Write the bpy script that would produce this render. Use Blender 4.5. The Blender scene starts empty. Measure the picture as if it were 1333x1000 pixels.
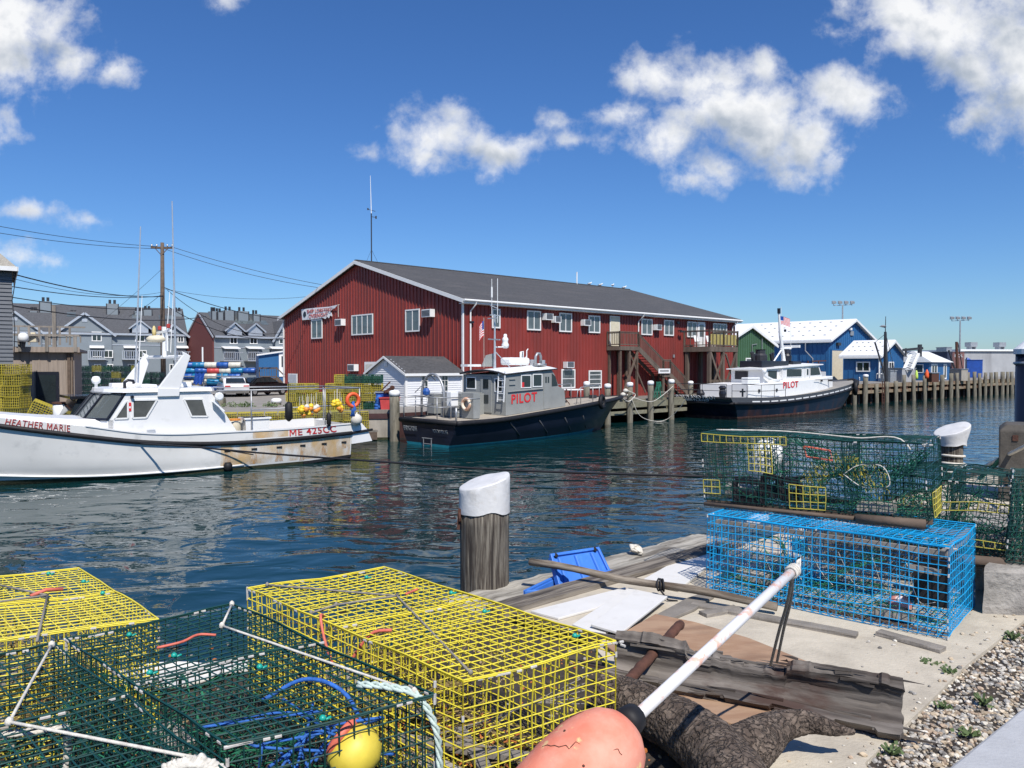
import bpy, bmesh, math, random
import numpy as np
from mathutils import Vector, Matrix, noise
R=math.radians
sc=bpy.context.scene
col=sc.collection
# ------------------------------------------------------------ camera
H=3.6; F=985.0; PX=666.5; PY=500.0; PIT=math.atan(24/F)
cam=bpy.data.cameras.new('camera'); cam.sensor_width=36; cam.lens=36*F/1333; cam.clip_start=.05; cam.clip_end=4000
co=bpy.data.objects.new('camera',cam); col.objects.link(co)
co.location=(0,0,H); co.rotation_euler=(R(90)-PIT,0,0); sc.camera=co
# ------------------------------------------------------------ sun + exposure
SUN_EL=R(52); SUN_AZ=R(17)      # sun behind the viewer, to the right
sd=Vector((math.sin(SUN_AZ)*math.cos(SUN_EL),-math.cos(SUN_AZ)*math.cos(SUN_EL),math.sin(SUN_EL)))
sl=bpy.data.lights.new('sun','SUN'); sl.energy=4.6; sl.angle=R(.5); sl.color=(1,.945,.87)
so=bpy.data.objects.new('sun',sl); col.objects.link(so); so.rotation_euler=(-sd).to_track_quat('-Z','Y').to_euler()
sc.view_settings.view_transform='Standard'; sc.view_settings.look='None'
sc.view_settings.exposure=0.25; sc.view_settings.gamma=1
sc.cycles.max_bounces=6; sc.cycles.transparent_max_bounces=16
sc.cycles.caustics_reflective=False; sc.cycles.caustics_refractive=False
try: sc.cycles.use_denoising=True
except Exception: pass
# ------------------------------------------------------------ world: sky + clouds by direction
w=bpy.data.worlds.new('World'); sc.world=w; w.use_nodes=True
nt=w.node_tree; nt.nodes.clear(); N=nt.nodes.new; LK=nt.links.new
out=N('ShaderNodeOutputWorld'); bg=N('ShaderNodeBackground'); LK(bg.outputs[0],out.inputs[0])
sky=N('ShaderNodeTexSky'); sky.sky_type='NISHITA'; sky.sun_disc=False
sky.sun_elevation=SUN_EL; sky.sun_rotation=math.pi-SUN_AZ
sky.altitude=0; sky.air_density=1.05; sky.dust_density=.25; sky.ozone_density=3.2
bg.inputs[1].default_value=.086
tc=N('ShaderNodeTexCoord'); sep=N('ShaderNodeSeparateXYZ'); LK(tc.outputs['Generated'],sep.inputs[0])
ALIGN=None
def M_(op,a,b=None,c=None,clamp=False):
    n=N('ShaderNodeMath'); n.operation=op; n.use_clamp=clamp
    for i,v in enumerate((a,b,c)):
        if v is None: continue
        if isinstance(v,(int,float)): n.inputs[i].default_value=v
        else: LK(v,n.inputs[i])
    return n.outputs[0]
yy=M_('MAXIMUM',sep.outputs[1],.05)
cu=M_('DIVIDE',sep.outputs[0],yy); cv=M_('DIVIDE',sep.outputs[2],yy)
cmb=N('ShaderNodeCombineXYZ'); LK(cu,cmb.inputs[0]); LK(cv,cmb.inputs[1])
CL=[(20,45,85,50),(-10,80,110,45),(90,85,45,28),(30,20,60,30),(-20,165,48,30),(10,180,16,14),
 (575,180,58,38),(560,205,50,22),(640,200,50,30),(690,188,35,14),(740,186,40,13),(720,163,25,9),(590,150,26,16),
 (850,100,48,24),(920,110,60,38),(960,145,85,48),(990,175,70,40),(870,175,45,32),(815,150,40,12),(1010,150,80,52),(1090,130,65,34),(1040,190,60,48),(1040,232,38,24),(930,215,40,24),(905,235,22,14),(985,95,40,22),(1135,125,28,20),
 (1170,25,50,50),(1240,40,85,60),(1320,60,90,90),(1290,150,50,42),(1340,140,70,50),(1170,60,40,30),(1260,90,70,40),
 (113,288,30,10),(40,275,28,7),(15,332,55,18),(75,338,14,6),(150,95,22,12),(300,3,22,10),(478,203,14,7),(1095,8,14,16),(1080,48,22,8),
 (1560,60,120,50),(1720,210,90,30),(-260,150,120,50),(-420,300,100,30),(400,-160,160,60),(900,-230,120,50)]
f=None
for (x,y,rx,ry) in CL:
    a=N('ShaderNodeVectorMath'); a.operation='MULTIPLY_ADD'; LK(cmb.outputs[0],a.inputs[0])
    u0=(x-666.5)/985; v0=(476-y)/985; iu=985/(rx*1.08); iv=985/(ry*1.06)
    a.inputs[1].default_value=(iu,iv,0); a.inputs[2].default_value=(-u0*iu,-v0*iv,0)
    l=N('ShaderNodeVectorMath'); l.operation='LENGTH'; LK(a.outputs[0],l.inputs[0])
    k=max(.25,min(1.0,math.sqrt(rx*ry)/45))     # small wisps are thinner
    g=M_('MULTIPLY_ADD',l.outputs['Value'],k,1.0-k) if k<1 else l.outputs['Value']
    f=g if f is None else M_('SMOOTH_MIN',f,g,.35)
def cnoise(vec,scale,detail,rough,dist=0,off=(0,0,0)):
    m=N('ShaderNodeVectorMath'); m.operation='ADD'; LK(vec,m.inputs[0]); m.inputs[1].default_value=off
    n=N('ShaderNodeTexNoise'); n.inputs['Scale'].default_value=scale; n.inputs['Detail'].default_value=detail
    n.inputs['Roughness'].default_value=rough; n.inputs['Distortion'].default_value=dist; LK(m.outputs[0],n.inputs['Vector']); return n.outputs['Fac']
n1=cnoise(cmb.outputs[0],17,12,.60,.10)
n1b=cnoise(cmb.outputs[0],17,6,.55,.10,(-.005,-.013,0)); n1c=cnoise(cmb.outputs[0],17,6,.55,.10)
n2=cnoise(cmb.outputs[0],7,3,.5)
def field(nn):
    d=M_('SUBTRACT',1.0,f)                       # >0 inside
    d=M_('MULTIPLY_ADD',nn,2.7,M_('SUBTRACT',d,1.26))
    return M_('MULTIPLY_ADD',n2,1.0,M_('SUBTRACT',d,.5))
d1=field(n1)
mr=N('ShaderNodeMapRange'); mr.interpolation_type='SMOOTHSTEP'; LK(d1,mr.inputs[0])
mr.inputs[1].default_value=-.14; mr.inputs[2].default_value=.95
up=N('ShaderNodeMapRange'); LK(sep.outputs[1],up.inputs[0]); up.inputs[1].default_value=.05; up.inputs[2].default_value=.2
mask=M_('MULTIPLY',mr.outputs[0],up.outputs[0])
# cloud brightness: thick middles lean grey, lit rims from noise slope
rel=M_('SUBTRACT',n1c,n1b)
br=M_('MULTIPLY_ADD',rel,-1.7,M_('MULTIPLY_ADD',cnoise(cmb.outputs[0],5.5,4,.5,0,(3.3,.02,0)),-1.5,1.50),clamp=True)
gs=None      # shaded bases of the thick clouds
for (x,y,rx,ry) in [(955,172,75,30),(1000,205,70,34),(930,200,50,22),(1290,150,60,45),(1240,95,80,30),(1330,40,60,30),(45,75,60,18),(620,210,60,14),(1320,170,50,40)]:
    a=N('ShaderNodeVectorMath'); a.operation='MULTIPLY_ADD'; LK(cmb.outputs[0],a.inputs[0]); u0=(x-666.5)/985; v0=(476-y)/985; iu=985/rx; iv=985/ry
    a.inputs[1].default_value=(iu,iv,0); a.inputs[2].default_value=(-u0*iu,-v0*iv,0)
    l=N('ShaderNodeVectorMath'); l.operation='LENGTH'; LK(a.outputs[0],l.inputs[0]); gs=l.outputs['Value'] if gs is None else M_('SMOOTH_MIN',gs,l.outputs['Value'],.4)
gm_=N('ShaderNodeMapRange'); gm_.interpolation_type='SMOOTHSTEP'; LK(M_('MULTIPLY_ADD',n1,1.6,M_('SUBTRACT',gs,.8)),gm_.inputs[0]); gm_.inputs[1].default_value=.3; gm_.inputs[2].default_value=1.5; gm_.inputs[3].default_value=.62; gm_.inputs[4].default_value=0
br=M_('SUBTRACT',M_('MULTIPLY_ADD',rel,-2.6,.93),gm_.outputs[0],clamp=True)
cr=N('ShaderNodeMix'); cr.data_type='RGBA'; LK(br,cr.inputs[0])
cr.inputs[6].default_value=(4.2,4.8,5.7,1); cr.inputs[7].default_value=(9.2,9.3,9.5,1)
skh=N('ShaderNodeHueSaturation'); LK(sky.outputs[0],skh.inputs['Color']); skh.inputs['Saturation'].default_value=1.12; skh.inputs['Value'].default_value=1.0
skm=N('ShaderNodeMix'); skm.data_type='RGBA'; skm.blend_type='MULTIPLY'; skm.inputs[0].default_value=1; LK(skh.outputs[0],skm.inputs[6]); skm.inputs[7].default_value=(.60,.84,1.18,1)
mx=N('ShaderNodeMix'); mx.data_type='RGBA'; LK(mask,mx.inputs[0]); LK(skm.outputs[2],mx.inputs[6]); LK(cr.outputs[2],mx.inputs[7])
LK(mx.outputs[2],bg.inputs[0])
# ------------------------------------------------------------ geometry of the view: where pixels meet real planes
def ray(px,py):
    a=(px-PX)/F; b=(PY-py)/F; c,s=math.cos(PIT),math.sin(PIT)
    y=c+b*s; z=-s+b*c
    return (a/y,1.0,z/y)
def at(px,py,Y):
    r=ray(px,py); return Vector((r[0]*Y,Y,H+r[2]*Y))
def atz(px,py,z):
    r=ray(px,py); t=(z-H)/r[2]; return Vector((r[0]*t,t,z))
class Fr:
    def __init__(s,o,ux):
        n=math.hypot(*ux); s.o=tuple(o); s.u=(ux[0]/n,ux[1]/n); s.v=(-s.u[1],s.u[0]); s.rz=math.atan2(ux[1],ux[0])
    def L(s,p):
        dx,dy=p[0]-s.o[0],p[1]-s.o[1]
        return (dx*s.u[0]+dy*s.u[1],dx*s.v[0]+dy*s.v[1],p[2]-s.o[2])
    def W(s,x,y,z): return Vector((s.o[0]+x*s.u[0]+y*s.v[0],s.o[1]+x*s.u[1]+y*s.v[1],s.o[2]+z))
    def hy(s,px,py,b=0):
        r=ray(px,py); den=r[0]*s.v[0]+r[1]*s.v[1]
        t=(b+s.o[0]*s.v[0]+s.o[1]*s.v[1])/den
        q=s.L((r[0]*t,r[1]*t,H+r[2]*t)); return (q[0],q[2])
    def hx(s,px,py,a=0):
        r=ray(px,py); den=r[0]*s.u[0]+r[1]*s.u[1]
        t=(a+s.o[0]*s.u[0]+s.o[1]*s.u[1])/den
        q=s.L((r[0]*t,r[1]*t,H+r[2]*t)); return (q[1],q[2])
    def hz(s,px,py,z):
        q=s.L(atz(px,py,z+s.o[2])); return (q[0],q[1])
# ------------------------------------------------------------ mesh builder
class MB:
    def __init__(s): s.v=[]; s.f=[]; s.m=[]
    def add(s,vs,fs,m=0):
        b=len(s.v); s.v+= [tuple(q) for q in vs]
        for q in fs: s.f.append(tuple(b+i for i in q)); s.m.append(m)
    def box(s,x0,x1,y0,y1,z0,z1,m=0):
        if x0>x1:x0,x1=x1,x0
        if y0>y1:y0,y1=y1,y0
        if z0>z1:z0,z1=z1,z0
        s.add([(x0,y0,z0),(x1,y0,z0),(x1,y1,z0),(x0,y1,z0),(x0,y0,z1),(x1,y0,z1),(x1,y1,z1),(x0,y1,z1)],
              [(0,3,2,1),(4,5,6,7),(0,1,5,4),(1,2,6,5),(2,3,7,6),(3,0,4,7)],m)
        return s
    def hexa(s,p,m=0):  # 4 bottom, 4 top
        s.add(p,[(0,3,2,1),(4,5,6,7),(0,1,5,4),(1,2,6,5),(2,3,7,6),(3,0,4,7)],m); return s
    def beam(s,p0,p1,w,h,up=(0,0,1),m=0):
        p0=Vector(p0);p1=Vector(p1);d=(p1-p0).normalized(); up=Vector(up)
        if abs(d.dot(up))>.98: up=Vector((1,0,0))
        a=d.cross(up).normalized()*w/2; b=a.cross(d).normalized()*h/2
        s.hexa([p0-a-b,p0+a-b,p1+a-b,p1-a-b,p0-a+b,p0+a+b,p1+a+b,p1-a+b],m); return s
    def tube(s,pts,r,n=8,m=0,cap=True,closed=False):
        pts=[Vector(p) for p in pts]; k=len(pts)
        rr=r if isinstance(r,(list,tuple)) else [r]*k
        rings=[]; prev=None
        for i,p in enumerate(pts):
            if closed: t=pts[(i+1)%k]-pts[i-1]
            else: t=pts[min(i+1,k-1)]-pts[max(i-1,0)]
            t=t.normalized() if t.length>1e-9 else Vector((0,0,1))
            if prev is None:
                a=t.cross(Vector((0,0,1)));
                if a.length<.05: a=t.cross(Vector((1,0,0)))
                a.normalize()
            else:
                a=prev-t*prev.dot(t)
                if a.length<1e-6: a=t.orthogonal()
                a.normalize()
            prev=a; b=t.cross(a)
            rings.append([p+(a*math.cos(2*math.pi*(j+.5)/n)+b*math.sin(2*math.pi*(j+.5)/n))*rr[i] for j in range(n)])
        s.rings(rings,m,cap and not closed,closed); return s
    def rings(s,rings,m=0,cap=True,closed=False,open_=False):
        n=len(rings[0]); k=len(rings); vs=[q for r in rings for q in r]; fs=[]
        for i in range(k if closed else k-1):
            i2=(i+1)%k
            for j in range(n-1 if open_ else n):
                j2=(j+1)%n
                fs.append((i*n+j,i*n+j2,i2*n+j2,i2*n+j))
        if cap: fs+= [tuple(reversed(range(n))),tuple(range((k-1)*n,k*n))]
        s.add(vs,fs,m); return s
    def lathe(s,c,prof,n=16,m=0,axis=(0,0,1),cap=True):
        c=Vector(c); q=Vector((0,0,1)).rotation_difference(Vector(axis).normalized())
        rings=[[c+q@Vector((r*math.cos(2*math.pi*j/n),r*math.sin(2*math.pi*j/n),z)) for j in range(n)] for r,z in prof]
        s.rings(rings,m,cap); return s
    def cyl(s,p0,p1,r,n=10,m=0): return s.tube([p0,p1],r,n,m)
    def prism(s,poly,f0,f1,m=0):   # poly list of 2d, f0/f1 map 2d->3d
        n=len(poly); vs=[f0(*p) for p in poly]+[f1(*p) for p in poly]
        s.add(vs,[tuple(range(n)),tuple(reversed(range(n,2*n)))]+[(i,i+n,(i+1)%n+n,(i+1)%n) for i in range(n)],m); return s
    def build(s,name,mats,parent=None,smooth=False,recalc=True,bevel=0):
        me=bpy.data.meshes.new(name); me.from_pydata(s.v,[],s.f)
        if not isinstance(mats,(list,tuple)): mats=[mats]
        for q in mats: me.materials.append(q)
        if len(mats)>1: me.polygons.foreach_set('material_index',s.m)
        if recalc or bevel:
            bm=bmesh.new(); bm.from_mesh(me)
            if recalc: bmesh.ops.recalc_face_normals(bm,faces=bm.faces)
            bm.to_mesh(me); bm.free()
        if smooth: me.polygons.foreach_set('use_smooth',[True]*len(me.polygons))
        me.update()
        o=bpy.data.objects.new(name,me); col.objects.link(o)
        if parent: o.parent=parent
        if bevel:
            b=o.modifiers.new('bevel','BEVEL'); b.width=bevel; b.segments=2; b.limit_method='ANGLE'
        return o
def aligned(b,name,mats,p0,p1,smooth=False,parent=None):
    """link the builder's world-space mesh with its own axes along p0->p1, so grain runs along the piece"""
    p0=Vector(p0);p1=Vector(p1); d=(p1-p0).normalized(); a=Vector((0,0,1)).cross(d).normalized(); u=d.cross(a)
    mw=Matrix((d,a,u)).transposed().to_4x4(); mw.translation=p0; inv=mw.inverted()
    b.v=[tuple(inv@Vector(q)) for q in b.v]; o=b.build(name,mats,None,smooth)
    if parent: o.parent=parent
    o.matrix_world=mw if not parent else mw
    return o
def tag(o,label,cat,group=None,kind=None):
    if label: o['label']=label
    if cat: o['category']=cat
    if group: o['group']=group
    if kind: o['kind']=kind
    return o
def thing(name,label,cat,fr=None,loc=(0,0,0),rz=0,group=None):
    o=bpy.data.objects.new(name,None); col.objects.link(o); o.empty_display_size=.2
    if fr: o.location=fr.o; o.rotation_euler=(0,0,fr.rz)
    else: o.location=loc; o.rotation_euler=(0,0,rz)
    return tag(o,label,cat,group)
def struct(o): o['kind']='structure'; return o
def kids(o): return [c for c in bpy.data.objects if c.parent==o]
def copy_tree(o,label=None,parent=None,loc=None,rz=None):
    c=o.copy(); col.objects.link(c); c.parent=parent
    if label: c['label']=label
    if loc is not None: c.location=loc
    if rz is not None: c.rotation_euler=rz if isinstance(rz,(tuple,list)) else (0,0,rz)
    for k in KID.get(o.name,kids(o)): copy_tree(k,None,c)
    return c
KID={}
ORD=['first','second','third','fourth','fifth','sixth','seventh','eighth','ninth','tenth','eleventh','twelfth','thirteenth','fourteenth','fifteenth','sixteenth','seventeenth','eighteenth','nineteenth','twentieth','twenty-first','twenty-second','twenty-third','twenty-fourth']
# ------------------------------------------------------------ materials
def mat(name,c,rough=.6,metal=0,var=.12,scale=4,bump=0,bscale=None,stretch=(1,1,1),c2=None,lo=.4,hi=.6,spec=.5,detail=6,coat=0,coord='Object',c3=None,lo3=.6,hi3=.7,scale3=2,stretch3=None,island=0):
    m=bpy.data.materials.new(name); m.use_nodes=True; t=m.node_tree; b=t.nodes['Principled BSDF']
    n=t.nodes.new; l=t.links.new
    b.inputs['Roughness'].default_value=rough; b.inputs['Metallic'].default_value=metal
    b.inputs['Specular IOR Level'].default_value=spec; b.inputs['Coat Weight'].default_value=coat
    tcn=n('ShaderNodeTexCoord')
    def nz(sc_,st,dt=detail,off=0):
        mp=n('ShaderNodeMapping'); mp.inputs['Scale'].default_value=st; mp.inputs['Location'].default_value=(off,off*1.3,off*.7); l(tcn.outputs[coord],mp.inputs[0])
        q=n('ShaderNodeTexNoise'); q.inputs['Scale'].default_value=sc_; q.inputs['Detail'].default_value=dt; q.inputs['Roughness'].default_value=.6
        l(mp.outputs[0],q.inputs['Vector']); return q.outputs['Fac']
    if c2 is None:
        A=tuple(x*(1-var) for x in c)+(1,); B=tuple(min(1,x*(1+var)) for x in c)+(1,)
        lo_,hi_=.3,.7
    else: A=tuple(c)+(1,); B=tuple(c2)+(1,); lo_,hi_=lo,hi
    f=nz(scale,stretch)
    r=n('ShaderNodeMapRange'); l(f,r.inputs[0]); r.inputs[1].default_value=lo_; r.inputs[2].default_value=hi_
    x=n('ShaderNodeMix'); x.data_type='RGBA'; l(r.outputs[0],x.inputs[0]); x.inputs[6].default_value=A; x.inputs[7].default_value=B
    o=x.outputs[2]
    if c3:
        f3=nz(scale3,stretch3 or stretch,8,5.3)
        r3=n('ShaderNodeMapRange'); l(f3,r3.inputs[0]); r3.inputs[1].default_value=lo3; r3.inputs[2].default_value=hi3
        x3=n('ShaderNodeMix'); x3.data_type='RGBA'; l(r3.outputs[0],x3.inputs[0]); l(o,x3.inputs[6]); x3.inputs[7].default_value=tuple(c3)+(1,)
        o=x3.outputs[2]
    if island:
        g=n('ShaderNodeNewGeometry'); hs=n('ShaderNodeHueSaturation'); l(o,hs.inputs['Color'])
        mm=n('ShaderNodeMapRange'); l(g.outputs['Random Per Island'],mm.inputs[0]); mm.inputs[3].default_value=1-island; mm.inputs[4].default_value=1+island
        l(mm.outputs[0],hs.inputs['Value']); o=hs.outputs[0]
    l(o,b.inputs['Base Color'])
    if bump:
        bp=n('ShaderNodeBump'); bp.inputs['Strength'].default_value=1; bp.inputs['Distance'].default_value=bump
        l(nz(bscale or scale*3,stretch,8,2.1),bp.inputs['Height']); l(bp.outputs[0],b.inputs['Normal'])
    return m
M={}
def D(k,*a,**q): M[k]=mat(k,*a,**q); return M[k]
D('white_paint',(.78,.78,.77),.45,var=.04,c3=(.5,.49,.46),lo3=.62,hi3=.85,scale3=3)
D('white_trim',(.76,.76,.74),.5,var=.05)
D('gel_white',(.74,.74,.73),.25,var=.03,scale=1.5,c3=(.55,.55,.52),lo3=.6,hi3=.9,scale3=2.5)
D('hull_white',(.70,.695,.665),.28,var=.04,scale=1.2,c3=(.42,.43,.42),lo3=.56,hi3=.85,scale3=1.6)
D('rust_stain',(.55,.28,.08),.6,var=.3,scale=6,stretch=(1,1,.3))
D('red_siding',(.245,.040,.032),.5,var=.10,scale=.8,c3=(.15,.038,.032),lo3=.42,hi3=.72,scale3=.9,stretch3=(1,1,.12),spec=.4)
D('red_letter',(.62,.03,.035),.5,var=.12,scale=8)
D('maroon_letter',(.42,.05,.04),.5,var=.1,scale=8)
D('shingle',(.062,.062,.064),.9,var=.45,scale=9,stretch=(.5,1.6,1),bump=.008,bscale=40,c3=(.095,.09,.088),lo3=.5,hi3=.8,scale3=.7)
D('metal_white',(.8,.81,.8),.35,var=.03,c3=(.6,.58,.52),lo3=.6,hi3=.9,scale3=.6)
D('aluminium',(.62,.63,.64),.35,.6,var=.1)
D('galv',(.38,.39,.4),.45,.5,var=.15,scale=6)
D('steel_dark',(.05,.05,.055),.45,.4,var=.2)
D('black_rubber',(.014,.014,.016),.6,var=.3,scale=9,spec=.3)
D('black_paint',(.014,.016,.024),.35,var=.2,scale=2,spec=.4)
D('navy_hull',(.009,.012,.024),.3,var=.2,scale=1.2,c3=(.02,.025,.045),lo3=.5,hi3=.9,scale3=.6)
D('navy_rusty',(.010,.017,.032),.4,c2=(.10,.035,.018),lo=.52,hi=.74,scale=1.1,stretch=(1,1,.25),c3=(.018,.028,.05),lo3=.5,hi3=.7,scale3=2.5)
D('hull_grey',(.06,.063,.07),.5,var=.12)
D('teal_stripe',(.012,.17,.23),.5,var=.2,scale=3)
D('boot_red',(.12,.05,.038),.7,var=.4,scale=2,c3=(.30,.19,.13),lo3=.5,hi3=.7,scale3=3)
D('boot_dark',(.05,.02,.02),.7,var=.3,scale=3)
D('weed_line',(.03,.035,.015),.9,var=.5,scale=9,bump=.02)
D('boat_grey',(.27,.28,.27),.55,var=.07,scale=2,c3=(.2,.205,.2),lo3=.55,hi3=.8,scale3=1.3)
D('deck_grey',(.27,.255,.225),.8,var=.14,scale=2.5)
D('deck_tan',(.36,.32,.26),.85,var=.14,scale=2.5)
D('glass',(.02,.028,.032),.06,var=.4,scale=.6,spec=.9)
D('glass_light',(.10,.12,.125),.08,var=.4,scale=.8,spec=.9)
D('timber_grey',(.21,.19,.165),.85,var=.3,scale=5,stretch=(1,1,.15),bump=.01,bscale=14,island=.14)
D('timber_dark',(.115,.09,.07),.85,var=.3,scale=5,stretch=(1,1,.15),bump=.006,bscale=14,island=.2)
D('timber_brown',(.105,.075,.055),.85,var=.3,scale=5,bump=.006,island=.18)
D('timber_green',(.19,.18,.125),.88,var=.25,scale=5,bump=.006,island=.16)
D('stair_red',(.2,.045,.035),.8,var=.3)
D('concrete_old',(.34,.31,.265),.9,var=.16,scale=2,bump=.01,bscale=20,c3=(.2,.18,.15),lo3=.5,hi3=.7,scale3=1.2,stretch3=(1,1,.4))
D('asphalt',(.16,.155,.145),.95,var=.18,scale=3,bump=.01,bscale=30)
D('condo_grey',(.20,.235,.26),.75,var=.05,scale=1)
D('condo_brick',(.14,.038,.034),.85,var=.18,scale=9)
D('condo_roof',(.075,.078,.085),.9,var=.25,scale=5)
D('clad_dark',(.10,.11,.125),.6,var=.08)
D('clad_wood',(.29,.24,.20),.85,var=.18,scale=3,stretch=(3,3,.3))
D('blue_wall',(.022,.115,.28),.5,var=.08,scale=1)
D('blue_wall_pale',(.09,.19,.32),.5,var=.08,scale=1)
D('green_wall',(.05,.115,.055),.5,var=.08,scale=1)
D('brown_container',(.26,.13,.115),.6,var=.1)
D('dark_container',(.035,.045,.085),.6,var=.15)
D('blue_plastic',(.045,.18,.60),.5,var=.08,scale=6,c3=(.08,.25,.66),lo3=.55,hi3=.8,scale3=14)
D('blue_tarp',(.015,.07,.33),.45,var=.2,scale=2)
D('wharf_pile',(.13,.115,.085),.88,c2=(.24,.22,.17),scale=9,stretch=(1,1,.12),lo=.35,hi=.65,c3=(.05,.05,.03),lo3=.55,hi3=.7,scale3=3,stretch3=(1,1,.4))
D('wharf_beam',(.25,.19,.125),.88,c2=(.17,.075,.04),scale=2.2,lo=.5,hi=.66,c3=(.30,.29,.20),lo3=.5,hi3=.7,scale3=1.1)
D('drum_blue',(.02,.09,.33),.4,var=.2)
D('drum_teal',(.012,.17,.34),.4,var=.2)
D('drum_white',(.6,.58,.5),.5,var=.1)
D('drum_red',(.5,.06,.06),.5,var=.15)
D('yellow_buoy',(.78,.55,.03),.5,var=.1)
D('orange_ring',(.75,.11,.03),.5,var=.1)
D('ring_faded',(.62,.36,.24),.6,c2=(.75,.68,.55),scale=5,lo=.45,hi=.6)
D('bulk_grey',(.36,.37,.38),.8,var=.12,scale=.5,c3=(.24,.24,.25),lo3=.5,hi3=.7,scale3=.6,stretch3=(1,1,.12))
D('rust_brown',(.085,.035,.022),.85,var=.4,scale=12,bump=.006,bscale=50)
D('hivis',(.55,.75,.12),.6); D('hiorange',(.85,.12,.03),.6)
D('yellow_decking',(.36,.30,.10),.7,var=.15)
D('rope_white',(.6,.57,.5),.9,var=.25,scale=60,bump=.002,bscale=200)
D('rope_black',(.012,.012,.015),.7,var=.3,scale=30)
D('rope_green',(.012,.13,.085),.85,var=.3,scale=30)
D('rope_blue',(.025,.12,.42),.85,var=.35,scale=60,bump=.002,bscale=220)
D('wire_black',(.015,.015,.017),.6)
D('radome',(.78,.78,.77),.4,var=.03)
D('cream',(.62,.56,.42),.6,var=.1)
D('crate_dark',(.035,.045,.065),.8,var=.4,scale=4)
D('car_white',(.72,.73,.74),.25,var=.02,coat=.6); D('car_black',(.012,.013,.016),.25,coat=.6)
D('tail_red',(.45,.02,.02),.3)
# helpers for panels in a wall frame: m(a,out,z)
def ymap(b=0,s=-1): return lambda a,o,z:(a,b+s*o,z)
def xmap(b=0,s=-1): return lambda a,o,z:(b+s*o,a,z)
def wbox(mb,m,a0,a1,o0,o1,z0,z1,k=0):
    p=m(a0,o0,z0); q=m(a1,o1,z1); mb.box(p[0],q[0],p[1],q[1],p[2],q[2],k); return mb
def window(par,m,a0,a1,z0,z1,mull=1,rows=0,fw=.09,proud=.06,fm='white_trim',gm='glass',name='window'):
    if a0>a1:a0,a1=a1,a0
    if z0>z1:z0,z1=z1,z0
    b=MB()
    wbox(b,m,a0,a0+fw,.0,proud,z0,z1); wbox(b,m,a1-fw,a1,.0,proud,z0,z1)
    wbox(b,m,a0+fw,a1-fw,.0,proud-.003,z1-fw,z1); wbox(b,m,a0+fw,a1-fw,.0,proud-.003,z0,z0+fw)
    for i in range(mull):
        c=a0+(a1-a0)*(i+1)/(mull+1); wbox(b,m,c-fw*.35,c+fw*.35,0,proud-.006,z0+fw,z1-fw)
    for i in range(rows):
        c=z0+(z1-z0)*(i+1)/(rows+1); wbox(b,m,a0+fw,a1-fw,0,proud-.012,c-fw*.25,c+fw*.25)
    o=b.build(name,M[fm],par)
    p=MB(); wbox(p,m,a0+fw,a1-fw,0,proud*.45,z0+fw,z1-fw); p.build('pane',M[gm],o)
    return o
def text_mesh(s,font_space=1.0,off=.002):
    c=bpy.data.curves.new('t','FONT'); c.body=s; c.size=1; c.space_character=font_space; c.fill_mode='BOTH'; c.extrude=.02; c.offset=off
    o=bpy.data.objects.new('t',c); col.objects.link(o)
    dg=bpy.context.evaluated_depsgraph_get(); me=bpy.data.meshes.new_from_object(o.evaluated_get(dg))
    bpy.data.objects.remove(o); bpy.data.curves.remove(c)
    bm=bmesh.new(); bm.from_mesh(me)
    bmesh.ops.remove_doubles(bm,verts=bm.verts,dist=1e-5)
    if 'M' in s:     # the built-in font fills M wrongly: rebuild that glyph from four strokes in the same box
        isl=[]; seen=set()
        for v in bm.verts:
            if v in seen: continue
            st=[v]; g=[]; seen.add(v)
            while st:
                q=st.pop(); g.append(q)
                for e in q.link_edges:
                    o2=e.other_vert(q)
                    if o2 not in seen: seen.add(o2); st.append(o2)
            isl.append(g)
        isl.sort(key=lambda g:min(q.co.x for q in g)); ch=[c_ for c_ in s if c_!=' ']
        if len(ch)==len(isl):
            dele=[]; quads=[]
            for c_,g in zip(ch,isl):
                if c_!='M': continue
                x0=min(q.co.x for q in g); x1=max(q.co.x for q in g); y0=min(q.co.y for q in g); y1=max(q.co.y for q in g); z0=min(q.co.z for q in g); z1=max(q.co.z for q in g); w_=(x1-x0); t_=w_*.17; xm=(x0+x1)/2; ym=y0+(y1-y0)*.12
                dele+=g
                quads+=[([(x0,y0),(x0+t_,y0),(x0+t_,y1),(x0,y1)],z0,z1),([(x1-t_,y0),(x1,y0),(x1,y1),(x1-t_,y1)],z0,z1),
                        ([(x0+t_,y1),(x0+t_,y1-(y1-y0)*.30),(xm,ym),(xm,ym+(y1-y0)*.30)],z0,z1),([(xm,ym+(y1-y0)*.30),(xm,ym),(x1-t_,y1-(y1-y0)*.30),(x1-t_,y1)],z0,z1)]
            bmesh.ops.delete(bm,geom=dele,context='VERTS')
            for P_,z0,z1 in quads:
                vb=[bm.verts.new((x,y,z0)) for x,y in P_]; vt=[bm.verts.new((x,y,z1)) for x,y in P_]
                bm.faces.new(vb[::-1]); bm.faces.new(vt)
                for k in range(4): bm.faces.new((vb[k],vb[(k+1)%4],vt[(k+1)%4],vt[k]))
        else: print('GLYPHS',s,len(ch),len(isl))
    bmesh.ops.triangulate(bm,faces=bm.faces); bmesh.ops.recalc_face_normals(bm,faces=bm.faces); bm.to_mesh(me); bm.free(); return me
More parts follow.
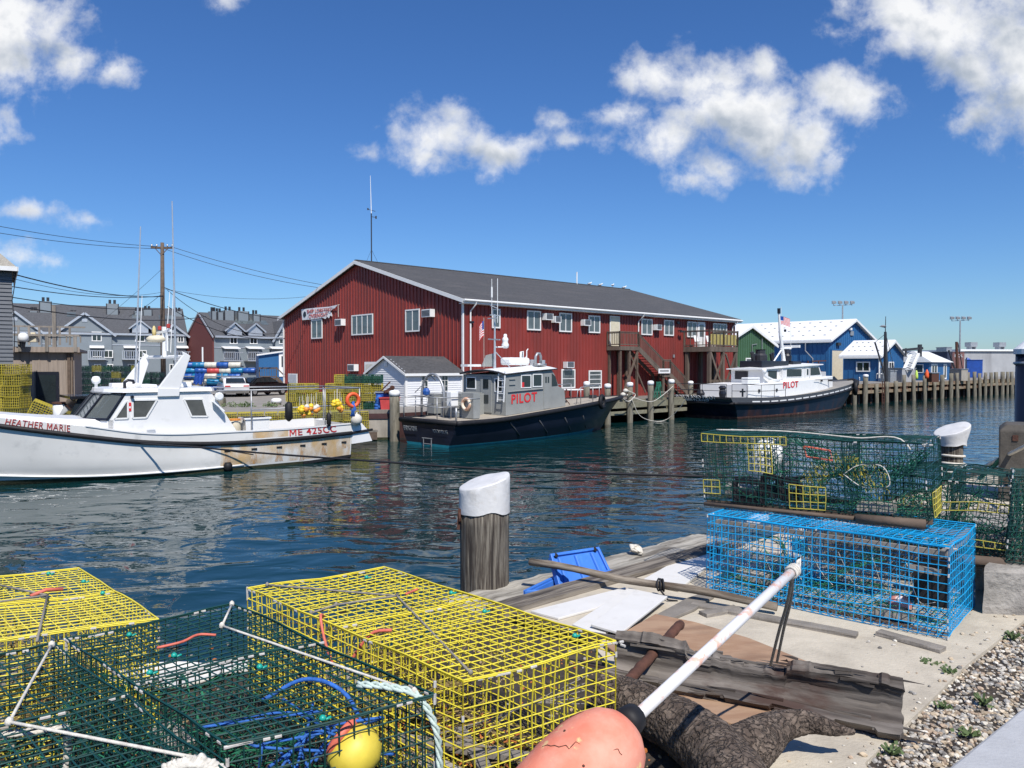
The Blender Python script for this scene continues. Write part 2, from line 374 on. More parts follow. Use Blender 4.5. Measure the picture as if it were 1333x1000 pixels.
def lettering(name,s,p00,p10,p01,p11,mt,parent=None,th=.012,space=1.0,warp=None,off=.002):
    me=text_mesh(s,space,off); n=len(me.vertices); a=np.empty(n*3,'f'); me.vertices.foreach_get('co',a); a=a.reshape(-1,3)
    lo=a.min(0); hi=a.max(0); P=[Vector(p) for p in (p00,p10,p01,p11)]
    nn=(P[1]-P[0]).cross(P[2]-P[0]).normalized()
    outv=[]
    for q in a:
        u=(q[0]-lo[0])/(hi[0]-lo[0]); v=(q[1]-lo[1])/(hi[1]-lo[1]); t=(q[2]-lo[2])/(hi[2]-lo[2])
        p=(P[0]*(1-u)+P[1]*u)*(1-v)+(P[2]*(1-u)+P[3]*u)*v+nn*th*(t-.5)
        if warp: p=warp(p)
        outv+=list(p)
    me.vertices.foreach_set('co',outv); me.materials.clear(); me.materials.append(mt); me.update()
    me.name=name; o=bpy.data.objects.new(name,me); col.objects.link(o)
    if parent: o.parent=parent
    return o
def catmull(pts,n):
    P=np.array(pts,float); k=len(P); d=np.r_[0,np.cumsum(np.linalg.norm(np.diff(P,axis=0),axis=1))]; t=np.linspace(0,d[-1],n); o=[]
    T=np.gradient(P,d,axis=0,edge_order=1)
    for x in t:
        i=min(max(np.searchsorted(d,x)-1,0),k-2); h=d[i+1]-d[i]; s=(x-d[i])/h
        o.append((2*s**3-3*s*s+1)*P[i]+(s**3-2*s*s+s)*h*T[i]+(-2*s**3+3*s*s)*P[i+1]+(s**3-s*s)*h*T[i+1])
    return [tuple(q) for q in o]
def catenary(p0,p1,sag,n=16):
    p0=Vector(p0);p1=Vector(p1)
    return [p0.lerp(p1,i/n)-Vector((0,0,sag*4*(i/n)*(1-i/n))) for i in range(n+1)]
rng=random.Random(7)
# ============================================================ water
def water_mat():
    m=bpy.data.materials.new('harbour_water'); m.use_nodes=True; t=m.node_tree; b=t.nodes['Principled BSDF']; n=t.nodes.new; l=t.links.new
    b.inputs['Base Color'].default_value=(.004,.027,.029,1); b.inputs['Roughness'].default_value=.02; b.inputs['IOR'].default_value=1.33
    b.inputs['Specular IOR Level'].default_value=.5
    tcn=n('ShaderNodeTexCoord')
    def nz(sx,sy,s,dt,ro,dist,rz=0):
        mp=n('ShaderNodeMapping'); mp.inputs['Scale'].default_value=(sx,sy,1); mp.inputs['Rotation'].default_value=(0,0,rz); l(tcn.outputs['Object'],mp.inputs[0])
        q=n('ShaderNodeTexNoise'); q.inputs['Scale'].default_value=s; q.inputs['Detail'].default_value=dt; q.inputs['Roughness'].default_value=ro; q.inputs['Distortion'].default_value=dist
        l(mp.outputs[0],q.inputs['Vector']); return q.outputs['Fac']
    a=nz(.62,1,1.15,2,.42,.7,.1); c=nz(.8,1,4.2,2,.5,.4,-.2); d=nz(.3,.5,.35,2,.5,.3,.3)
    sp=n('ShaderNodeSeparateXYZ'); l(tcn.outputs['Object'],sp.inputs[0]); rx=n('ShaderNodeMapRange'); l(sp.outputs[0],rx.inputs[0]); rx.inputs[1].default_value=6; rx.inputs[2].default_value=28; rx.inputs[3].default_value=1; rx.inputs[4].default_value=3.2
    # breeze: calmer inside the basin, ruffled patches
    pa=nz(1,1,.06,2,.5,0); r=n('ShaderNodeMapRange'); l(pa,r.inputs[0]); r.inputs[1].default_value=.35; r.inputs[2].default_value=.65; r.inputs[3].default_value=.6; r.inputs[4].default_value=1.25
    def mul(x,k):
        q=n('ShaderNodeMath'); q.operation='MULTIPLY'; l(x,q.inputs[0])
        if isinstance(k,float): q.inputs[1].default_value=k
        else: l(k,q.inputs[1])
        return q.outputs[0]
    def add(x,y):
        q=n('ShaderNodeMath'); q.operation='ADD'; l(x,q.inputs[0]); l(y,q.inputs[1]); return q.outputs[0]
    h=add(add(mul(a,1.0),mul(mul(mul(c,.085),r.outputs[0]),rx.outputs[0])),mul(d,1.2))
    bp=n('ShaderNodeBump'); bp.inputs['Strength'].default_value=1; bp.inputs['Distance'].default_value=.062; l(h,bp.inputs['Height']); l(bp.outputs[0],b.inputs['Normal'])
    return m
M['water']=water_mat()
b=MB(); b.add([(-1500,-60,0),(1500,-60,0),(1500,2500,0),(-1500,2500,0)],[(0,1,2,3)])
struct(b.build('water',M['water'],recalc=False))
b=MB(); b.add([(-1500,-60,-2.5),(1500,-60,-2.5),(1500,2500,-2.5),(-1500,2500,-2.5)],[(0,1,2,3)])
struct(b.build('ground',D('seabed',(.03,.035,.03),.9)))
def slab(name,pts,z0,z1,mt,mt2=None):
    n=len(pts); b=MB(); b.add([(x,y,z1) for x,y in pts],[tuple(range(n))],0)
    b.add([(x,y,z0) for x,y in pts]+[(x,y,z1) for x,y in pts],[(i,(i+1)%n,(i+1)%n+n,i+n) for i in range(n)],1)
    o=b.build(name,[mt,mt2 or mt],recalc=False); return struct(o)
RB=Fr((-3.03,47,1.25),(.738,.674))
def rb(x,y): q=RB.W(x,y,0); return (q.x,q.y)
# town ground on the left and behind the red building; side faces coloured dark to stand in for the shade under the dock
D('gravel_lot',(.25,.235,.21),.95,var=.2,scale=1.5,bump=.01)
slab('ground_left',[(-5.86,37.26),(-12,35.3),(-30,30.2),(-60,22),(-400,22),(-400,600),(60,600),rb(60,30),rb(33,24.8),rb(32.5,-.2),rb(-.5,-.2),rb(-3.2,-5.4)],-2.4,1.25,M['gravel_lot'],M['boot_dark'])
# distant shore to the right
FW=Fr((30,68.5,0),(.77,.64))
def fw(x,y): q=FW.W(x,y,0); return (q.x,q.y)
slab('ground_right',[rb(33,6),fw(1,1.5),fw(48.5,1.5),fw(120,1.5),fw(330,300),(60,600),rb(60,30.02),rb(33,24.82)],-2.4,1.85,M['gravel_lot'],M['concrete_old'])
# ============================================================ RED BUILDING
t=thing('waterfront_building','long red metal sided pier building with dark shingle roof behind the grey pilot boat','building',RB)
Lb,Wb,He,Hr=31.2,24.6,6.5,10.0
def wall_top(y): return He+(Hr-He)*(1-abs(y-Wb/2)/(Wb/2))
b=MB()
b.box(.0,Lb,0,.2,0,He-.02); b.box(0,Lb,Wb-.2,Wb,0,He-.02)
for x0 in (0,Lb-.2):
    b.prism([(.2,0),(Wb-.2,0),(Wb-.2,He-.02),(Wb/2,Hr-.12),(.2,He-.02)],lambda y,z:(x0,y,z),lambda y,z:(x0+.2,y,z))
x=.12
while x<Lb-.05:
    b.hexa([(x-.04,-.0,0),(x-.022,-.05,0),(x+.022,-.05,0),(x+.04,0,0),(x-.04,0,He-.15),(x-.022,-.05,He-.15),(x+.022,-.05,He-.15),(x+.04,0,He-.15)]); x+=.33
y=.15
while y<Wb-.05:
    z=wall_top(y)-.22
    b.hexa([(0,y-.04,0),(-.055,y-.022,0),(-.055,y+.022,0),(0,y+.04,0),(0,y-.04,z),(-.055,y-.022,z),(-.055,y+.022,z),(0,y+.04,z)]); y+=.40
b.build('wall',M['red_siding'],t)
b=MB(); ov=.45; th=.18
for s in (0,1):
    ya,yb=(-ov,Wb/2) if s==0 else (Wb+ov,Wb/2)
    za=He-ov*(Hr-He)/(Wb/2); 
    b.hexa([(-.35,ya,za),(Lb+.35,ya,za),(Lb+.35,yb,Hr),(-.35,yb,Hr),(-.35,ya,za+.1),(Lb+.35,ya,za+.1),(Lb+.35,yb,Hr+.1),(-.35,yb,Hr+.1)])
b.box(-.3,Lb+.3,Wb/2-.15,Wb/2+.15,Hr+.07,Hr+.14)
roof=b.build('roof',M['shingle'],t)
b=MB()   # white rake boards, fascia
for xx in (-.36,Lb+.32):
    for ya in (-ov,Wb+ov):
        za=He-ov*(Hr-He)/(Wb/2)
        b.beam((xx,ya,za-.05),(xx,Wb/2,Hr-.05),.06,.24,(0,0,1))
b.box(-.33,Lb+.33,-ov-.03,-ov,He-.32,He-.06)
b.box(-.33,Lb+.33,-ov,0,He-.33,He-.29)
b.build('fascia',M['white_trim'],t)
b=MB()
b.box(-.09,-.0,-.09,.05,.05,He-.2); b.box(-.09,-.0,Wb-.09,Wb+.05,.05,He-.2)
b.build('corner_trim',M['white_trim'],t)
b=MB(); b.tube([(-.36,-ov-.1,He-.13),(Lb+.36,-ov-.1,He-.16)],.075,8); b.build('gutter',M['white_trim'],t)
for x in (.62,17.35,30.75):
    b=MB(); zb=.1 if x<20 else 4.0
    if 17<x<18: zb=4.6
    b.tube([(x,-ov-.1,He-.2),(x,-ov-.05,He-.35),(x-.12,-.12,He-.75),(x-.12,-.12,zb)],.05,8); b.build('downspout',M['white_trim'],t)
b=MB(); b.box(.45,.72,-.2,-.06,5.0,5.12); b.build('pipe_clamp',M['black_paint'],t)
ym=ymap(-.05); xm=xmap(-.055)
def wpx(F_,ax,x0,y0,x1,y1,b=0):
    f=F_.hy if ax=='y' else F_.hx
    p=f(x0,y0,b); q=f(x1,y1,b); return min(p[0],q[0]),max(p[0],q[0]),min(p[1],q[1]),max(p[1],q[1])
for a0,a1,z0,z1,mu in [(2.3,3.0,4.75,6.0,0),(5.39,6.68,4.72,6.04,1),(8.48,9.75,4.7,6.03,1),(11.5,12.77,4.72,5.98,1),(17.64,19.01,4.74,6.0,1),(20.55,21.86,4.76,6.02,1),(23.75,25.1,4.72,6.02,1),(27.6,29.75,4.9,6.03,3)]:
    window(t,ym,a0,a1,z0,z1,mu,gm='glass_light')
for a0,a1,z0,z1,mu,rw in [(8.7,10.1,.75,2.1,0,1),(11.55,12.95,.7,2.0,0,3)]:
    window(t,ym,a0,a1,z0,z1,mu,rw,gm='glass_light')
for a0,a1,z0,z1,mu in [(17.7,19.5,4.5,6.05,1),(10.25,13.2,4.6,6.1,3),(4.5,6.15,4.62,6.13,1)]:
    window(t,xm,a0,a1,z0,z1,mu,gm='glass_light')
def ac(m,a,z,w_=.75,h=.5,d=.38):
    b=MB(); wbox(b,m,a,a+w_,0,d,z,z+h); o=b.build('air_conditioner',M['metal_white'],t)
    g=MB(); wbox(g,m,a+.06,a+w_-.06,d,d+.012,z+.06,z+h-.06,0)
    for i in range(5): wbox(g,m,a+.06,a+w_-.06,d+.012,d+.022,z+.09+i*.08,z+.12+i*.08,1)
    g.build('grille',[M['steel_dark'],M['galv']],o)
for a,z,w_ in [(6.82,5.45,.72),(7.72,5.3,.6),(10.7,5.2,.7),(19.15,5.15,.65),(8.9,2.18,.75)]: ac(ym,a,z,w_,.44)
for a,z in [(14.15,5.38),(2.85,5.5),(12.3,1.95)]: ac(xm,a,z,.95,.5)
def door(m,a0,a1,z0,z1,mm,glassy=False):
    b=MB(); wbox(b,m,a0-.07,a1+.07,0,.05,z0,z1+.07); o=b.build('door_frame',M['white_trim'],t)
    p=MB(); wbox(p,m,a0,a1,.05,.075,z0,z1-.001); p.build('door',mm,o)
    if glassy: p=MB(); wbox(p,m,a0+.2,a1-.2,.075,.09,z0+.9,z1-.15); p.build('pane',M['glass_light'],o)
door(ym,13.95,14.95,3.82,5.98,M['cream']); door(ym,25.3,26.3,3.9,5.98,M['white_trim'],True)
door(xm,22.1,23.6,0,1.6,D('door_grey',(.5,.52,.54),.6)); 
b=MB(); wbox(b,xm,8.2,11.4,0,.05,0,2.62); o=b.build('door_frame',M['white_trim'],t)
b=MB(); wbox(b,xm,8.4,11.2,.05,.07,0,2.45); b.build('door',M['drum_white'],o)
b=MB(); b.box(22.3,22.6,-.14,-.035,5.75,5.95); b.box(22.5,22.56,-.4,-.035,5.2,5.26); b.box(22.35,22.8,-.45,-.3,5.05,5.2); b.build('wall_lamp',M['steel_dark'],t)
b=MB(); b.box(21.8,22.0,-.1,-.035,3.0,3.25); b.build('electric_box',M['galv'],t)
# antenna on the ridge
q=RB.W(1.1,12.3,Hr+.12)
a=thing('roof_antenna','tall whip antenna with short side arms on the red building ridge','antenna',loc=q)
b=MB(); b.tube([(0,0,0),(0,0,3.6)],.045,8); b.build('pole',M['steel_dark'],a)
b=MB(); b.tube([(0,0,3.6),(-.06,0,6.4)],[.035,.015],6); b.build('whip',M['metal_white'],a)
b=MB(); b.tube([(-.25,0,3.9),(.3,0,3.75)],.02,6); b.box(-.3,-.2,-.05,.05,3.85,3.98); b.build('side_arm',M['steel_dark'],a)
b=MB(); b.tube([(0,0,3.35),(.35,0,3.3)],.02,6); b.box(.3,.4,-.05,.05,3.2,3.4); b.build('side_arm',M['steel_dark'],a)
b=MB(); b.tube([(0,0,.9),(.5,.4,-.2)],.01,4); b.tube([(0,0,.9),(-.35,-.2,-.05)],.01,4); b.build('guy_wire',M['wire_black'],a)
b=MB(); b.tube([(0,0,0),(0,0,1.15)],.06,8); b.tube([(0,0,1.15),(0,0,1.2)],.075,8)
q=RB.hy(749,378,12.3); vp=b.build('vent_pipe',M['metal_white']); vp.location=RB.W(q[0]+.1,12.2,Hr); tag(vp,'short white vent pipe standing on the red building roof ridge','vent pipe')
# gulls on ridge
def gull(px,i,up):
    x=RB.hy(px,376,12.3)[0]; g=thing('gull',f'{["small white gull sitting leftmost on the red building ridge, nearest the vent pipe","white gull sitting second from left on the roof ridge","standing gull with darker wings, tallest on the roof ridge","white gull sitting rightmost on the roof ridge"][i]}','bird',loc=RB.W(x,12.25,Hr+.12),rz=RB.rz+rng.uniform(-.6,.6),group='gulls on the red building ridge')
    b=MB(); L_=.42
    prof=[(-.26,.02,.10),(-.18,.055,.10),(-.08,.095,.11),(.04,.10,.13),(.12,.07,.17),(.16,.045,.22),(.2,.05,.26),(.24,.04,.265),(.27,.015,.255)]
    b.tube([(x_*L_/.42,0,z_+up) for x_,r_,z_ in prof],[r_ for _,r_,_ in prof],8)
    b.tube([(.26,0,.258+up),(.32,0,.245+up)],[.014,.003],5)
    bo=b.build('body',M['white_paint'],g,True)
    b=MB(); b.tube([(.02,.03,0),(.02,.03,.1+up)],.008,4); b.tube([(.02,-.03,0),(.02,-.03,.1+up)],.008,4); b.build('legs',M['orange_ring'],g)
    b=MB()
    for s in (-1,1): b.tube([(.08,s*.085,.14+up),(-.1,s*.09,.13+up),(-.3,s*.03,.11+up)],[.03,.04,.008],6)
    b.build('wings',M['galv'],g,True)
for i,(px,up) in enumerate([(767,.0),(781,.0),(797,.1),(812,.0)]): gull(px,i,up)
# banner
q0=RB.hx(395,404); 
bt=thing('banner','torn white banner reading SHIP LOBSTERS OVERNIGHT hung above a gable window','sign',RB)
def bp(px,py,o=.12): y,z=RB.hx(px,py); return (-o,y,z)
poly=[(394.5,403),(412,401),(430,399.5),(442,397),(438,401.5),(434,403),(432,406),(433.5,409),(434,412),(431.5,411),(430,414.5),(428,412.5),(426,415.5),(423,414),(408,416),(395.5,417)]
pl=[RB.hx(*p) for p in poly]
b=MB(); b.prism(pl,lambda y,z:(-.12-.03*math.sin(y*3),y,z),lambda y,z:(-.145-.03*math.sin(y*3),y,z)); b.build('banner_sheet',M['white_paint'],bt)
def quad_px(F_,ax,L4,o):
    r=[]
    for px,py in L4:
        a_,z_=(F_.hx if ax=='x' else F_.hy)(px,py); r.append((o,a_,z_) if ax=='x' else (a_,o,z_))
    return r
lettering('lettering','SHIP LOBSTERS',*quad_px(RB,'x',[(402.5,408.5),(433,405.2),(402,403.5),(435,400.8)],-.185),M['maroon_letter'],bt,.02,1.05)
lettering('lettering','OVERNIGHT',*quad_px(RB,'x',[(405,415),(429,412.2),(404.5,409.7),(429.5,407)],-.185),M['maroon_letter'],bt,.02,1.05)
pl=[RB.hx(*p) for p in [(397.5,408),(399,405.5),(400.8,407),(401,411),(398.8,413.5),(397,411)]]
b=MB(); b.prism(pl,lambda y,z:(-.17,y,z),lambda y,z:(-.185,y,z)); b.build('lobster_mark',M['black_paint'],bt)
b=MB()
for i in (0,3): 
    y_,z_=pl[0] if i==0 else RB.hx(442,397); b.tube([(-.0,y_,z_),(-.14,y_,z_)],.02,5)
b.tube([(-.12,RB.hx(442,397)[0],RB.hx(442,397)[1]),(-.1,RB.hx(442,415)[0],RB.hx(442,413)[1])],.02,5); b.build('hanging_cord',M['rope_white'],bt)
# ============================================================ DOCK in front of the red building
dk=thing('timber_dock','weathered timber dock with plank deck along the red building','dock',RB)
b=MB(); x=-2.8
while x<14.5:
    b.box(x,x+.19,-6.3,-.1,-.12+rng.uniform(-.006,.006),-.0+rng.uniform(-.006,.006)); x+=.2
while x<33.5:
    b.box(x,x+.19,-4.4,-.1,-.12+rng.uniform(-.006,.006),.0+rng.uniform(-.006,.006)); x+=.2
b.build('deck_planks',M['timber_grey'],dk)
b=MB(); b.box(-2.8,14.6,-6.42,-6.31,-.32,.06); b.box(14.7,33.5,-4.52,-4.41,-.32,.06)
b.box(-2.8,14.6,-6.4,-6.15,-.75,-.52); b.box(14.5,33.5,-4.5,-4.3,-.8,-.55); b.box(-2.8,14.6,-6.25,-6.05,.07,.2); b.build('edge_beam',M['timber_green'],dk)
b=MB(); x=-2
while x<33:
    y1=-6.1 if x<14.5 else -4.3
    b.beam((x,y1,-.25),(x,-.2,-.25),.25,.28); x+=1.6
b.build('joists',M['timber_brown'],dk)
def piling(name,label,loc,h,r=.17,cap=True,lean=(0,0),grp=None,mt='wharf_pile',capm='white_paint',depth=-1.5):
    g=thing(name,label,'piling',loc=(loc[0],loc[1],0),group=grp); n=8
    b=MB(); z0=depth
    k=6; pts=[(lean[0]*(i/k)*h,lean[1]*(i/k)*h,z0+(h-z0)*i/k) for i in range(k+1)]
    b.tube(pts,[r*rng.uniform(.95,1.05)*(1.06-.08*i/k) for i in range(k+1)],10); b.build('post',M[mt],g,True)
    if cap:
        b=MB(); x_,y_,z_=pts[-1]; b.lathe((x_,y_,z_-.16),[(r*1.1,0),(r*1.13,.12),(r*1.08,.22),(r*.7,.27),(.02,.285)],10); b.build('cap',M[capm],g,True)
    return g
wpx_=[('leftmost white capped piling beside the grey pilot boat bow',(791,548),502),('white capped piling with ropes left of the green net',(820,552),500),('white capped piling just left of the hanging green net',(847,551),498),('white capped piling just right of the hanging green net',(874,547),496),('white capped piling at the stern of the dark pilot boat',(899,545),498)]
DP=[]
for lb,(px,py),ty in wpx_:
    a_=RB.hz(px,py,-1.25); yl=-6.6
    xl=RB.hy(px,ty,yl)[0]; zt=RB.hy(px,ty,yl)[1]+1.25
    if px>890: yl=-4.8; xl,zt=RB.hy(px,ty,yl); zt+=1.25
    q=RB.W(xl,yl,0); DP.append(q); piling('dock_piling',lb,q,zt,.19,grp='white capped pilings of the dock')
for i,(px,lab) in enumerate([(705,'white capped piling seen over the grey pilot boat foredeck'),(754,'white capped piling beyond the pilot boat bow rail')]):
    x_,z_=RB.hy(px,522 if i==0 else 500,-6.0); z_=RB.hy(px,516 if i==0 else 501,-6.0)[1]
    piling('dock_piling',lab,RB.W(x_,-6.6,0),z_+1.25+.1,.18,grp='white capped pilings of the dock')
for i,x in enumerate([-2,1.5,4.2,6.8,9.0,10.8,13.4,16.5,19,22,25,28,31]):
    y_=-5.8 if x<14.5 else -3.9
    piling('support_pile',f'{ORD[i]} dark support pile from the left under the dock by the red building',RB.W(x,y_,0),1.0,.15,False,grp='support piles under the dock',mt='timber_brown')
# stairs and balcony
st=thing('exterior_stair','grey wooden exterior stair with red treads climbing the red wall','stair',RB)
def railing(b,p0,p1,h=1.05,sp=.16,post=.09,bal=.035,ex=0):
    p0=Vector(p0);p1=Vector(p1); n=max(1,int((p1-p0).length/sp)); up=Vector((0,0,1))
    b.beam(p0+up*h,p1+up*h,.1,.05); b.beam(p0+up*.12,p1+up*.12,.04,.08); b.beam(p0+up*(h-.08),p1+up*(h-.08),.04,.08)
    for i in range(n+1):
        q=p0.lerp(p1,i/n); b.beam(q+up*.1,q+up*(h-.04),bal,bal)
    for q in (p0,p1): b.beam(q,q+up*(h+.05),post,post)
zl=3.78; W1=1.25
b=MB(); b.box(13.6,15.8,-W1,-.05,zl-.06,zl); b.box(13.6,15.8,-W1-.05,-W1,zl-.3,zl-.02); b.box(13.55,13.6,-W1,-.05,zl-.3,zl-.02); b.box(15.8,15.85,-W1,-.05,zl-.3,zl-.07)
b.build('landing',M['timber_dark'],st)
b=MB(); railing(b,(13.6,-.1,zl),(13.6,-W1,zl)); railing(b,(13.6,-W1,zl),(15.8,-W1,zl)); b.build('landing_railing',M['timber_dark'],st)
b=MB()
for x in (13.75,14.8,15.7):
    for y in (-W1+.08,-.15): b.beam((x,y,0),(x,y,zl-.1),.16,.16)
b.beam((13.8,-W1-.08,.1),(15.6,-W1-.08,zl-.4),.08,.16); b.beam((16.8,-W1+.1,.3),(15.0,-W1+.1,zl-.7),.06,.14)
b.build('support_posts',M['timber_brown'],st)
x0,x1,z0,z1=15.8,18.9,zl,1.75
b=MB(); b2=MB(); n=10
for y in (-W1,-.25): b.beam((x0,y,z0-.2),(x1,y,z1-.15),.05,.3)
for i in range(n):
    f_=(i+.7)/n; x=x0+(x1-x0)*f_; z=z0+(z1-z0)*f_; b2.box(x-.15,x+.15,-W1+.03,-.28,z-.03,z+.02)
x2,x3=19.8,22.4
for y in (-W1,-.25): b.beam((x2,y,z1-.2),(x3,y,-.05),.05,.3)
for i in range(8):
    f_=(i+.7)/8; x=x2+(x3-x2)*f_; z=z1*(1-f_); b2.box(x-.15,x+.15,-W1+.03,-.28,z-.03,z+.02)
b.box(x1,x2,-W1,-.1,z1-.1,z1-.04); b.box(x1,x2,-W1-.05,-W1,z1-.3,z1-.02)
for x in (x1+.1,x2-.1):
    for y in (-W1+.08,-.2): b.beam((x,y,0),(x,y,z1-.1),.14,.14)
b.build('stringers',M['timber_dark'],st); b2.build('treads',M['stair_red'],st)
b=MB(); railing(b,(x0,-W1,z0-.1),(x1,-W1,z1-.0)); railing(b,(x1,-W1,z1),(x2,-W1,z1)); railing(b,(x2,-W1,z1-.1),(x3,-W1,-.02)); b.build('stair_railing',M['timber_dark'],st)
sg=thing('dock_sign','small white sign with one dark line of lettering on the stair landing','sign',RB)
a0,a1,s0,s1=wpx(RB,'y',857,480,872,486,-W1-.12)
b=MB(); b.box(a0,a1,-W1-.16,-W1-.11,s0,s1); b.build('board',M['white_paint'],sg)
b=MB()
for i in range(9): b.box(a0+.18+i*(a1-a0-.36)/9,a0+.18+(i+.7)*(a1-a0-.36)/9,-W1-.165,-W1-.161,(s0+s1)/2-.05,(s0+s1)/2+.06)
b.build('lettering',M['black_paint'],sg)
bl=thing('timber_balcony','raised timber balcony with railings and crossed braces on the red building','balcony',RB)
bx0,bx1,D2,zb=23.3,27.5,2.5,3.9
b=MB(); b.box(bx0,bx1,-D2,-.05,zb-.08,zb); b.box(bx0,bx1,-D2-.05,-D2,zb-.42,zb-.02); b.box(bx0-.05,bx0,-D2,-.05,zb-.42,zb-.02); b.box(bx1,bx1+.05,-D2,-.05,zb-.42,zb-.02); b.build('deck',M['timber_dark'],bl)
b=MB(); railing(b,(bx0,-.1,zb),(bx0,-D2,zb),1.3,.5,.12,.05); railing(b,(bx0,-D2,zb),((bx0+bx1)/2,-D2,zb),1.3,.5,.12,.05); railing(b,((bx0+bx1)/2,-D2,zb),(bx1,-D2,zb),1.3,.5,.12,.05); railing(b,(bx1,-D2,zb),(bx1,-.1,zb),1.3,.5,.12,.05); b.build('railing',M['timber_dark'],bl)
b=MB(); b.box(bx0+.3,bx1-.1,-D2+.05,-D2+.08,zb+.15,zb+1.0); b.build('yellow_panel',M['yellow_decking'],bl)
b=MB()
for x in (bx0+.15,(bx0+bx1)/2,bx1-.15):
    for y in (-D2+.1,-.3): b.beam((x,y,0),(x,y,zb-.3),.26,.26)
b.beam((bx0+.2,-D2,zb-.5),((bx0+bx1)/2,-D2,.2),.08,.2); b.beam(((bx0+bx1)/2,-D2-.08,zb-.5),(bx0+.2,-D2-.08,.4),.08,.16)
b.beam((bx1-.2,-D2,zb-.5),((bx0+bx1)/2,-D2,.2),.08,.2); b.beam(((bx0+bx1)/2+.2,-D2-.08,zb-.6),(bx1-.3,-D2-.08,.4),.08,.16)
b.box(bx0,bx1,-D2,-D2+.06,1.0,1.2); b.build('braces',M['timber_dark'],bl)
for i,(x,y) in enumerate([(23.9,-1.2),(25.4,-1.4)]):
    c=thing('patio_chair',['white slatted patio chair on the left end of the balcony','white slatted patio chair nearer the middle of the balcony'][i],'chair',RB,group='chairs on the balcony'); 
    b=MB(); b.box(x,x+.5,y,y+.5,zb+.4,zb+.45); b.build('seat',M['metal_white'],c)
    b=MB(); b.hexa([(x,y+.46,zb+.45),(x+.5,y+.46,zb+.45),(x+.5,y+.5,zb+.45),(x,y+.5,zb+.45),(x,y+.6,zb+.95),(x+.5,y+.6,zb+.95),(x+.5,y+.64,zb+.95),(x,y+.64,zb+.95)]); b.build('backrest',M['metal_white'],c)
    for dx in (.03,.47):
        for dy in (.03,.47): b=MB(); b.beam((x+dx,y+dy,zb),(x+dx,y+dy,zb+.4),.04,.04); b.build('leg',M['metal_white'],c)
# green net, ropes, clutter on the dock
def pt(px,py,yl): x,z=RB.hy(px,py,yl); return RB.W(x,yl,z)
b=MB()
for i in range(14):
    xx=850+i*1.05; p0=pt(857+rng.uniform(-4,4),497,-6.2); p1=pt(xx,519+rng.uniform(-2,2),-6.35); b.tube([p0,p0.lerp(p1,.5)+Vector((rng.uniform(-.08,.08),0,0)),p1],.02,4)
tag(b.build('green_net_bundle',M['rope_green']),'bundle of green net hanging between two dock pilings','net')
def rope(name,pts,r,mt,lab,cat='rope',grp=None):
    b=MB(); b.tube(catmull(pts,max(12,len(pts)*6)),r,6); return tag(b.build(name,M[mt],smooth=True),lab,cat,grp)
rope('mooring_rope',[pt(822,517,-6.9),pt(845,523,-7.2),pt(862,515,-6.9),pt(876,503,-6.9)],.02,'rope_white','white rope sagging between dock pilings in front of the green net')
rope('mooring_rope',[pt(822,519,-6.95),pt(832,540,-7.1),pt(845,547,-7.1),pt(868,546,-7.3),pt(884,532,-8.2),pt(896,514,-9)],.02,'rope_white','white mooring rope dipping to the water towards the dark pilot boat stern')
rope('mooring_rope',[pt(808,517,-7.2),pt(820,522,-6.95),pt(827,514,-6.9),pt(818,509,-6.9)],.03,'rope_white','white rope knotted round the piling at the grey boat bow')
b=MB()
for i in range(4):
    p=pt(811+i*3.4,511+rng.uniform(-3,4),-6.5); b.lathe(p,[(.02,-.12),(.16,-.06),(.18,.05),(.05,.14)],7)
tag(b.build('cloth_bundle',M['rope_white'],smooth=True),'pale bundle of cloth and line heaped on the dock edge','bundle')
def drop(name,lab,cat,x,y,sx,sy,sz,mt,rz=0):
    g=thing(name,lab,cat,loc=RB.W(x,y,0),rz=RB.rz+rz)
    b=MB(); b.box(-sx/2,sx/2,-sy/2,sy/2,.04,sz); b.build('body',M[mt],g,bevel=.02)
    b=MB(); b.box(-sx/2-.03,sx/2+.03,-sy/2-.03,sy/2+.03,sz,sz+.05); b.build('lid',M['timber_grey'],g); return g
drop('crate','low wooden crate on the dock under the stair','crate',13.2,-5.2,.8,.6,.5,'timber_brown'); drop('crate','small pale crate on the dock right of the green net','crate',14.2,-5.0,.6,.5,.35,'timber_grey',.4)
b=MB()
for i in range(7): 
    p=RB.W(19.5+i*.18,-3.8+rng.uniform(-.3,.3),0); b.beam(p+Vector((0,0,.05+i*.09)),p+Vector((1.3,.9+rng.uniform(-.4,.4),.1+i*.09)),.18,.06)
tag(b.build('lumber_pile',M['timber_brown']),'loose pile of brown boards on the dock right of the stair','lumber')
# round table with white top
tb=thing('round_table','round white table on the dock behind the grey boat bow','table',RB)
x_,z_=RB.hy(742,509,-3.5)
b=MB(); b.lathe((x_,-3.5,.78),[(.85,0),(.87,.03),(.85,.06)],20); b.build('tabletop',M['white_paint'],tb)
for k in range(4):
    a_=k*math.pi/2+.7; b=MB(); b.beam((x_+.6*math.cos(a_),-3.5+.6*math.sin(a_),0),(x_+.5*math.cos(a_),-3.5+.5*math.sin(a_),.78),.06,.06); b.build('leg',M['stair_red'],tb)
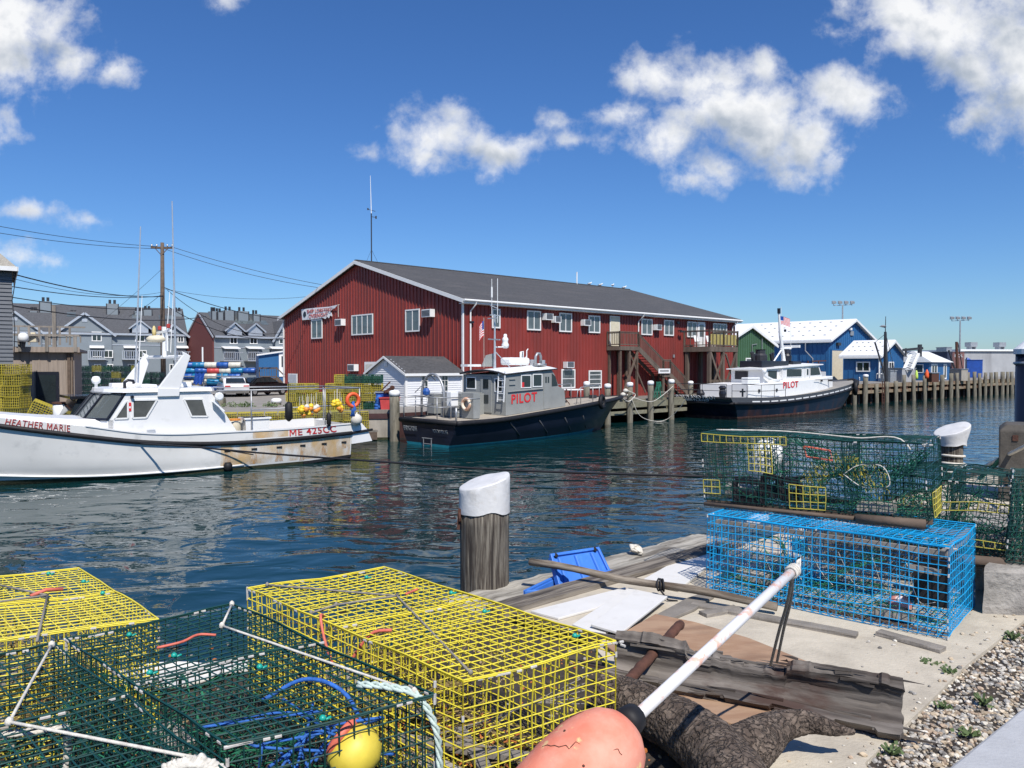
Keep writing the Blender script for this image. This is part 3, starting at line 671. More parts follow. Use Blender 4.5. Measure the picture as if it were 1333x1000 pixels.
# white shed
q=at(528,535,43.2)
SH=Fr((q.x,q.y,1.1),(.738,.674))
s=thing('garden_shed','small white clapboard shed with grey shingle gable roof beside the red building','shed',SH)
L1=SH.hy(601,484,0)[0]; W1s=abs(SH.hx(470,520,0)[0]); hE=2.08; hR=3.0
W1s=3.95
b=MB(); b.box(0,L1,0,.08,0,hE); b.box(0,L1,W1s-.08,W1s,0,hE)
for x0 in (0,L1-.08): b.prism([(.08,0),(W1s-.08,0),(W1s-.08,hE),(W1s/2,hR),(.08,hE)],lambda y,z:(x0,y,z),lambda y,z:(x0+.08,y,z))
for i in range(int(hE/.13)):
    z=i*.13+.02; b.hexa([(0,-.03,z),(L1,-.03,z),(L1,0,z),(0,0,z),(0,-.008,z+.125),(L1,-.008,z+.125),(L1,0,z+.125),(0,0,z+.125)])
for i in range(int(hR/.13)):
    z=i*.13+.02; zz=max(0,z-hE)/(hR-hE)*W1s/2
    if z+.13>hR: break
    b.hexa([(0,zz,z),(-.03,zz,z),(-.03,W1s-zz,z),(0,W1s-zz,z),(0,zz,z+.125),(-.008,zz,z+.125),(-.008,W1s-zz,z+.125),(0,W1s-zz,z+.125)])
b.build('wall',D('clapboard',(.72,.73,.74),.6,var=.05),s)
b=MB()
for s_ in (0,1):
    ya=-.22 if s_==0 else W1s+.22; za=hE-.11
    b.hexa([(-.2,ya,za),(L1+.15,ya,za),(L1+.15,W1s/2,hR),(-.2,W1s/2,hR),(-.2,ya,za+.07),(L1+.15,ya,za+.07),(L1+.15,W1s/2,hR+.07),(-.2,W1s/2,hR+.07)])
b.build('roof',M['shingle'],s)
b=MB(); b.box(-.05,.0,-.06,.06,0,hE); b.box(0,.1,-.06,-.03,0,hE); b.box(L1-.1,L1,-.06,-.03,0,hE)
for ya in (-.22,W1s+.22): b.beam((-.21,ya,hE-.08),(-.21,W1s/2,hR+.0),.03,.12)
b.box(-.2,L1+.15,-.25,-.22,hE-.18,hE-.03); b.build('trim',M['white_trim'],s)
b=MB(); b.box(-.07,-.03,W1s/2-.15,W1s/2+.15,hR-.55,hR-.25); b.build('gable_vent',M['white_trim'],s)
for px in (552,578):
    a0=SH.hy(px-4,490,0)[0]; a1=SH.hy(px+4.5,490,0)[0]; window(s,ymap(-.02),a0,a1,.95,1.95,1,2,.04,.05,fm='white_trim')
# ============================================================ RIGHT: green and blue sheds
def gable_shed(name,lab,fr,wid,length,he,hr,wallm,roofm='metal_white',ov=.3,ridge='v',rib=.6,studs=None):
    """gable wall on local y=0 (width wid along x), ridge runs along +y"""
    t=thing(name,lab,'building',fr); b=MB()
    b.box(0,.15,0,length,0,he); b.box(wid-.15,wid,0,length,0,he)
    for y0 in (0,length-.15): b.prism([(.15,0),(wid-.15,0),(wid-.15,he),(wid/2,hr-.05),(.15,he)],lambda x,z:(x,y0,z),lambda x,z:(x,y0+.15,z))
    x=rib/2
    while x<wid:
        z=he+(hr-he)*(1-abs(x-wid/2)/(wid/2))-.1; b.box(x-.03,x+.03,-.04,0,0,z); x+=rib
    y=rib/2
    while y<length: b.box(-.04,0,y-.03,y+.03,0,he-.05); y+=rib
    b.build('wall',M[wallm],t)
    b=MB(); sl_=(hr-he)/(wid/2)
    for s_ in (0,1):
        xa=-ov if s_==0 else wid+ov; za=he-ov*sl_
        b.hexa([(xa,-ov,za),(xa,length+ov,za),(wid/2,length+ov,hr),(wid/2,-ov,hr),(xa,-ov,za+.15),(xa,length+ov,za+.15),(wid/2,length+ov,hr+.15),(wid/2,-ov,hr+.15)])
    if studs:
        rows,cols,l0,lw=studs
        for r_ in rows:
            for c in range(cols):
                y=l0+(length-2*l0)*c/(cols-1); x=wid/2*r_; z=he+(hr-he)*r_+.15; b.box(x-.05,x+.05,y-lw,y+lw,z,z+.08,1)
    b.build('roof',[M[roofm],M['galv']],t)
    b=MB()
    for xa in (-ov,wid+ov): b.beam((xa,-ov-.03,he-ov*sl_-.08),(wid/2,-ov-.03,hr-.06),.05,.25)
    b.box(-ov-.04,-ov,-ov,length+ov,he-ov*sl_-.22,he-ov*sl_+.02); b.build('fascia',M['white_trim'],t)
    return t
def studs(t,wid,length,he,hr,rows,cols,l0=1,lw=.22):
    b=MB()
    for r_ in rows:
        for c in range(cols):
            y=l0+(length-2*l0)*c/(cols-1); x=wid/2*r_; z=he+(hr-he)*r_+.15; b.box(x-.05,x+.05,y-lw*.6,y+lw*.6,z,z+.08)
    b.build('snow_guards',M['galv'],t)
BF=Fr((38.5,92,1.85),(.738,.674))
bb=gable_shed('warehouse','large blue metal warehouse with white roof behind the dark pilot boat','x' and BF,13.3,20,4.95,7.55,'blue_wall',ov=.45,studs=((.15,.4,.62,.85),14,1,.13))
a0,a1,z0,z1=wpx(BF,'y',1082,455,1096,486); b=MB(); b.box(a0,a1,-.12,-.05,0,3.6); b.build('roller_door',M['cream'],bb)
b=MB(); b.box(a0-.15,a0,-.14,-.05,0,3.6); b.box(a1,a1+.15,-.14,-.05,0,3.6); b.box(a0-.15,a1+.15,-.14,-.05,3.6,3.75); b.build('door_frame',M['blue_wall'],bb)
a0,a1,z0,z1=wpx(BF,'y',1106,431,1110,437); b=MB(); b.box(a0,a1,-.14,-.05,z0,z1); b.build('gable_vent',M['galv'],bb)
a0,a1,z0,z1=wpx(BF,'y',1104.5,427,1106.5,430); b=MB(); b.box(a0,a1,-.3,-.05,z0,z1); b.build('flood_lamp',M['white_paint'],bb)
a0,a1,z0,z1=wpx(BF,'y',1088,446,1092,450); b=MB(); b.box(a0,a1,-.3,-.05,z0,z1); b.build('wall_lamp',M['steel_dark'],bb)
y_,z_=BF.hx(1059,447); b=MB(); b.tube([(-.15,y_,0),(-.15,y_,2.6),(-.5,y_+.8,3.6),(-.5,y_+.8,4.6)],.07,6); b.build('downspout',M['galv'],bb)
GF=Fr((25.77-5.27*.738,82-5.27*.674,1.55),(.738,.674))
gb=gable_shed('storage_shed','green metal shed with white roof right of the red building','' or GF,10.5,16,4.35,6.3,'green_wall',ov=.3,rib=.45)
def hyg(px,py): return GF.hy(px,py,0)
a0,a1,z0,z1=wpx(GF,'y',970,466,985,478); window(gb,ymap(-.03),a0,a1,z0-.6,z1,0,0,.12,.08,gm='bulk_grey' if 0 else 'glass_light')
a0,a1,z0,z1=wpx(GF,'y',956,477,960,500); b=MB(); b.box(a0,a1,-.1,-.04,0,z1); b.build('door',M['galv'],gb)
b=MB(); x1_,z1_=hyg(991,440); x2_,z2_=hyg(991,460); x3_,z3_=hyg(978,460); x4_,z4_=hyg(978,449); x5_,z5_=hyg(984,448)
b.tube([(x1_,-.1,z1_),(x2_,-.1,z2_),(x3_,-.1,z3_),(x4_,-.1,z4_),(x5_,-.1,z5_)],.045,5); b.build('conduit',M['galv'],gb)
SF=Fr((40.7,84,1.85),(.738,.674))
sb=gable_shed('small_blue_shed','small blue shed with white roof in front of the blue warehouse','' or SF,7.06,3.9,2.95,4.55,'blue_wall',ov=.4,studs=((.2,.5,.8),6,.3,.08))
y0_,zz=SF.hx(1133,480); y1_,zz2=SF.hx(1115,471)
window(sb,xmap(-.03),min(y0_,y1_),max(y0_,y1_),min(zz,zz2)-.35,max(zz,zz2),1,0,.12,.08)
a0,a1,z0,z1=wpx(SF,'y',1156,471,1162.5,483); window(sb,ymap(-.03),a0,a1,z0,z1,1,0,.12,.08)
a0,a1,z0,z1=wpx(SF,'y',1149,471,1153,490); b=MB(); b.box(a0,a1,-.1,-.04,0,z1); b.build('door',M['white_trim'],sb)
b=MB(); b.tube([(-.1,-.1,0),(-.1,-.1,2.9)],.09,6); b.build('downspout',M['white_trim'],sb)
TF=Fr((48.5,88,1.85),(.738,.674))
t=thing('dockside_office','small pale blue office with white hip roof and paired white doors','building',TF)
b=MB(); b.box(0,6.8,0,3.4,0,2.2); b.prism([(0,2.2),(3.4,2.2),(1.7,3.4)],lambda y,z:(0,y,z),lambda y,z:(.2,y,z)); b.build('wall',M['blue_wall'],t)
b=MB(); b.hexa([(-.3,-.4,2.15),(7.1,-.4,2.15),(7.1,3.8,2.15),(-.3,3.8,2.15),(-.3,1.6,3.45),(4.4,1.6,3.45),(4.4,1.8,3.45),(-.3,1.8,3.45)]); b.build('roof',M['metal_white'],t)
a0,a1,z0,z1=wpx(TF,'y',1212,472,1219.5,486); window(t,ymap(-.0),a0,a1,0.1,1.95,1,0,.18,.08,name='french_door')
a0,a1,z0,z1=wpx(TF,'y',1228,472,1231.5,486); window(t,ymap(-.0),a0,a1,0.1,1.95,0,0,.18,.08,name='french_door')
window(t,xmap(0),.6,2.8,.9,1.9,1,0,.08,.06)
# conveyor hopper, tanks
def bxat(name,lab,cat,x0,y0,x1,y1,Y,dep,mt,rz=.3,zb=1.85,extra=None):
    p=at(x0,y1,Y); q=at(x1,y0,Y); w_=q.x-p.x; g=thing(name,lab,cat,loc=((p.x+q.x)/2,Y+dep/2,zb),rz=rz)
    b=MB(); b.box(-w_/2,w_/2,-dep/2,dep/2,.02,q.z-zb); b.build('body',M[mt],g); 
    b=MB(); b.box(-w_/2-.06,w_/2+.06,-dep/2-.06,dep/2+.06,q.z-zb,q.z-zb+.08); b.build('lid',M['galv' if mt!='blue_tarp' else 'blue_tarp'],g); return g,w_,q.z-zb
bxat('steel_tank','grey steel tank on the wharf under the white conveyor','tank',1167,480,1189,493,80,3,'bulk_grey')
bxat('fuel_cabinet','grey metal cabinet on the wharf by the small blue shed','cabinet',1156,483,1166,497,79,1.2,'galv')
cv_=thing('conveyor','inclined white truss conveyor rising above the grey tank','conveyor',loc=(0,0,0))
p0=at(1177,481,80); p1=at(1186,461,81.5); p2=at(1187,481,79.5); p3=at(1196,461,81)
b=MB(); b.beam(p0,p1,.25,.25); b.beam(p2,p3,.25,.25)
for i in range(7):
    f_=i/6; b.beam(p0.lerp(p1,f_),p2.lerp(p3,f_),.08,.1)
    if i<6: b.beam(p0.lerp(p1,f_),p2.lerp(p3,f_+1/6),.06,.06)
b.build('truss',M['metal_white'],cv_)
b=MB(); q=at(1190,457,81.2); 
b.beam(q+Vector((-1.2,0,.1)),q+Vector((.9,.0,.3)),.3,.25); b.beam(q+Vector((.6,0,-.6)),q+Vector((.6,0,.7)),.35,.3); b.beam(q+Vector((-.9,0,-.5)),q+Vector((-.9,0,.3)),.15,.15); b.build('motor_head',M['steel_dark'],cv_)
# crane mast of a moored boat / derrick
dr=thing('dock_derrick','thin dark derrick mast with a leaning boom on the far wharf','crane',loc=(at(1154,497,74).x,74,1.9))
o=Vector(dr.location)
def rel(px,py,Y=74): return at(px,py,Y)-o
b=MB(); b.tube([(0,0,0),rel(1153,470),rel(1152.5,432)],[.16,.2,.12],8); b.tube([rel(1152.5,434),rel(1153,412)],[.05,.03],6); b.build('mast',M['steel_dark'],dr)
b=MB(); b.tube([rel(1153,492),rel(1139,446)],.09,6); b.build('boom',M['steel_dark'],dr)
b=MB(); b.tube([rel(1139,446),rel(1152,435)],.025,4); b.tube([rel(1153,434),rel(1165,485)],.025,4); b.tube([rel(1151,436),rel(1150,485)],.025,4); b.build('stay_wires',M['steel_dark'],dr)
b=MB(); b.lathe(rel(1149.5,425),[(.05,-.1),(.35,0),(.1,.12)],8); b.beam(rel(1147,424),rel(1153,427),.1,.1); b.build('radar',M['galv'],dr)
b=MB()
for px in (1141,1146,1150): b.tube([rel(px,493,76),rel(px,487,76),rel(px+2,486.5,76)],.04,5)
b.tube([rel(1141,487,76),rel(1151,487,76)],.04,5); tag(b.build('hand_rail',M['galv']),None,None); bpy.data.objects[-1] if 0 else None
hr_=[o_ for o_ in bpy.data.objects if o_.name=='hand_rail'][0]; hr_.location=o; tag(hr_,'low galvanised hand rail in front of the small blue shed','railing')
# containers, dumpster, long grey building, light poles
g,w_,h_=bxat('shipping_container','dark blue shipping container beyond the dockside office','container',1221,458,1249,483,108,6,'dark_container',.35)
g2,w2,h2=bxat('shipping_container','dusty brown shipping container with white lettering on its end','container',1247,458,1260.5,482,104,2.6,'brown_container',-.45)
b=MB()
for i in range(9):
    x=-w2/2+.2+i*(w2-.4)/8; b.box(x-.05,x+.05,-1.35,-1.3,.1,h2-.1)
b.build('ribs',M['brown_container'],g2)
lettering('lettering','MOL',(-.45,-1.37,h2-.75),(.55,-1.37,h2-.75),(-.45,-1.37,h2-.35),(.55,-1.37,h2-.35),M['white_paint'],g2,.02)
g,w_,h_=bxat('vent_box','grey ventilation box on top of the dark container','vent box',1230,452.5,1238,458,110,2,'galv',.2,at(1230,457.5,110).z)
g,w_,h_=bxat('dumpster','bright blue covered dumpster in front of the long grey building','dumpster',1262,469,1280,480,109,1.2,'blue_tarp',-.35)
b=MB(); b.hexa([(-w_/2,-.6,h_+.08),(-w_/4,-.6,h_+.08),(-w_/4,.6,h_+.08),(-w_/2,.6,h_+.08),(-w_/2+.1,-.4,h_+.4),(-w_/4-.2,-.4,h_+.3),(-w_/4-.2,.4,h_+.3),(-w_/2+.1,.4,h_+.4)]); b.build('cover',M['blue_tarp'],g)
gl=thing('terminal_building','long low pale grey building at the right edge with roof vents','building',loc=(at(1250,480,122).x,122,1.85),rz=.12)
b=MB(); b.box(0,60,0,18,0,at(1300,457.5,124).z-1.85); hgt=at(1300,457.5,124).z-1.85; b.build('wall',M['bulk_grey'],gl)
b=MB(); b.box(-.3,60.3,-.3,18.3,hgt,hgt+.3); b.build('roof_edge',M['metal_white'],gl)
for px in (1273.5,1314.5):
    x_=(at(px,455,123).x-gl.location.x); b=MB(); b.box(x_-.6,x_+.6,1.4,2.8,hgt+.75,hgt+1.5); b.box(x_-.45,x_-.35,1.5,2.6,hgt+.3,hgt+.75); b.box(x_+.35,x_+.45,1.5,2.6,hgt+.3,hgt+.75); b.build('roof_vent',M['galv'],gl)
def light_pole(lab,px,ytop,Y,arm):
    p=at(px,ytop,Y); g=thing('light_pole',lab,'light pole',loc=(p.x,Y,1.85),group='floodlight poles on the far pier')
    h=p.z-1.85; b=MB(); b.tube([(0,0,0),(0,0,h)],[.16,.09],8); b.build('pole',M['galv'],g)
    b=MB(); b.beam((-arm,0,h),(arm,0,h+.15),.09,.09); b.build('crossarm',M['galv'],g)
    for k in range(4):
        x=-arm+2*arm*k/3; b=MB(); b.hexa([(x-.28,-.25,h+.25),(x+.28,-.25,h+.25),(x+.22,.15,h+.25),(x-.22,.15,h+.25),(x-.28,-.3,h+.55),(x+.28,-.3,h+.55),(x+.22,.1,h+.7),(x-.22,.1,h+.7)]); b.beam((x,0,h),(x,0,h+.35),.06,.06); b.build('floodlight',M['galv'],g)
light_pole('tall floodlight pole rising behind the blue warehouse roof',1097,398,108,1.3); light_pole('tall floodlight pole rising behind the shipping containers',1250,418,115,1.3)
# derrick red-brown mast by container
b=MB(); b.tube([at(1246.5,486,96),at(1245,445,96)],[.2,.15],8); a_=b.build('mast',M['rust_brown']); 
dd=thing('rusty_mast','rust coloured mast with slanting dark booms by the brown container','mast',loc=(0,0,0)); a_.parent=dd
b=MB(); b.tube([at(1244,484,96),at(1235,456,96)],.13,6); b.tube([at(1247,446,96),at(1253,480,96)],.06,5); b.build('boom',M['steel_dark'],dd)
# small coloured shapes on the wharf
def bundle(name,lab,px,py0,py1,wpx__,Y,mt):
    p=at(px,py1,Y); q=at(px,py0,Y); b=MB(); h=q.z-p.z; r=wpx__*Y/985/2
    b.lathe((0,0,0),[(r*.9,0),(r,.3*h),(r*.8,.7*h),(r*.45,.88*h),(r*.15,h)],9); o=b.build(name,M[mt],smooth=True); o.location=(p.x,Y,p.z); return tag(o,lab,'bundle')
bundle('orange_bundle','bright orange covered bundle standing on the far wharf',1206.5,481,493,5,78,'hiorange')
bundle('lime_bundle','pale lime green bundle standing on the far wharf left of the orange one',1193,482,494,4,78,'hivis')
bxat('timber_stack','low rust brown stack on the wharf beside the orange bundle','stack',1210,486,1222,493,79,1,'rust_brown')
bxat('drum_crate','grey square crate among the wharf pilings before the containers','crate',1248,481,1259,490,86,1.5,'concrete_old')
# ============================================================ FAR WHARF
wf=thing('far_wharf','long weathered timber wharf with brown beams along the right shore','wharf',FW)
b=MB(); b.box(0,125,.35,6,1.62,1.84); b.build('deck',M['timber_grey'],wf)
b=MB(); b.box(0,34,.1,.34,1.5,1.86); b.box(0,34,.14,.34,.95,1.25); b.box(34,125,.1,.34,1.5,1.95); b.box(34,125,-.1,.1,1.15,1.45)
b.build('edge_beam',M['wharf_beam'],wf)
b=MB(); x=.5
while x<125: b.box(x,x+.3,.16,.34,1.26,1.5); b.box(x,x+.35,.8,1.2,-1.5,1.5); x+=1.3
b.build('blocking',M['rust_brown'],wf)
b=MB(); b.box(34,125,2.2,2.4,-1,1.6); b.box(0,34,2.2,2.4,-1,1.6); b.build('back_wall',M['boot_dark'],wf)
FP=[(1113,497),(1126,489),(1142,500),(1154.6,497),(1167,496),(1178,488),(1190,488),(1204.5,489),(1216.5,496),(1226,488),(1238,486),(1247,485.5),(1261,484.7),(1269.6,484),(1276,486),(1282.6,485),(1290,485),(1297.6,484.5),(1304.7,484),(1311.5,484),(1318,484),(1324,484),(1331,484.5)]
for i,(px,ty) in enumerate(FP):
    x_,z_=FW.hy(px,ty,-.1); q=FW.W(x_,-.1,0)
    piling('wharf_piling',f'{ORD[i]} weathered piling from the left along the far wharf',q,max(z_,1.7),.2+rng.uniform(-.03,.03),cap=(i==1),lean=(rng.uniform(-.05,.03),0),grp='pilings along the far wharf',mt='wharf_pile')
b=MB()
x_,z_=FW.hy(1150,497,-.35)
for s_ in (-.22,.22): b.beam((x_+s_,-.35,-.5),(x_+s_,-.35,2.1),.07,.07)
for k in range(8): b.beam((x_-.22,-.35,-.3+k*.3),(x_+.22,-.35,-.3+k*.3),.05,.05)
o=b.build('dock_ladder',M['rust_brown']); o.location=FW.o; o.rotation_euler=(0,0,FW.rz); tag(o,'rusty ladder down the far wharf face under the derrick','ladder')
# ============================================================ LEFT: condos
def condo_row(name,lab,fr,L_,he,dep,hr,gables,dormers,chim,wins,brick=False):
    t=thing(name,lab,'building',fr)
    b=MB(); b.box(0,L_,.0,dep,0,he)
    for (g0,g1,gp) in gables:
        b.prism([(g0,he),(g1,he),((g0+g1)/2,gp)],lambda x,z:(x,-.25,z),lambda x,z:(x,dep*.45,z)); b.box(g0+.15,g1-.15,-.25,0,0,he)
    b.build('wall',M['condo_grey'],t)
    b=MB(); ov=.4
    b.hexa([(-.1,-ov,he-.1),(L_+.1,-ov,he-.1),(L_+.1,dep/2,hr-.12),(-.1,dep/2,hr-.12),(-.1,-ov,he+.1),(L_+.1,-ov,he+.1),(L_+.1,dep/2,hr),(-.1,dep/2,hr)])
    b.hexa([(-.1,dep/2,hr-.12),(L_+.1,dep/2,hr-.12),(L_+.1,dep+ov,he-.1),(-.1,dep+ov,he-.1),(-.1,dep/2,hr),(L_+.1,dep/2,hr),(L_+.1,dep+ov,he+.1),(-.1,dep+ov,he+.1)])
    for (g0,g1,gp) in gables:
        m=(g0+g1)/2
        for a_ in (g0-.3,g1+.3):
            s_=(gp-he)/((g1-g0)/2); za=he-.3*s_
            b.hexa([(a_,-.5,za),(m,-.5,gp),(m,dep*.45,gp),(a_,dep*.45,za),(a_,-.5,za+.14),(m,-.5,gp+.14),(m,dep*.45,gp+.14),(a_,dep*.45,za+.14)])
    for x in dormers:
        for s_ in (-1,1): b.hexa([(x+s_*1.3,-.6,he+.65),(x,-.6,he+1.75),(x,2.6,he+1.75),(x+s_*1.3,2.6,he+.65),(x+s_*1.3,-.6,he+.75),(x,-.6,he+1.85),(x,2.6,he+1.85),(x+s_*1.3,2.6,he+.75)])
    b.build('roof',M['condo_roof'],t)
    b=MB()
    b.box(0,L_,-.45,-.38,he-.15,he+.1); b.box(0,L_,-.05,-.0,he-1.45,he-1.33)
    for (g0,g1,gp) in gables:
        m=(g0+g1)/2; s_=(gp-he)/((g1-g0)/2)
        for a_ in (g0-.35,g1+.35): b.beam((a_,-.54,he-.35*s_),(m,-.54,gp),.06,.26)
        b.box(m-.3,m+.3,-.3,-.25,gp-1.1,gp-.7)
    for x in dormers:
        b.prism([(x-.95,he+.2),(x+.95,he+.2),(x+.95,he+.8),(x,he+1.6),(x-.95,he+.8)],lambda X,z:(X,-.42,z),lambda X,z:(X,1.6,z))
        for s_ in (-1,1): b.beam((x+s_*1.35,-.64,he+.68),(x,-.64,he+1.8),.05,.18)
    b.build('trim',M['aluminium'],t)
    for x,w_,top in chim:
        b=MB(); b.box(x,x+w_,dep*.33,dep*.33+1.3,he+.5,top); o=b.build('chimney',M['condo_grey'],t)
        b=MB(); b.box(x-.06,x+.06,dep*.33-.04,dep*.33,he+1,top); b.box(x+w_-.06,x+w_+.06,dep*.33-.04,dep*.33,he+1,top)
        for k in range(2): b.tube([(x+w_*(.3+.4*k),dep*.33+.6,top),(x+w_*(.3+.4*k),dep*.33+.6,top+.55)],.16,6)
        b.build('flue',M['steel_dark'],o)
    m_=ymap(0)
    for x0,x1,z0,z1,mu,kind in wins:
        o_=.0
        for (g0,g1,gp) in gables:
            if g0<(x0+x1)/2<g1: o_=-.25
        mm=ymap(o_)
        window(t,mm,x0,x1,z0,z1,mu,0,.1,.07,gm='glass')
        if kind=='b':
            w_=x1-x0
            b=MB(); b.box(x0-.5,x1+.5,-1.3,o_,z0-.35,z0-.2); 
            for k in range(int((w_+1)/.25)): b.box(x0-.5+k*.25,x0-.42+k*.25,-1.3,-1.24,z0-.2,z0+.75)
            b.box(x0-.5,x1+.5,-1.32,-1.22,z0+.75,z0+.83); b.build('balcony',M['aluminium'],t)
            b=MB(); b.hexa([(x0-.3,-1.1,z1+.25),(x1+.3,-1.1,z1+.25),(x1+.3,o_-.01,z1+.5),(x0-.3,o_-.01,z1+.5),(x0-.3,-1.1,z1+.33),(x1+.3,-1.1,z1+.33),(x1+.3,o_-.01,z1+.58),(x0-.3,o_-.01,z1+.58)]); b.build('awning',M['white_paint'],t)
    for k,x in enumerate([q[0]+3 for q in chim[:4]]):
        b=MB(); f_=.62; y_=dep/2*f_; z_=he+(hr-he)*f_; b.hexa([(x,y_-.5,z_-.28),(x+1,y_-.5,z_-.28),(x+1,y_+.5,z_+.33),(x,y_+.5,z_+.33),(x,y_-.55,z_-.18),(x+1,y_-.55,z_-.18),(x+1,y_+.45,z_+.43),(x,y_+.45,z_+.43)]); b.build('skylight',M['glass_light'],t)
    return t
q=at(0,490,91.6)
C1=Fr((q.x-.87*14,91.6-.49*14,1.25),(.87,.49))
cx=lambda px,py=440,C=C1: C.hy(px,py,0)[0]
cz=lambda px,py,C=C1: C.hy(px,py,0)[1]
he1=cz(151,435); gp1=cz(110.5,408); L1_=cx(243)
gb1=[(cx(73),cx(147),gp1),(cx(-18),cx(56),gp1-.05),(cx(208),cx(243),gp1-1.2)]
ws=[]
def addw(C,px0,px1,y0,y1,mu,kind=''):
    ws.append((C.hy(px0,450,0)[0],C.hy(px1,450,0)[0],C.hy((px0+px1)/2,y1,0)[1],C.hy((px0+px1)/2,y0,0)[1],mu,kind))
for p in (119.5,30,): addw(C1,p,p+13,432,444.5,1)
addw(C1,176,189,433,445,1); addw(C1,231,239,435,446,1)
for p in (119,163): 
    addw(C1,p+1,p+13,456,465,1,'b' ); addw(C1,p+16,p+28,456,466,1)
addw(C1,230,241,456,466,1,'b')
for p in (122,138,166,178,220,232,60,75): addw(C1,p,p+9,474,484,1)
for p in (30,60,78): addw(C1,p,p+12,456,466,1)
ch=[(cx(50),cx(66)-cx(50),cz(58,399)+.9),(cx(140),cx(156)-cx(140),cz(148,402)+.9),(cx(177),1.1,cz(184,408)+.5),(cx(189),1.1,cz(195,406)+.5),(cx(230),1.1,cz(235,408)+.5),(cx(90),.9,cz(92,410)+.3),(cx(36),.9,cz(42,406)+.3)]
condo_row('condominium_row','long pale grey condominium row with steep gables and chimneys on the far left','' or C1,L1_,he1,11,cz(151,409)+1.35,gb1,[cx(182.5)],ch,ws)
q=at(279,490,96); C2=Fr((q.x,96,1.25),(.738,.674)); ws=[]
he2=C2.hy(279,438,0)[1]
for p in (299,325,362): addw(C2,p,p+10,438,448,1)
for p in (291,322,352): addw(C2,p,p+15,457,467,2,'b')
for p in (300,323,334,345): addw(C2,p,p+8,478,486,1)
L2_=C2.hy(400,440,0)[0]
ch=[(.9,.8,he2+3.4),(2.6,1.3,he2+3.6),(C2.hy(322,400,0)[0],1.5,he2+3.6),(C2.hy(294,400,0)[0],.9,he2+3.3),(C2.hy(342,400,0)[0],1.0,he2+3.3)]
c2=condo_row('condominium_block','grey condominium block with a dark brick end wall left of the red building','' or C2,L2_,he2,9.3,he2+3.3,[(C2.hy(356,440,0)[0],C2.hy(380,440,0)[0],he2+2.2)],[C2.hy(304,440,0)[0],C2.hy(331,440,0)[0]],ch,ws,True)
b=MB(); b.prism([(-.05,0),(9.35,0),(9.35,he2),(4.65,he2+3.1),(-.05,he2)],lambda y,z:(-.2,y,z),lambda y,z:(-.02,y,z)); b.build('brick_end_wall',M['condo_brick'],c2)
b=MB(); b.beam((-.25,-.4,he2-.15),(-.25,4.65,he2+3.2),.1,.2); b.beam((-.25,9.7,he2-.15),(-.25,4.65,he2+3.2),.1,.2); b.build('rake_trim',M['aluminium'],c2)
q=at(264,490,88); b=MB(); b.tube([(0,0,0),(0,0,at(264,452,88).z-1.25)],.09,6); o=b.build('flag_pole',M['metal_white']); o.location=(q.x,88,1.25); tag(o,'slim pale pole standing in front of the dark brick end wall','pole')
# ============================================================ utility pole + wires
P0=at(213,505,58); up_=thing('utility_pole','tall dark wooden utility pole with one crossarm behind the white lobster boat','utility pole',loc=(P0.x,58,1.25))
hh=at(213,316,58).z-1.25
b=MB(); b.tube([(0,0,0),(-.02,0,hh*.5),(.02,0,hh)],[.2,.17,.13],10); b.build('post',M['timber_brown'],up_,True)
b=MB(); za=at(213,322.5,58).z-1.25; b.beam((-.85,0,za),(.85,.1,za),.13,.15); b.beam((-.5,-.09,za-.05),(0,-.12,za-.6),.04,.05); b.beam((.5,-.09,za-.05),(0,-.12,za-.6),.04,.05); b.build('crossarm',M['timber_brown'],up_)
for x in (-.78,-.4,.4,.78):
    b=MB(); b.lathe((x,0,za+.07),[(.02,0),(.05,.05),(.07,.1),(.04,.16),(.05,.2)],8); b.build('insulator',M['galv'],up_)
def wire(lab,a_,b_,sag,r=.018,n=20): 
    m=MB(); m.tube(catenary(a_,b_,sag,n),r,5,cap=False); return tag(m.build('overhead_wire',M['wire_black'],smooth=True),lab,'wire','overhead wires')
T_=at(203,321,58); T2=at(222,321,58)
LB=at(16,350,34)
wire('uppermost overhead wire running left from the utility pole crossarm',at(-60,283,45),at(204,321,58),.25); wire('second overhead wire running left from the utility pole crossarm',at(-60,293,45),at(213,324,58.1),.3)
wire('upper overhead wire running from the crossarm down to the red building gable',at(222,321,58),at(438,374,60),.25); wire('lower overhead wire running from the crossarm down to the red building gable',at(214,324,58),at(425,376,60),.35)
wire('overhead wire from the grey house eave to the pole, highest of its bundle',at(18,357,34),at(213,386,58),.35,.03); wire('thin overhead wire from the grey house eave just under the highest one',at(18,363,34),at(213,380,58),.5,.012)
wire('overhead wire from the grey house wall at mid height to the pole',at(15,373,34),at(213,385,58),.3,.022); wire('overhead wire from the grey house wall low down to the pole',at(15,387,34),at(213,402,58),.25,.022)
wire('lowest overhead wire from the grey house, crossing the condominium roofs',at(15,398,34),at(268,412,70),.5,.03)
wire('thick overhead wire sloping from the pole down to the red building corner',at(213,374,58),at(372,416,64),.4,.03); wire('overhead wire sloping from the pole across the dark brick end wall',at(218,378,58),at(372,432,66),1.3,.022)
wire('lower overhead wire from the pole crossing the brick end wall roofline',at(218,399,58),at(372,440,66),.9,.03); wire('thin level overhead wire passing right of the pole above the roofs',at(213,376,58),at(410,385,64),.5,.014)
wire('thin slanting guy wire coming down left of the utility pole',at(211,350,58),at(130,420,66),.1,.012)
wire('short slanting wire from the pole low down towards the lobster boat',at(209,384,58),at(168,412,60),.1,.016)
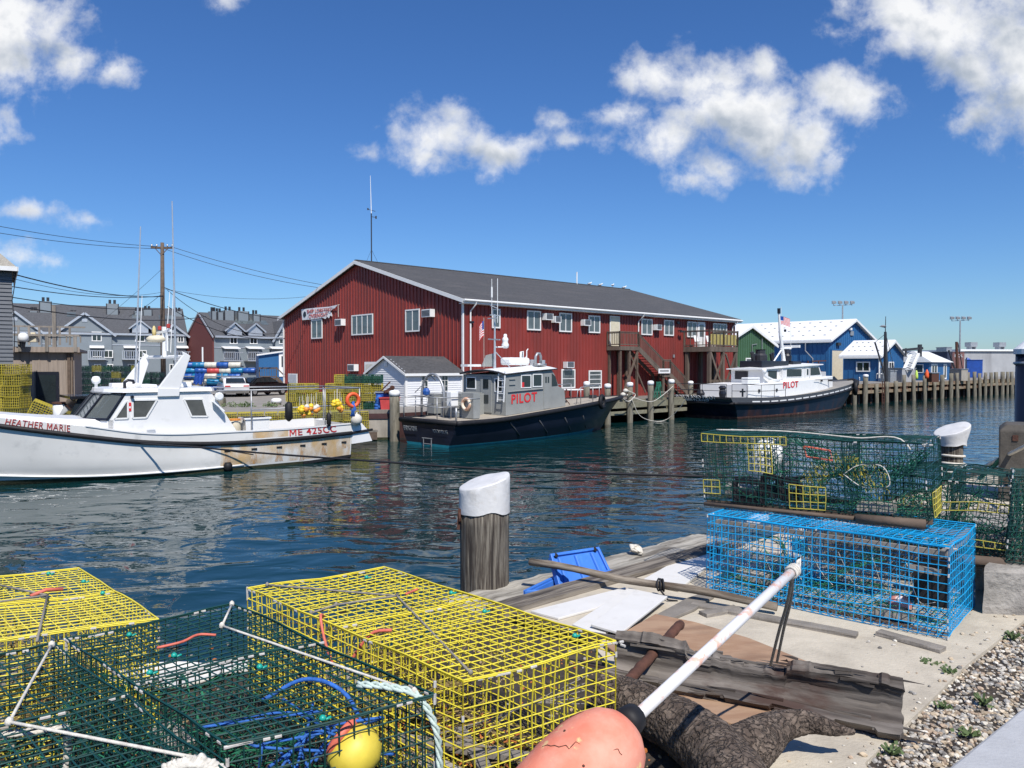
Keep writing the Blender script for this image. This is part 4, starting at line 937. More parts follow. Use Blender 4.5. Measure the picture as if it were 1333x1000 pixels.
# ============================================================ grey clad house, decked cabin
HL=Fr((at(17,470,33).x,33,1.25),(.83,.57))
g=thing('grey_clad_house','corner of a dark grey lap sided house with pale eave at the left edge','building',HL)
zt=at(17,349,33).z-1.25
b=MB(); b.box(-9,-.0,.04,7,at(17,475,33).z-1.25,zt)
z=at(17,475,33).z-1.25; 
while z<zt-.1:
    b.hexa([(-9,-.04,z),(.02,-.04,z),(.02,.05,z),(-9,.05,z),(-9,.0,z+.17),(.0,.0,z+.17),(.0,.05,z+.17),(-9,.05,z+.17)]); z+=.175
b.build('wall',M['clad_dark'],g)
b=MB(); b.box(-8.8,-.3,.6,6.5,0,at(17,475,33).z-1.26); b.build('ground_floor',M['timber_brown'],g)
b=MB(); b.hexa([(-9,-.35,zt),(.2,-.35,zt),(.2,7,zt),(-9,7,zt),(-9,3,zt+3.2),(-2.8,3,zt+3.2),(-2.8,3.4,zt+3.2),(-9,3.4,zt+3.2)]); b.build('roof',D('roof_tan',(.3,.28,.24),.9,var=.3,scale=14),g)
b=MB(); b.box(-9,.22,-.4,-.36,zt-.16,zt+.03); b.box(.2,.24,-.4,7,zt-.16,zt+.03); b.build('fascia',M['white_trim'],g)
b=MB(); b.tube([(.05,-.08,zt-.1),(.12,-.1,zt-.6),(.0,-.06,zt-1.4),(.08,-.1,zt-2.6),(.03,-.05,zt-4)],.02,5); b.build('cable',M['wire_black'],g)
DL=Fr((at(30,530,42).x,42,1.25),(.90,.44))
g=thing('deck_cabin','wood clad dockside cabin with dark door and a railed roof deck','building',DL)
def dx(px,py=500): return DL.hy(px,py,0)[0]
def dz(px,py): return DL.hy(px,py,0)[1]
xw=dx(97); zd=dz(60,458); zt=dz(60,446)
b=MB(); b.box(-3,xw,0,6,0,zd)
x=-3
while x<xw-.1: b.box(x,x+.04,-.03,0,0,zd); x+=.42
b.build('wall',M['clad_wood'],g)
b=MB(); b.box(-3,dx(105),-.3,6.4,zd,zd+.16); b.box(-3,dx(105),-.35,-.3,zd-.03,zt-.25); b.build('roof_deck',M['clad_wood'],g)
b=MB(); a0,a1=dx(47),dx(77); b.box(a0,a1,-.1,-.03,dz(60,526),dz(60,484)); o=b.build('door',M['black_paint'],g)
b=MB(); b.box(a0+.15,a1-.15,-.115,-.101,dz(60,522),dz(60,488)); b.build('pane',M['glass'],o)
b=MB(); 
for px in (26,61,98): b.box(DL.hy(px-2.2,450,-.3)[0],DL.hy(px+2.2,450,-.3)[0],-.45,-.31,zd,dz(60,436))
for px in (87,91,105): b.box(DL.hy(px-1,450,-.3)[0],DL.hy(px+1,450,-.3)[0],-.43,-.36,zt,dz(60,437))
b.box(-3,dx(105),-.46,-.3,dz(60,438),dz(60,435.5)); b.build('railing',M['timber_grey'],g)
b=MB(); b.box(-3,dx(103),5.9,6,zt+1.1,zt+1.2)
for k in range(9):
    x=-2.6+k*.55; b.box(x,x+.12,5.9,6,zt,zt+1.1)
b.build('back_railing',M['timber_grey'],g)
b=MB(); b.box(dx(62),dx(96),-.38,-.36,zt+.3,dz(60,440)); b.build('glass_screen',M['glass_light'],g)
b=MB(); b.box(dx(66.5),dx(71.5),1.0,1.35,zd,dz(69,396)); b.build('timber_post',M['timber_grey'],g)
b=MB(); b.box(dx(88),dx(92),-.12,-.0,0,zd); b.box(dx(93.5),dx(95.5),-.14,-.03,0,zd); b.build('corner_boards',M['timber_brown'],g)
om=thing('outboard_motor','white and black outboard motor standing on the cabin roof deck','outboard motor',loc=DL.W(dx(33,462),-.7,zt-.35))
b=MB(); b.lathe((0,0,.35),[(.14,0),(.24,.08),(.26,.25),(.22,.42),(.08,.5)],12); b.build('cowling',M['metal_white'],om,True)
b=MB(); b.tube([(0,0,.35),(0,0,-.02)],[.12,.06],8); b.beam((0,0,.3),(-.5,-.05,.38),.05,.05); b.build('shaft',M['black_paint'],om)
bx=thing('fuel_can','cream fuel can standing beside the outboard motor','can',loc=DL.W(dx(44,465),-.1,zt+.0))
b=MB(); b.box(-.25,.25,-.18,.18,0,.45); b.build('body',M['cream'],bx,bevel=.03); b=MB(); b.box(-.12,.12,-.04,.04,.45,.56); b.build('handle',M['cream'],bx)
# ============================================================ distant trap stacks
TM={}
def trapmat(k,c,**q): TM[k]=mat('wire_'+k,c,.45,var=.12,scale=3,**q)
trapmat('yellow',(.50,.41,.045)); trapmat('green',(.010,.075,.05)); trapmat('blue',(.012,.20,.52)); trapmat('dark',(.02,.04,.05)); trapmat('olive',(.34,.31,.06))
D('netting',(.03,.10,.06),.8,var=.5,scale=9); D('net_olive',(.2,.19,.08),.85,var=.5,scale=6)
FARM={}
def far_trap(L,W,Ht,wk,cell=.10,r=.0075,dense=True):
    k=(L,W,Ht,wk)
    if k in FARM: return copy_tree(FARM[k])
    g=bpy.data.objects.new('lobster_trap',None); col.objects.link(g)
    b=MB(); nx,ny,nz=[max(2,round(d/cell)) for d in (L,W,Ht)]
    X=[L*i/nx-L/2 for i in range(nx+1)];Y=[W*i/ny-W/2 for i in range(ny+1)];Z=[Ht*i/nz for i in range(nz+1)]
    def seg(p,q): b.beam(p,q,2*r,2*r)
    for z in (0,Ht):
        for y in Y: seg((X[0],y,z),(X[-1],y,z))
        for x in X: seg((x,Y[0],z),(x,Y[-1],z))
    for z in Z[1:-1]:
        for y in (Y[0],Y[-1]): seg((X[0],y,z),(X[-1],y,z))
        for x in (X[0],X[-1]): seg((x,Y[0],z),(x,Y[-1],z))
    for x in X:
        for y in (Y[0],Y[-1]): seg((x,y,0),(x,y,Ht))
    for y in Y[1:-1]:
        for x in (X[0],X[-1]): seg((x,y,0),(x,y,Ht))
    b.build('cage',TM[wk],g,recalc=False)
    b=MB(); rr=random.Random(len(FARM)*7+3)
    for k_ in range(5):      # funnel heads, slack net, partition
        x=-L/2+L*(k_+.5)/5; 
        for j in range(9):
            y0=-W/2+W*j/8; b.beam((x+rr.uniform(-.05,.05),y0*.96,.03),(x+rr.uniform(-.09,.09),y0*.6,Ht*rr.uniform(.6,.95)),.022,.012)
        for j in range(5): b.beam((x,-W*.45,Ht*(.1+.17*j)),(x+rr.uniform(-.06,.06),W*.45,Ht*(.1+.17*j)),.012,.02)
    b.build('netting',M['netting' if wk in('green','dark','blue') else 'net_olive'],g,recalc=False)
    for y in (-W*.35,W*.35):
        b=MB(); b.box(-L/2,L/2,y-.025,y+.025,-.03,0.0); b.build('runner',M['timber_brown'],g,recalc=False)
    FARM[k]=g; KID[g.name]=[c for c in kids(g)]
    for c in KID[g.name]: KID[c.name]=[]
    return g
TN=[0]
def place_trap(p,rz,L,W,Ht,wk,lab,grp,tilt=(0,0)):
    o=far_trap(L,W,Ht,wk); o.location=p; o.rotation_euler=(tilt[0],tilt[1],rz); tag(o,lab,'lobster trap',grp); TN[0]+=1; return o
CN={'yellow':'yellow','green':'dark green','blue':'blue','dark':'blackish','olive':'weathered olive'}
rowname=['bottom','second','third','fourth','fifth']
# A: the tall wall of traps before the red building (ends towards the water)
for c in range(10):
    px=378+c*12.0; n=3 if c<5 else 4
    if c==3: n=2
    p=at(px,540,39.2)
    for r_ in range(n):
        wk='yellow' if rng.random()<.72 else 'olive'
        if c>=5 and r_==3: wk=['yellow','green','dark','green','green'][c-5]
        if c>=8 and r_==0: wk='green'
        place_trap((p.x+rng.uniform(-.03,.03),39.8+rng.uniform(-.08,.08)+c*.06,1.28+r_*.47),R(90)+rng.uniform(-.05,.05)+.1,1.15,.49,.43,wk,
          f'{CN[wk]} trap, {rowname[r_]} layer, {ORD[c]} stack from left before the red gable','traps stacked before the red gable')
# B: low double row on the float behind the lobster boat
fl=thing('timber_float','low timber float carrying rows of yellow traps behind the lobster boat','float',loc=(at(365,560,36).x,36.0,0),rz=.28)
b=MB(); x=-4.3
while x<4.4: b.box(x,x+.19,-1.1,.7,.42,.5); x+=.2
b.build('deck_planks',M['timber_grey'],fl); b=MB(); b.box(-4.3,4.45,-1.12,-1.0,.05,.42); b.box(-4.3,4.45,.6,.7,.05,.42); b.box(-4.2,4.3,-.9,.5,-.3,.3); b.build('frame',M['timber_brown'],fl)
FB=Fr((fl.location.x,fl.location.y,0),(math.cos(.28),math.sin(.28)))
for c in range(14):
    for r_ in range(2):
        wk='yellow' if rng.random()<.6 else 'olive'
        q=FB.W(-4.0+c*.6,-.25+rng.uniform(-.05,.05),.52+r_*.45+rng.uniform(0,.02)); 
        place_trap(q,.28+R(90)+rng.uniform(-.06,.06),1.1,.53,.42,wk,f'{CN[wk]} trap, {["lower","upper"][r_]} layer, {ORD[c]} from left in the low row behind the boat rail','traps in the low row on the float')
# C: stack at the left edge
for c,(px,n,dy) in enumerate([(-18,5,.3),(4,4,.6),(21,5,0)]):
    for r_ in range(n):
        p=at(px,540,33+dy); wk='yellow' if rng.random()<.9 else 'olive'
        place_trap((p.x+rng.uniform(-.05,.05),33+dy,1.3+r_*.48),rng.uniform(-.08,.08),.86,.8,.44,wk,f'{CN[wk]} trap, {rowname[r_]} layer of the {["leftmost","middle","rightmost"][c]} stack under the grey house','traps stacked under the grey house')
p=at(47,545,32); place_trap((p.x,32.2,1.42),.5,.9,.7,.6,'yellow','yellow lobster trap tipped over beside the stack under the grey house','traps stacked under the grey house',(.1,.45))
# D: dark pens of traps beyond the boat
for c in range(9):
    for r_ in range(5 if c<7 else 4):
        px=101+c*12.2; p=at(px,505,56)
        wk=['dark','dark','green','dark'][rng.randrange(4)] if rng.random()<.75 else 'olive'
        place_trap((p.x,56.5+c*.05,1.28+r_*.47),R(90)+rng.uniform(-.05,.05),1.1,.62,.43,wk,f'{CN[wk]} trap, {rowname[r_]} layer, {ORD[c]} stack from left beyond the lobster boat','dark traps stacked beyond the lobster boat')
# ============================================================ drums on a rack
dg=thing('pipe_rack','galvanised pipe rack holding coloured plastic drums','rack',loc=(0,0,0))
b=MB()
for px in (266,290,318):
    p=at(px,530,59.5); q=at(px,486,59.5); b.tube([(p.x,59.4,1.25),(p.x,59.4,q.z)],.05,5)
p=at(238,490,59.5);q=at(318,490,59.5); b.tube([(p.x,59.4,p.z),(q.x,59.4,q.z)],.04,5); p=at(238,509,59.5);q=at(318,509,59.5); b.box(p.x,q.x,59.5,61.5,p.z-.15,p.z)
b.build('frame',M['galv'],dg)
dr_base=at(280,509,60).z
cols={'b':'drum_blue','t':'drum_teal','w':'drum_white','r':'drum_red'}; cn={'b':'blue','t':'teal','w':'cream white','r':'red'}
rows=[('b','w','b','w','b'),('w','w','t','b','b'),('b','t','w','t','b'),('t','b','r','w','t','b'),('b','t','w','b','w')]
DM=None
for r_,rw in enumerate(rows):
    for c,k in enumerate(rw):
        px=240+c*15.6+(3 if r_%2 else 0); 
        p=at(px+4,505,60); g=thing('plastic_drum',f'{cn[k]} plastic drum, {rowname[r_]} layer and {ORD[c]} from the left of the rack','drum',loc=(p.x,60+rng.uniform(-.1,.1),dr_base+.25+r_*.45),rz=rng.uniform(-.15,.15),group='drums stacked on the rack')
        if DM is None:
            b=MB(); b.lathe((-.46,0,0),[(.21,0),(.235,.03),(.23,.28),(.24,.3),(.23,.32),(.23,.6),(.24,.62),(.23,.64),(.235,.89),(.21,.92)],14,axis=(1,0,0)); DM=b
        o=DM.build('body',M[cols[k]],g,True)
        b=MB(); b.tube([(.465*math.copysign(1,1),.12,.1),(.49,.12,.1)],.04,6); b.build('bung',M['steel_dark'],g)
b=MB(); p=at(300,500,59); pts=[]
for j in range(5):
    ring=[]
    for i in range(9): ring.append((at(257,500,59.2).x+i*.09-.3+j*.05,59.1+.05*math.sin(i*2+j),at(257,500-j*3.5,59.2).z+.06*math.sin(i*1.7+j*2)))
    pts.append(ring)
b.rings([[ (x,y+(0 if k<1 else .0),z) for x,y,z in r] for k,r in enumerate(pts)],cap=False,open_=True)
o=b.build('tarpaulin',M['blue_tarp']); s_=o.modifiers.new('s','SOLIDIFY'); s_.thickness=.03; tag(o,'crumpled blue tarpaulin hanging before the drums','tarpaulin')
# ============================================================ cars
def car(lab,loc,rz,mt,kind='sedan'):
    g=thing('parked_car',lab,'car',loc=loc,rz=rz)
    L,Wd=4.5,1.8; prof=[(-2.2,.45),(-2.25,.75),(-2.15,.95),(-1.55,1.02),(-1.05,1.38),(-.4,1.45),(.35,1.42),(1.05,1.0),(1.9,.88),(2.2,.7),(2.22,.4),(1.8,.25),(-1.8,.25)]
    b=MB(); rings=[]
    for y,s_,dz in ((-.9,.97,-.0),(-.86,1,0),(.86,1,0),(.9,.97,0)):
        rings.append([(x*s_,y*(1 if z<1.02 else .82),z) for x,z in prof])
    b.rings(rings); b.build('body',M[mt],g)
    b=MB()
    for s_ in (-1,1): b.add([(-1.42,s_*.84,1.04),(-1.02,s_*.775,1.34),(.3,s_*.775,1.37),(.9,s_*.86,1.04)],[(0,1,2,3)])
    b.add([(-1.6,-.7,1.045),(-1.6,.7,1.045),(-1.1,.62,1.37),(-1.1,-.62,1.37)],[(0,1,2,3)]); b.add([(1.1,-.7,1.02),(1.1,.7,1.02),(.42,.62,1.42),(.42,-.62,1.42)],[(0,1,2,3)])
    for v in range(len(b.v)): 
        x,y,z=b.v[v]; b.v[v]=(x*1.005,y*1.09 if abs(y)>.75 else y,z+.012)
    b.build('window',M['glass'],g)
    for x in (-1.4,1.4):
        for y in (-.82,.82):
            b=MB(); b.lathe((x,y-.1,.32),[(.2,0),(.32,.01),(.32,.19),(.2,.2)],16,axis=(0,1,0)); w_=b.build('wheel',M['black_rubber'],g); b=MB(); b.lathe((x,y-.11,.32),[(.19,0),(.19,.22)],10,axis=(0,1,0)); b.build('rim',M['galv'],w_)
    for y in (-.65,.65):
        b=MB(); b.box(-2.27,-2.2,y-.2,y+.2,.72,.86); b.build('tail_light',M['tail_red'],g)
    return g
p=at(301,527,47); car('white sedan parked on the quay behind the lobster boat rail',(at(303,520,58).x,58,1.27),R(118),'car_white')
p=at(338,527,49); car('black car parked on the quay right of the white sedan',(at(337,520,59).x,59.5,1.27),R(60),'car_black')
# timber posts on quay
for i,(px,y0,Y) in enumerate([(288,518,44),(360,521,45)]):
    p=at(px,545,Y); piling('quay_post',['stout grey timber post left of the white sedan','stout white topped timber post right of the black car'][i],(p.x,Y),at(px,y0,Y).z,.28,cap=(i==1),depth=1.2)
# weeds at quay edge
D('weed_green',(.085,.13,.045),.8,var=.4,scale=4)
def bush(name,lab,p,r,h,n,mt='weed_green',cat='plant',lf=.1):
    b=MB(); rr=random.Random(int(p[0]*100)+n)
    for i in range(n):
        a_=rr.uniform(0,6.28); d=r*rr.random()**.6; z=h*rr.random()*(1.1-d/r*.6); c=Vector((d*math.cos(a_),d*math.sin(a_),z))
        u=Vector((rr.uniform(-1,1),rr.uniform(-1,1),rr.uniform(-.3,1))).normalized()*lf*rr.uniform(.6,1.3); v=u.orthogonal().normalized()*lf*.45
        b.add([c,c+u*.5+v,c+u,c+u*.5-v],[(0,1,2,3)])
    for i in range(7):
        a_=i*.9; b.tube([(0,0,0),(r*.7*math.cos(a_),r*.7*math.sin(a_),h*.8)],.006,3)
    o=b.build(name,M[mt],recalc=False); o.location=p; return tag(o,lab,cat)
for i,(px,lab) in enumerate([(303,'low green weeds on the quay under the white sedan'),(322,'low green weeds on the quay between the two cars'),(353,'low green weeds at the foot of the white topped post'),(378,'low green weeds left of the tall trap wall')]):
    p=at(px,531,43); bush('weed',lab,(p.x,43,1.25),.7 if i==0 else .45,.28,90)
# blue shed and timber stairs
q=at(337,510,78); BS=Fr((q.x,78,1.25),(.93,.37))
g=thing('blue_shed','dark blue lean-to shed behind the red building left corner','building',BS)
b=MB(); w_=4.6; b.prism([(0,0),(w_,0),(w_,at(372,456,78).z-1.1),(0,at(337,463,78).z-1.25)],lambda x,z:(x,0,z),lambda x,z:(x,5,z)); b.build('wall',M['blue_wall'],g)
b=MB(); b.beam((-.2,-.2,at(337,463,78).z-1.2),(w_+.2,-.2,at(372,456,78).z-1.0),.1,.15); b.build('roof_edge',M['white_trim'],g)
a0,a1,z0,z1=wpx(BS,'y',363,460,371,498); b=MB(); b.box(a0,a1,-.08,0,1.2,z1); b.build('door_frame',M['metal_white'],g); b=MB(); b.box(a0+.25,a1-.2,-.1,-.08,2.2,z1-.3); b.build('pane',M['glass'],g)
q=at(338,516,66); TS=Fr((q.x,66,1.25),(.95,.3)); g=thing('timber_platform','dark timber platform with stairs beside the red building left corner','platform',TS)
w_=TS.hy(360,500,0)[0]; zz=TS.hy(350,492,0)[1]
b=MB(); b.box(0,w_,0,2,zz-.2,zz); railing(b,(0,0,zz),(w_,0,zz),.9,.2); b.build('deck',M['timber_brown'],g)
b=MB()
for x in (.1,w_/2,w_-.1): b.beam((x,.1,0),(x,.1,zz),.16,.16); b.beam((x,1.9,0),(x,1.9,zz),.16,.16)
b.build('posts',M['timber_brown'],g)
b=MB(); x1_=TS.hy(374,515,0)[0]; b.beam((w_,0,zz),(x1_,0,.3),.06,.28); b.beam((w_,0,zz+.9),(x1_,0,1.2),.06,.1); b.beam((w_,1,zz),(x1_,1,.3),.06,.28)
for k in range(8): f_=k/8; b.box(w_+(x1_-w_)*f_,w_+(x1_-w_)*f_+.28,.03,.97,zz*(1-f_)+.1*f_-.03,zz*(1-f_)+.1*f_)
b.build('steps',M['timber_brown'],g)
b=MB(); b.box(0,w_,1.9,1.95,0,zz-.2); b.build('skirting',M['boat_grey'],g)
# quay block right of the trap wall, log on it
q=at(445,573,36.6); QB=Fr((q.x,36.4,0),(.99,.12))
Lq=QB.hy(512,560,0)[0]
g=thing('quay_block','pale concrete quay block with black rubber strip at the lobster boat stern','quay wall',QB)
b=MB(); b.box(-.2,Lq,0,3.0,-1.6,1.02); b.build('block',M['concrete_old'],g)
b=MB(); b.box(-.2,Lq+.02,-.05,3.0,1.02,1.27); b.build('rubber_strip',M['boot_dark'],g)
b=MB(); b.beam((-.1,.3,1.36),(Lq-.1,.25,1.36),.22,.18); b.build('timber_cap',M['timber_grey'],g)
b=MB(); b.box(-.22,Lq+.01,-.03,0,-1.5,.12); b.build('tide_stain',M['weed_line'],g)
p=at(516,570,36.2); piling('dock_piling','broken topped white capped piling at the grey pilot boat stern',(p.x-.05,36.0),at(516,511,36.2).z,.24,grp='white capped pilings of the dock')
for i,(px,zt_) in enumerate([(513,552)]):
    p=at(px,575,36.5)
# clutter on block: red tote, blue tarp, fish boxes, rusty frame
def tote(name,lab,p,sx,sy,sz,mt,rz=0,lidm=None):
    g=thing(name,lab,'box' if name!='fish_tote' else 'tote',loc=p,rz=rz)
    b=MB(); k=.85; b.hexa([(-sx/2*k,-sy/2*k,0),(sx/2*k,-sy/2*k,0),(sx/2*k,sy/2*k,0),(-sx/2*k,sy/2*k,0),(-sx/2,-sy/2,sz),(sx/2,-sy/2,sz),(sx/2,sy/2,sz),(-sx/2,sy/2,sz)]); b.build('tub',M[mt],g)
    b=MB(); b.box(-sx/2-.04,sx/2+.04,-sy/2-.04,sy/2+.04,sz-.06,sz); 
    b.box(-sx/2-.04,-sx/2-.01,-.1,.1,sz-.2,sz-.06); b.box(sx/2+.01,sx/2+.04,-.1,.1,sz-.2,sz-.06); b.build('rim',M[lidm or mt],g)
    return g
p=at(506,538,37.2); tote('fish_tote','faded red fish tote on the quay beside the white shed',(p.x,37.4,1.3),.95,.7,.75,'drum_red',.2)
p=at(497,540,37.5); tote('fish_tote','navy blue tote under crumpled grey sheet on the quay',(p.x+.1,38.3,1.3),1.0,.9,1.0,'blue_tarp',.1,'galv')
b=MB(); p=at(494,520,37.6)
b.beam(at(492,513,37.9),at(508,497,38.2),.06,.06); b.beam(at(497,513,38),at(513,504,37.7),.1,.14); b.beam(at(500,511,37.7),at(512,507,38.1),.1,.1); b.beam(at(505,512,37.7),at(511,503,38.0),.14,.12)
tag(b.build('scrap_metal',M['rust_brown']),'rusty scrap metal bars sticking up beside the white shed','scrap metal')
b=MB()
for i in range(8):
    p=at(493+rng.uniform(-2,2),518+i*2,37.3); b.lathe(p,[(.03,-.12),(.16,-.04),(.14,.08),(.04,.14)],7)
tag(b.build('blue_net',M['rope_blue'],smooth=True),'small heap of blue netting hanging beside the fish totes','net')
# ============================================================ boat helpers
def hull(curves,n,zs_mat,name,mats,par,sub=3,bulge=0,stern=True):
    """curves: list (bottom->sheer) of 3d control polylines from stern to stem for the port side (+y)"""
    C_=[catmull(c,n) for c in curves]; rows=[]
    for i in range(len(C_)-1):
        for k in range(sub):
            f_=k/sub; rows.append([tuple(np.array(C_[i][j])*(1-f_)+np.array(C_[i+1][j])*f_) for j in range(n)])
    rows.append(C_[-1]); b=MB(); m=len(rows)
    for s in (1,-1):
        base=len(b.v); b.v+=[(x,s*max(y,0.0),z) for r in rows for x,y,z in r]
        for i in range(m-1):
            for j in range(n-1):
                q=(base+i*n+j,base+i*n+j+1,base+(i+1)*n+j+1,base+(i+1)*n+j); zc=(rows[i][j][2]+rows[i+1][j+1][2])/2
                b.f.append(q); b.m.append(zs_mat(zc,rows[i][j][0]))
    if stern:
        for i in range(m-1):
            y0,y1=rows[i][0],rows[i+1][0]
            b.add([(y0[0],y0[1],y0[2]),(y0[0],-y0[1],y0[2]),(y1[0],-y1[1],y1[2]),(y1[0],y1[1],y1[2])],[(0,1,2,3)],zs_mat((y0[2]+y1[2])/2,0))
    o=b.build(name,mats,par)
    bm=bmesh.new(); bm.from_mesh(o.data); bmesh.ops.remove_doubles(bm,verts=bm.verts,dist=.004); bmesh.ops.recalc_face_normals(bm,faces=bm.faces); bm.to_mesh(o.data); bm.free()
    o.data.polygons.foreach_set('use_smooth',[True]*len(o.data.polygons)); 
    try: o.data.set_sharp_from_angle(angle=R(40))
    except Exception: pass
    return o,C_,rows
def deck(curve,name,mt,par,inset=.03,dz=0,x0=-99,x1=99):
    b=MB(); P=[p for p in curve if x0<=p[0]<=x1]; n=len(P)
    b.add([(x,max(y-inset,0),z+dz) for x,y,z in P]+[(x,0,z+dz+.03) for x,y,z in P]+[(x,-max(y-inset,0),z+dz) for x,y,z in P],
      [(i,i+1,n+i+1,n+i) for i in range(n-1)]+[(n+i,n+i+1,2*n+i+1,2*n+i) for i in range(n-1)])
    return b.build(name,M[mt],par)
def railtube(curve,name,mt,par,r,dz=0,out=0,n=6,both=True,x0=-99,x1=99):
    b=MB(); P=[p for p in curve if x0<=p[0]<=x1]
    for s in (1,-1): b.tube([(x,s*(y+out),z+dz) for x,y,z in P],r,n)
    return b.build(name,M[mt],par,True)
def torus(b,c,R_,r_,axis,n=24,k=10,m=0,sq=1):
    c=Vector(c); q=Vector((0,0,1)).rotation_difference(Vector(axis).normalized())
    b.tube([c+q@Vector((R_*math.cos(2*math.pi*i/n),R_*math.sin(2*math.pi*i/n),0)) for i in range(n)],r_,k,m,closed=True)
def side_poly(F_,pxs,b_): return [F_.hy(px,py,b_) for px,py in pxs]
def flag(par,p,w_,h_,d):
    d=Vector(d).normalized()*w_; up=Vector((0,0,h_)); p=Vector(p); side=d.cross(up).normalized()
    cols_=[M['red_letter'],M['white_paint'],M['blue_tarp']]; b=MB(); n=10
    def P(u,v): return p+d*u-up*(1-v)+side*math.sin(u*7)*.05*w_-Vector((0,0,h_*.35*u*u))
    for i in range(13):
        for j in range(n):
            u0,u1=j/n,(j+1)/n; v0,v1=1-(i+1)/13,1-i/13
            b.add([P(u0,v0),P(u1,v0),P(u1,v1),P(u0,v1)],[(0,1,2,3)],2 if (u1<=.41 and i<7) else i%2)
    o=b.build('ensign',cols_,None,recalc=False); return o
# ============================================================ LOBSTER BOAT
BM=Fr((-7.26,30.33,0),(-.78,-.625))
t=thing('lobster_boat','white lobster boat with rust streaks, red letters HEATHER MARIE and ME 425CC, moored at left','boat',BM)
keel=[(0,.9,-.55),(3,1.1,-.6),(6,1.1,-.65),(9,.6,-.7),(11.5,.2,-.7),(13.0,.02,-.6)]
wl=[(0,1.66,0),(3,1.9,0),(6,1.95,0),(9,1.55,0),(11,.98,0),(12.5,.42,0),(13.5,.02,0)]
mid=[(0,1.72,.4),(3,1.98,.4),(6,2.03,.42),(9,1.75,.5),(11,1.22,.6),(12.7,.58,.7),(13.85,.02,.75)]
rub=[(0,1.78,.70),(0,1.8,.95)]
rubc=[(0,1.80,1.02),(2.5,2.0,.95),(5.84,2.05,1.0),(7.4,2.02,1.15),(9.2,1.86,1.45),(11.2,1.45,1.83),(13,.72,2.2),(14.25,.03,2.5)]
sheer=[(0,1.80,1.36),(2.5,2.0,1.30),(4.4,2.05,1.31),(7.4,2.03,1.42),(9.2,1.88,1.76),(11.2,1.48,2.06),(13,.75,2.42),(14.35,.03,2.72)]
def zm(z,x): return 2 if z<-.0 else (1 if z<.09+.0*x else 0)
ho,CC,rows_=hull([keel,wl,mid,rubc,sheer],60,zm,'hull',[M['hull_white'],M['weed_line'],M['boot_dark']],t,4)
# chine line, black rub rail
rail_pts=[(x,y,z) for x,y,z in CC[3]]
railtube(rail_pts,'rub_rail','black_rubber',t,.075,0,.015,6)
ch_=catmull([(4.2,1.98,.16),(6,1.98,.13),(9,1.62,.16),(11,1.12,.3),(12.6,.55,.45),(13.55,.06,.5)],30)
b=MB()
for s in (1,-1): b.tube([(x,s*(y+.01),z) for x,y,z in ch_],.035,6)
b.build('spray_rail',M['gel_white'],t,True)
# stern overhang platform
b=MB(); b.hexa([(-.9,-1.74,.66),(0,-1.80,.6),(0,1.80,.6),(-.9,1.74,.66),(-.72,-1.74,1.08),(0,-1.80,1.04),(0,1.80,1.04),(-.72,1.74,1.08)])
b.hexa([(-.72,1.62,1.08),(0,1.68,1.04),(0,1.80,1.04),(-.72,1.74,1.08),(-.45,1.62,1.38),(0,1.68,1.36),(0,1.80,1.36),(-.45,1.74,1.38)]); b.hexa([(-.72,-1.74,1.08),(0,-1.80,1.04),(0,-1.68,1.04),(-.72,-1.62,1.08),(-.45,-1.74,1.38),(0,-1.80,1.36),(0,-1.68,1.36),(-.45,-1.62,1.38)])
b.build('stern_platform',M['gel_white'],t)
b=MB(); b.tube([(-.9,1.76,1.10),(0,1.82,1.02)],.05,6); b.build('stern_rub_rail',M['black_rubber'],t)
b=MB()
for x0,x1 in ((0.0,2.0),): b.beam((x0,1.73,.14),(x1,1.90,.04),.04,.1)
b.build('lower_strake',M['black_rubber'],t)
# cap rail + inner deck
b=MB(); P=[p for p in CC[4] if p[0]<9.2]
for s in (1,-1):
    b.rings([[(x,s*y,z),(x,s*(y-.16),z),(x,s*(y-.16),z-.35),(x,s*(y-.18),z-.35),(x,s*(y-.18),z+.04),(x,s*(y+.03),z+.04),(x,s*(y+.03),z)] for x,y,z in P])
b.build('cap_rail',M['gel_white'],t)
deck(CC[4],'foredeck','gel_white',t,.02,.0,8.0); deck([(x,y,.96) for x,y,z in CC[4]],'work_deck','deck_grey',t,.1,0,-1,8.6)
# scuppers with rust
b=MB(); RS=[]
def hy_y(x,z):   # half breadth of hull surface at x for z between WL and rub
    def it(c): xs=[p[0] for p in c]; return np.interp(x,xs,[p[1] for p in c]),np.interp(x,xs,[p[2] for p in c])
    pr=[it(c) for c in (CC[1],CC[2],CC[3],CC[4])]; return float(np.interp(z,[p[1] for p in pr],[p[0] for p in pr]))
for x in (.33,1.17,2.04,2.94,3.85,4.78):
    y=hy_y(x,.7); b.box(x-.1,x+.1,y-.05,y+.022,.66,.72)
    if x>2.0 or x<.5 or 1: 
        w0,w1=rng.uniform(.05,.08),rng.uniform(.09,.17); bot=rng.uniform(.08,.3)
        if x<.5: bot=.45
        zs=[.655,.5,.35,.2,bot]; 
        zs=[.655-(.655-bot)*k/5 for k in range(6)]
        L_=[(x-w0-(w1-w0)*k/5+rng.uniform(-.015,.015),zs[k]) for k in range(6)]; R_=[(x+w0+(w1-w0)*k/5+rng.uniform(-.015,.015),zs[k]) for k in range(6)]
        b2=MB(); RS.append((b2,'rm'))
        for k in range(5):
            q=[L_[k],R_[k],R_[k+1],L_[k+1]]; b2.add([(a,hy_y(a,z)+.007,z) for a,z in q],[(0,1,2,3)])
b.build('scupper',M['black_rubber'],t)
rm=mat('rust_run',(.55,.30,.11),.6,c2=(.70,.66,.58),lo=.40,hi=.62,scale=7,stretch=(1.6,1.6,.35)); 
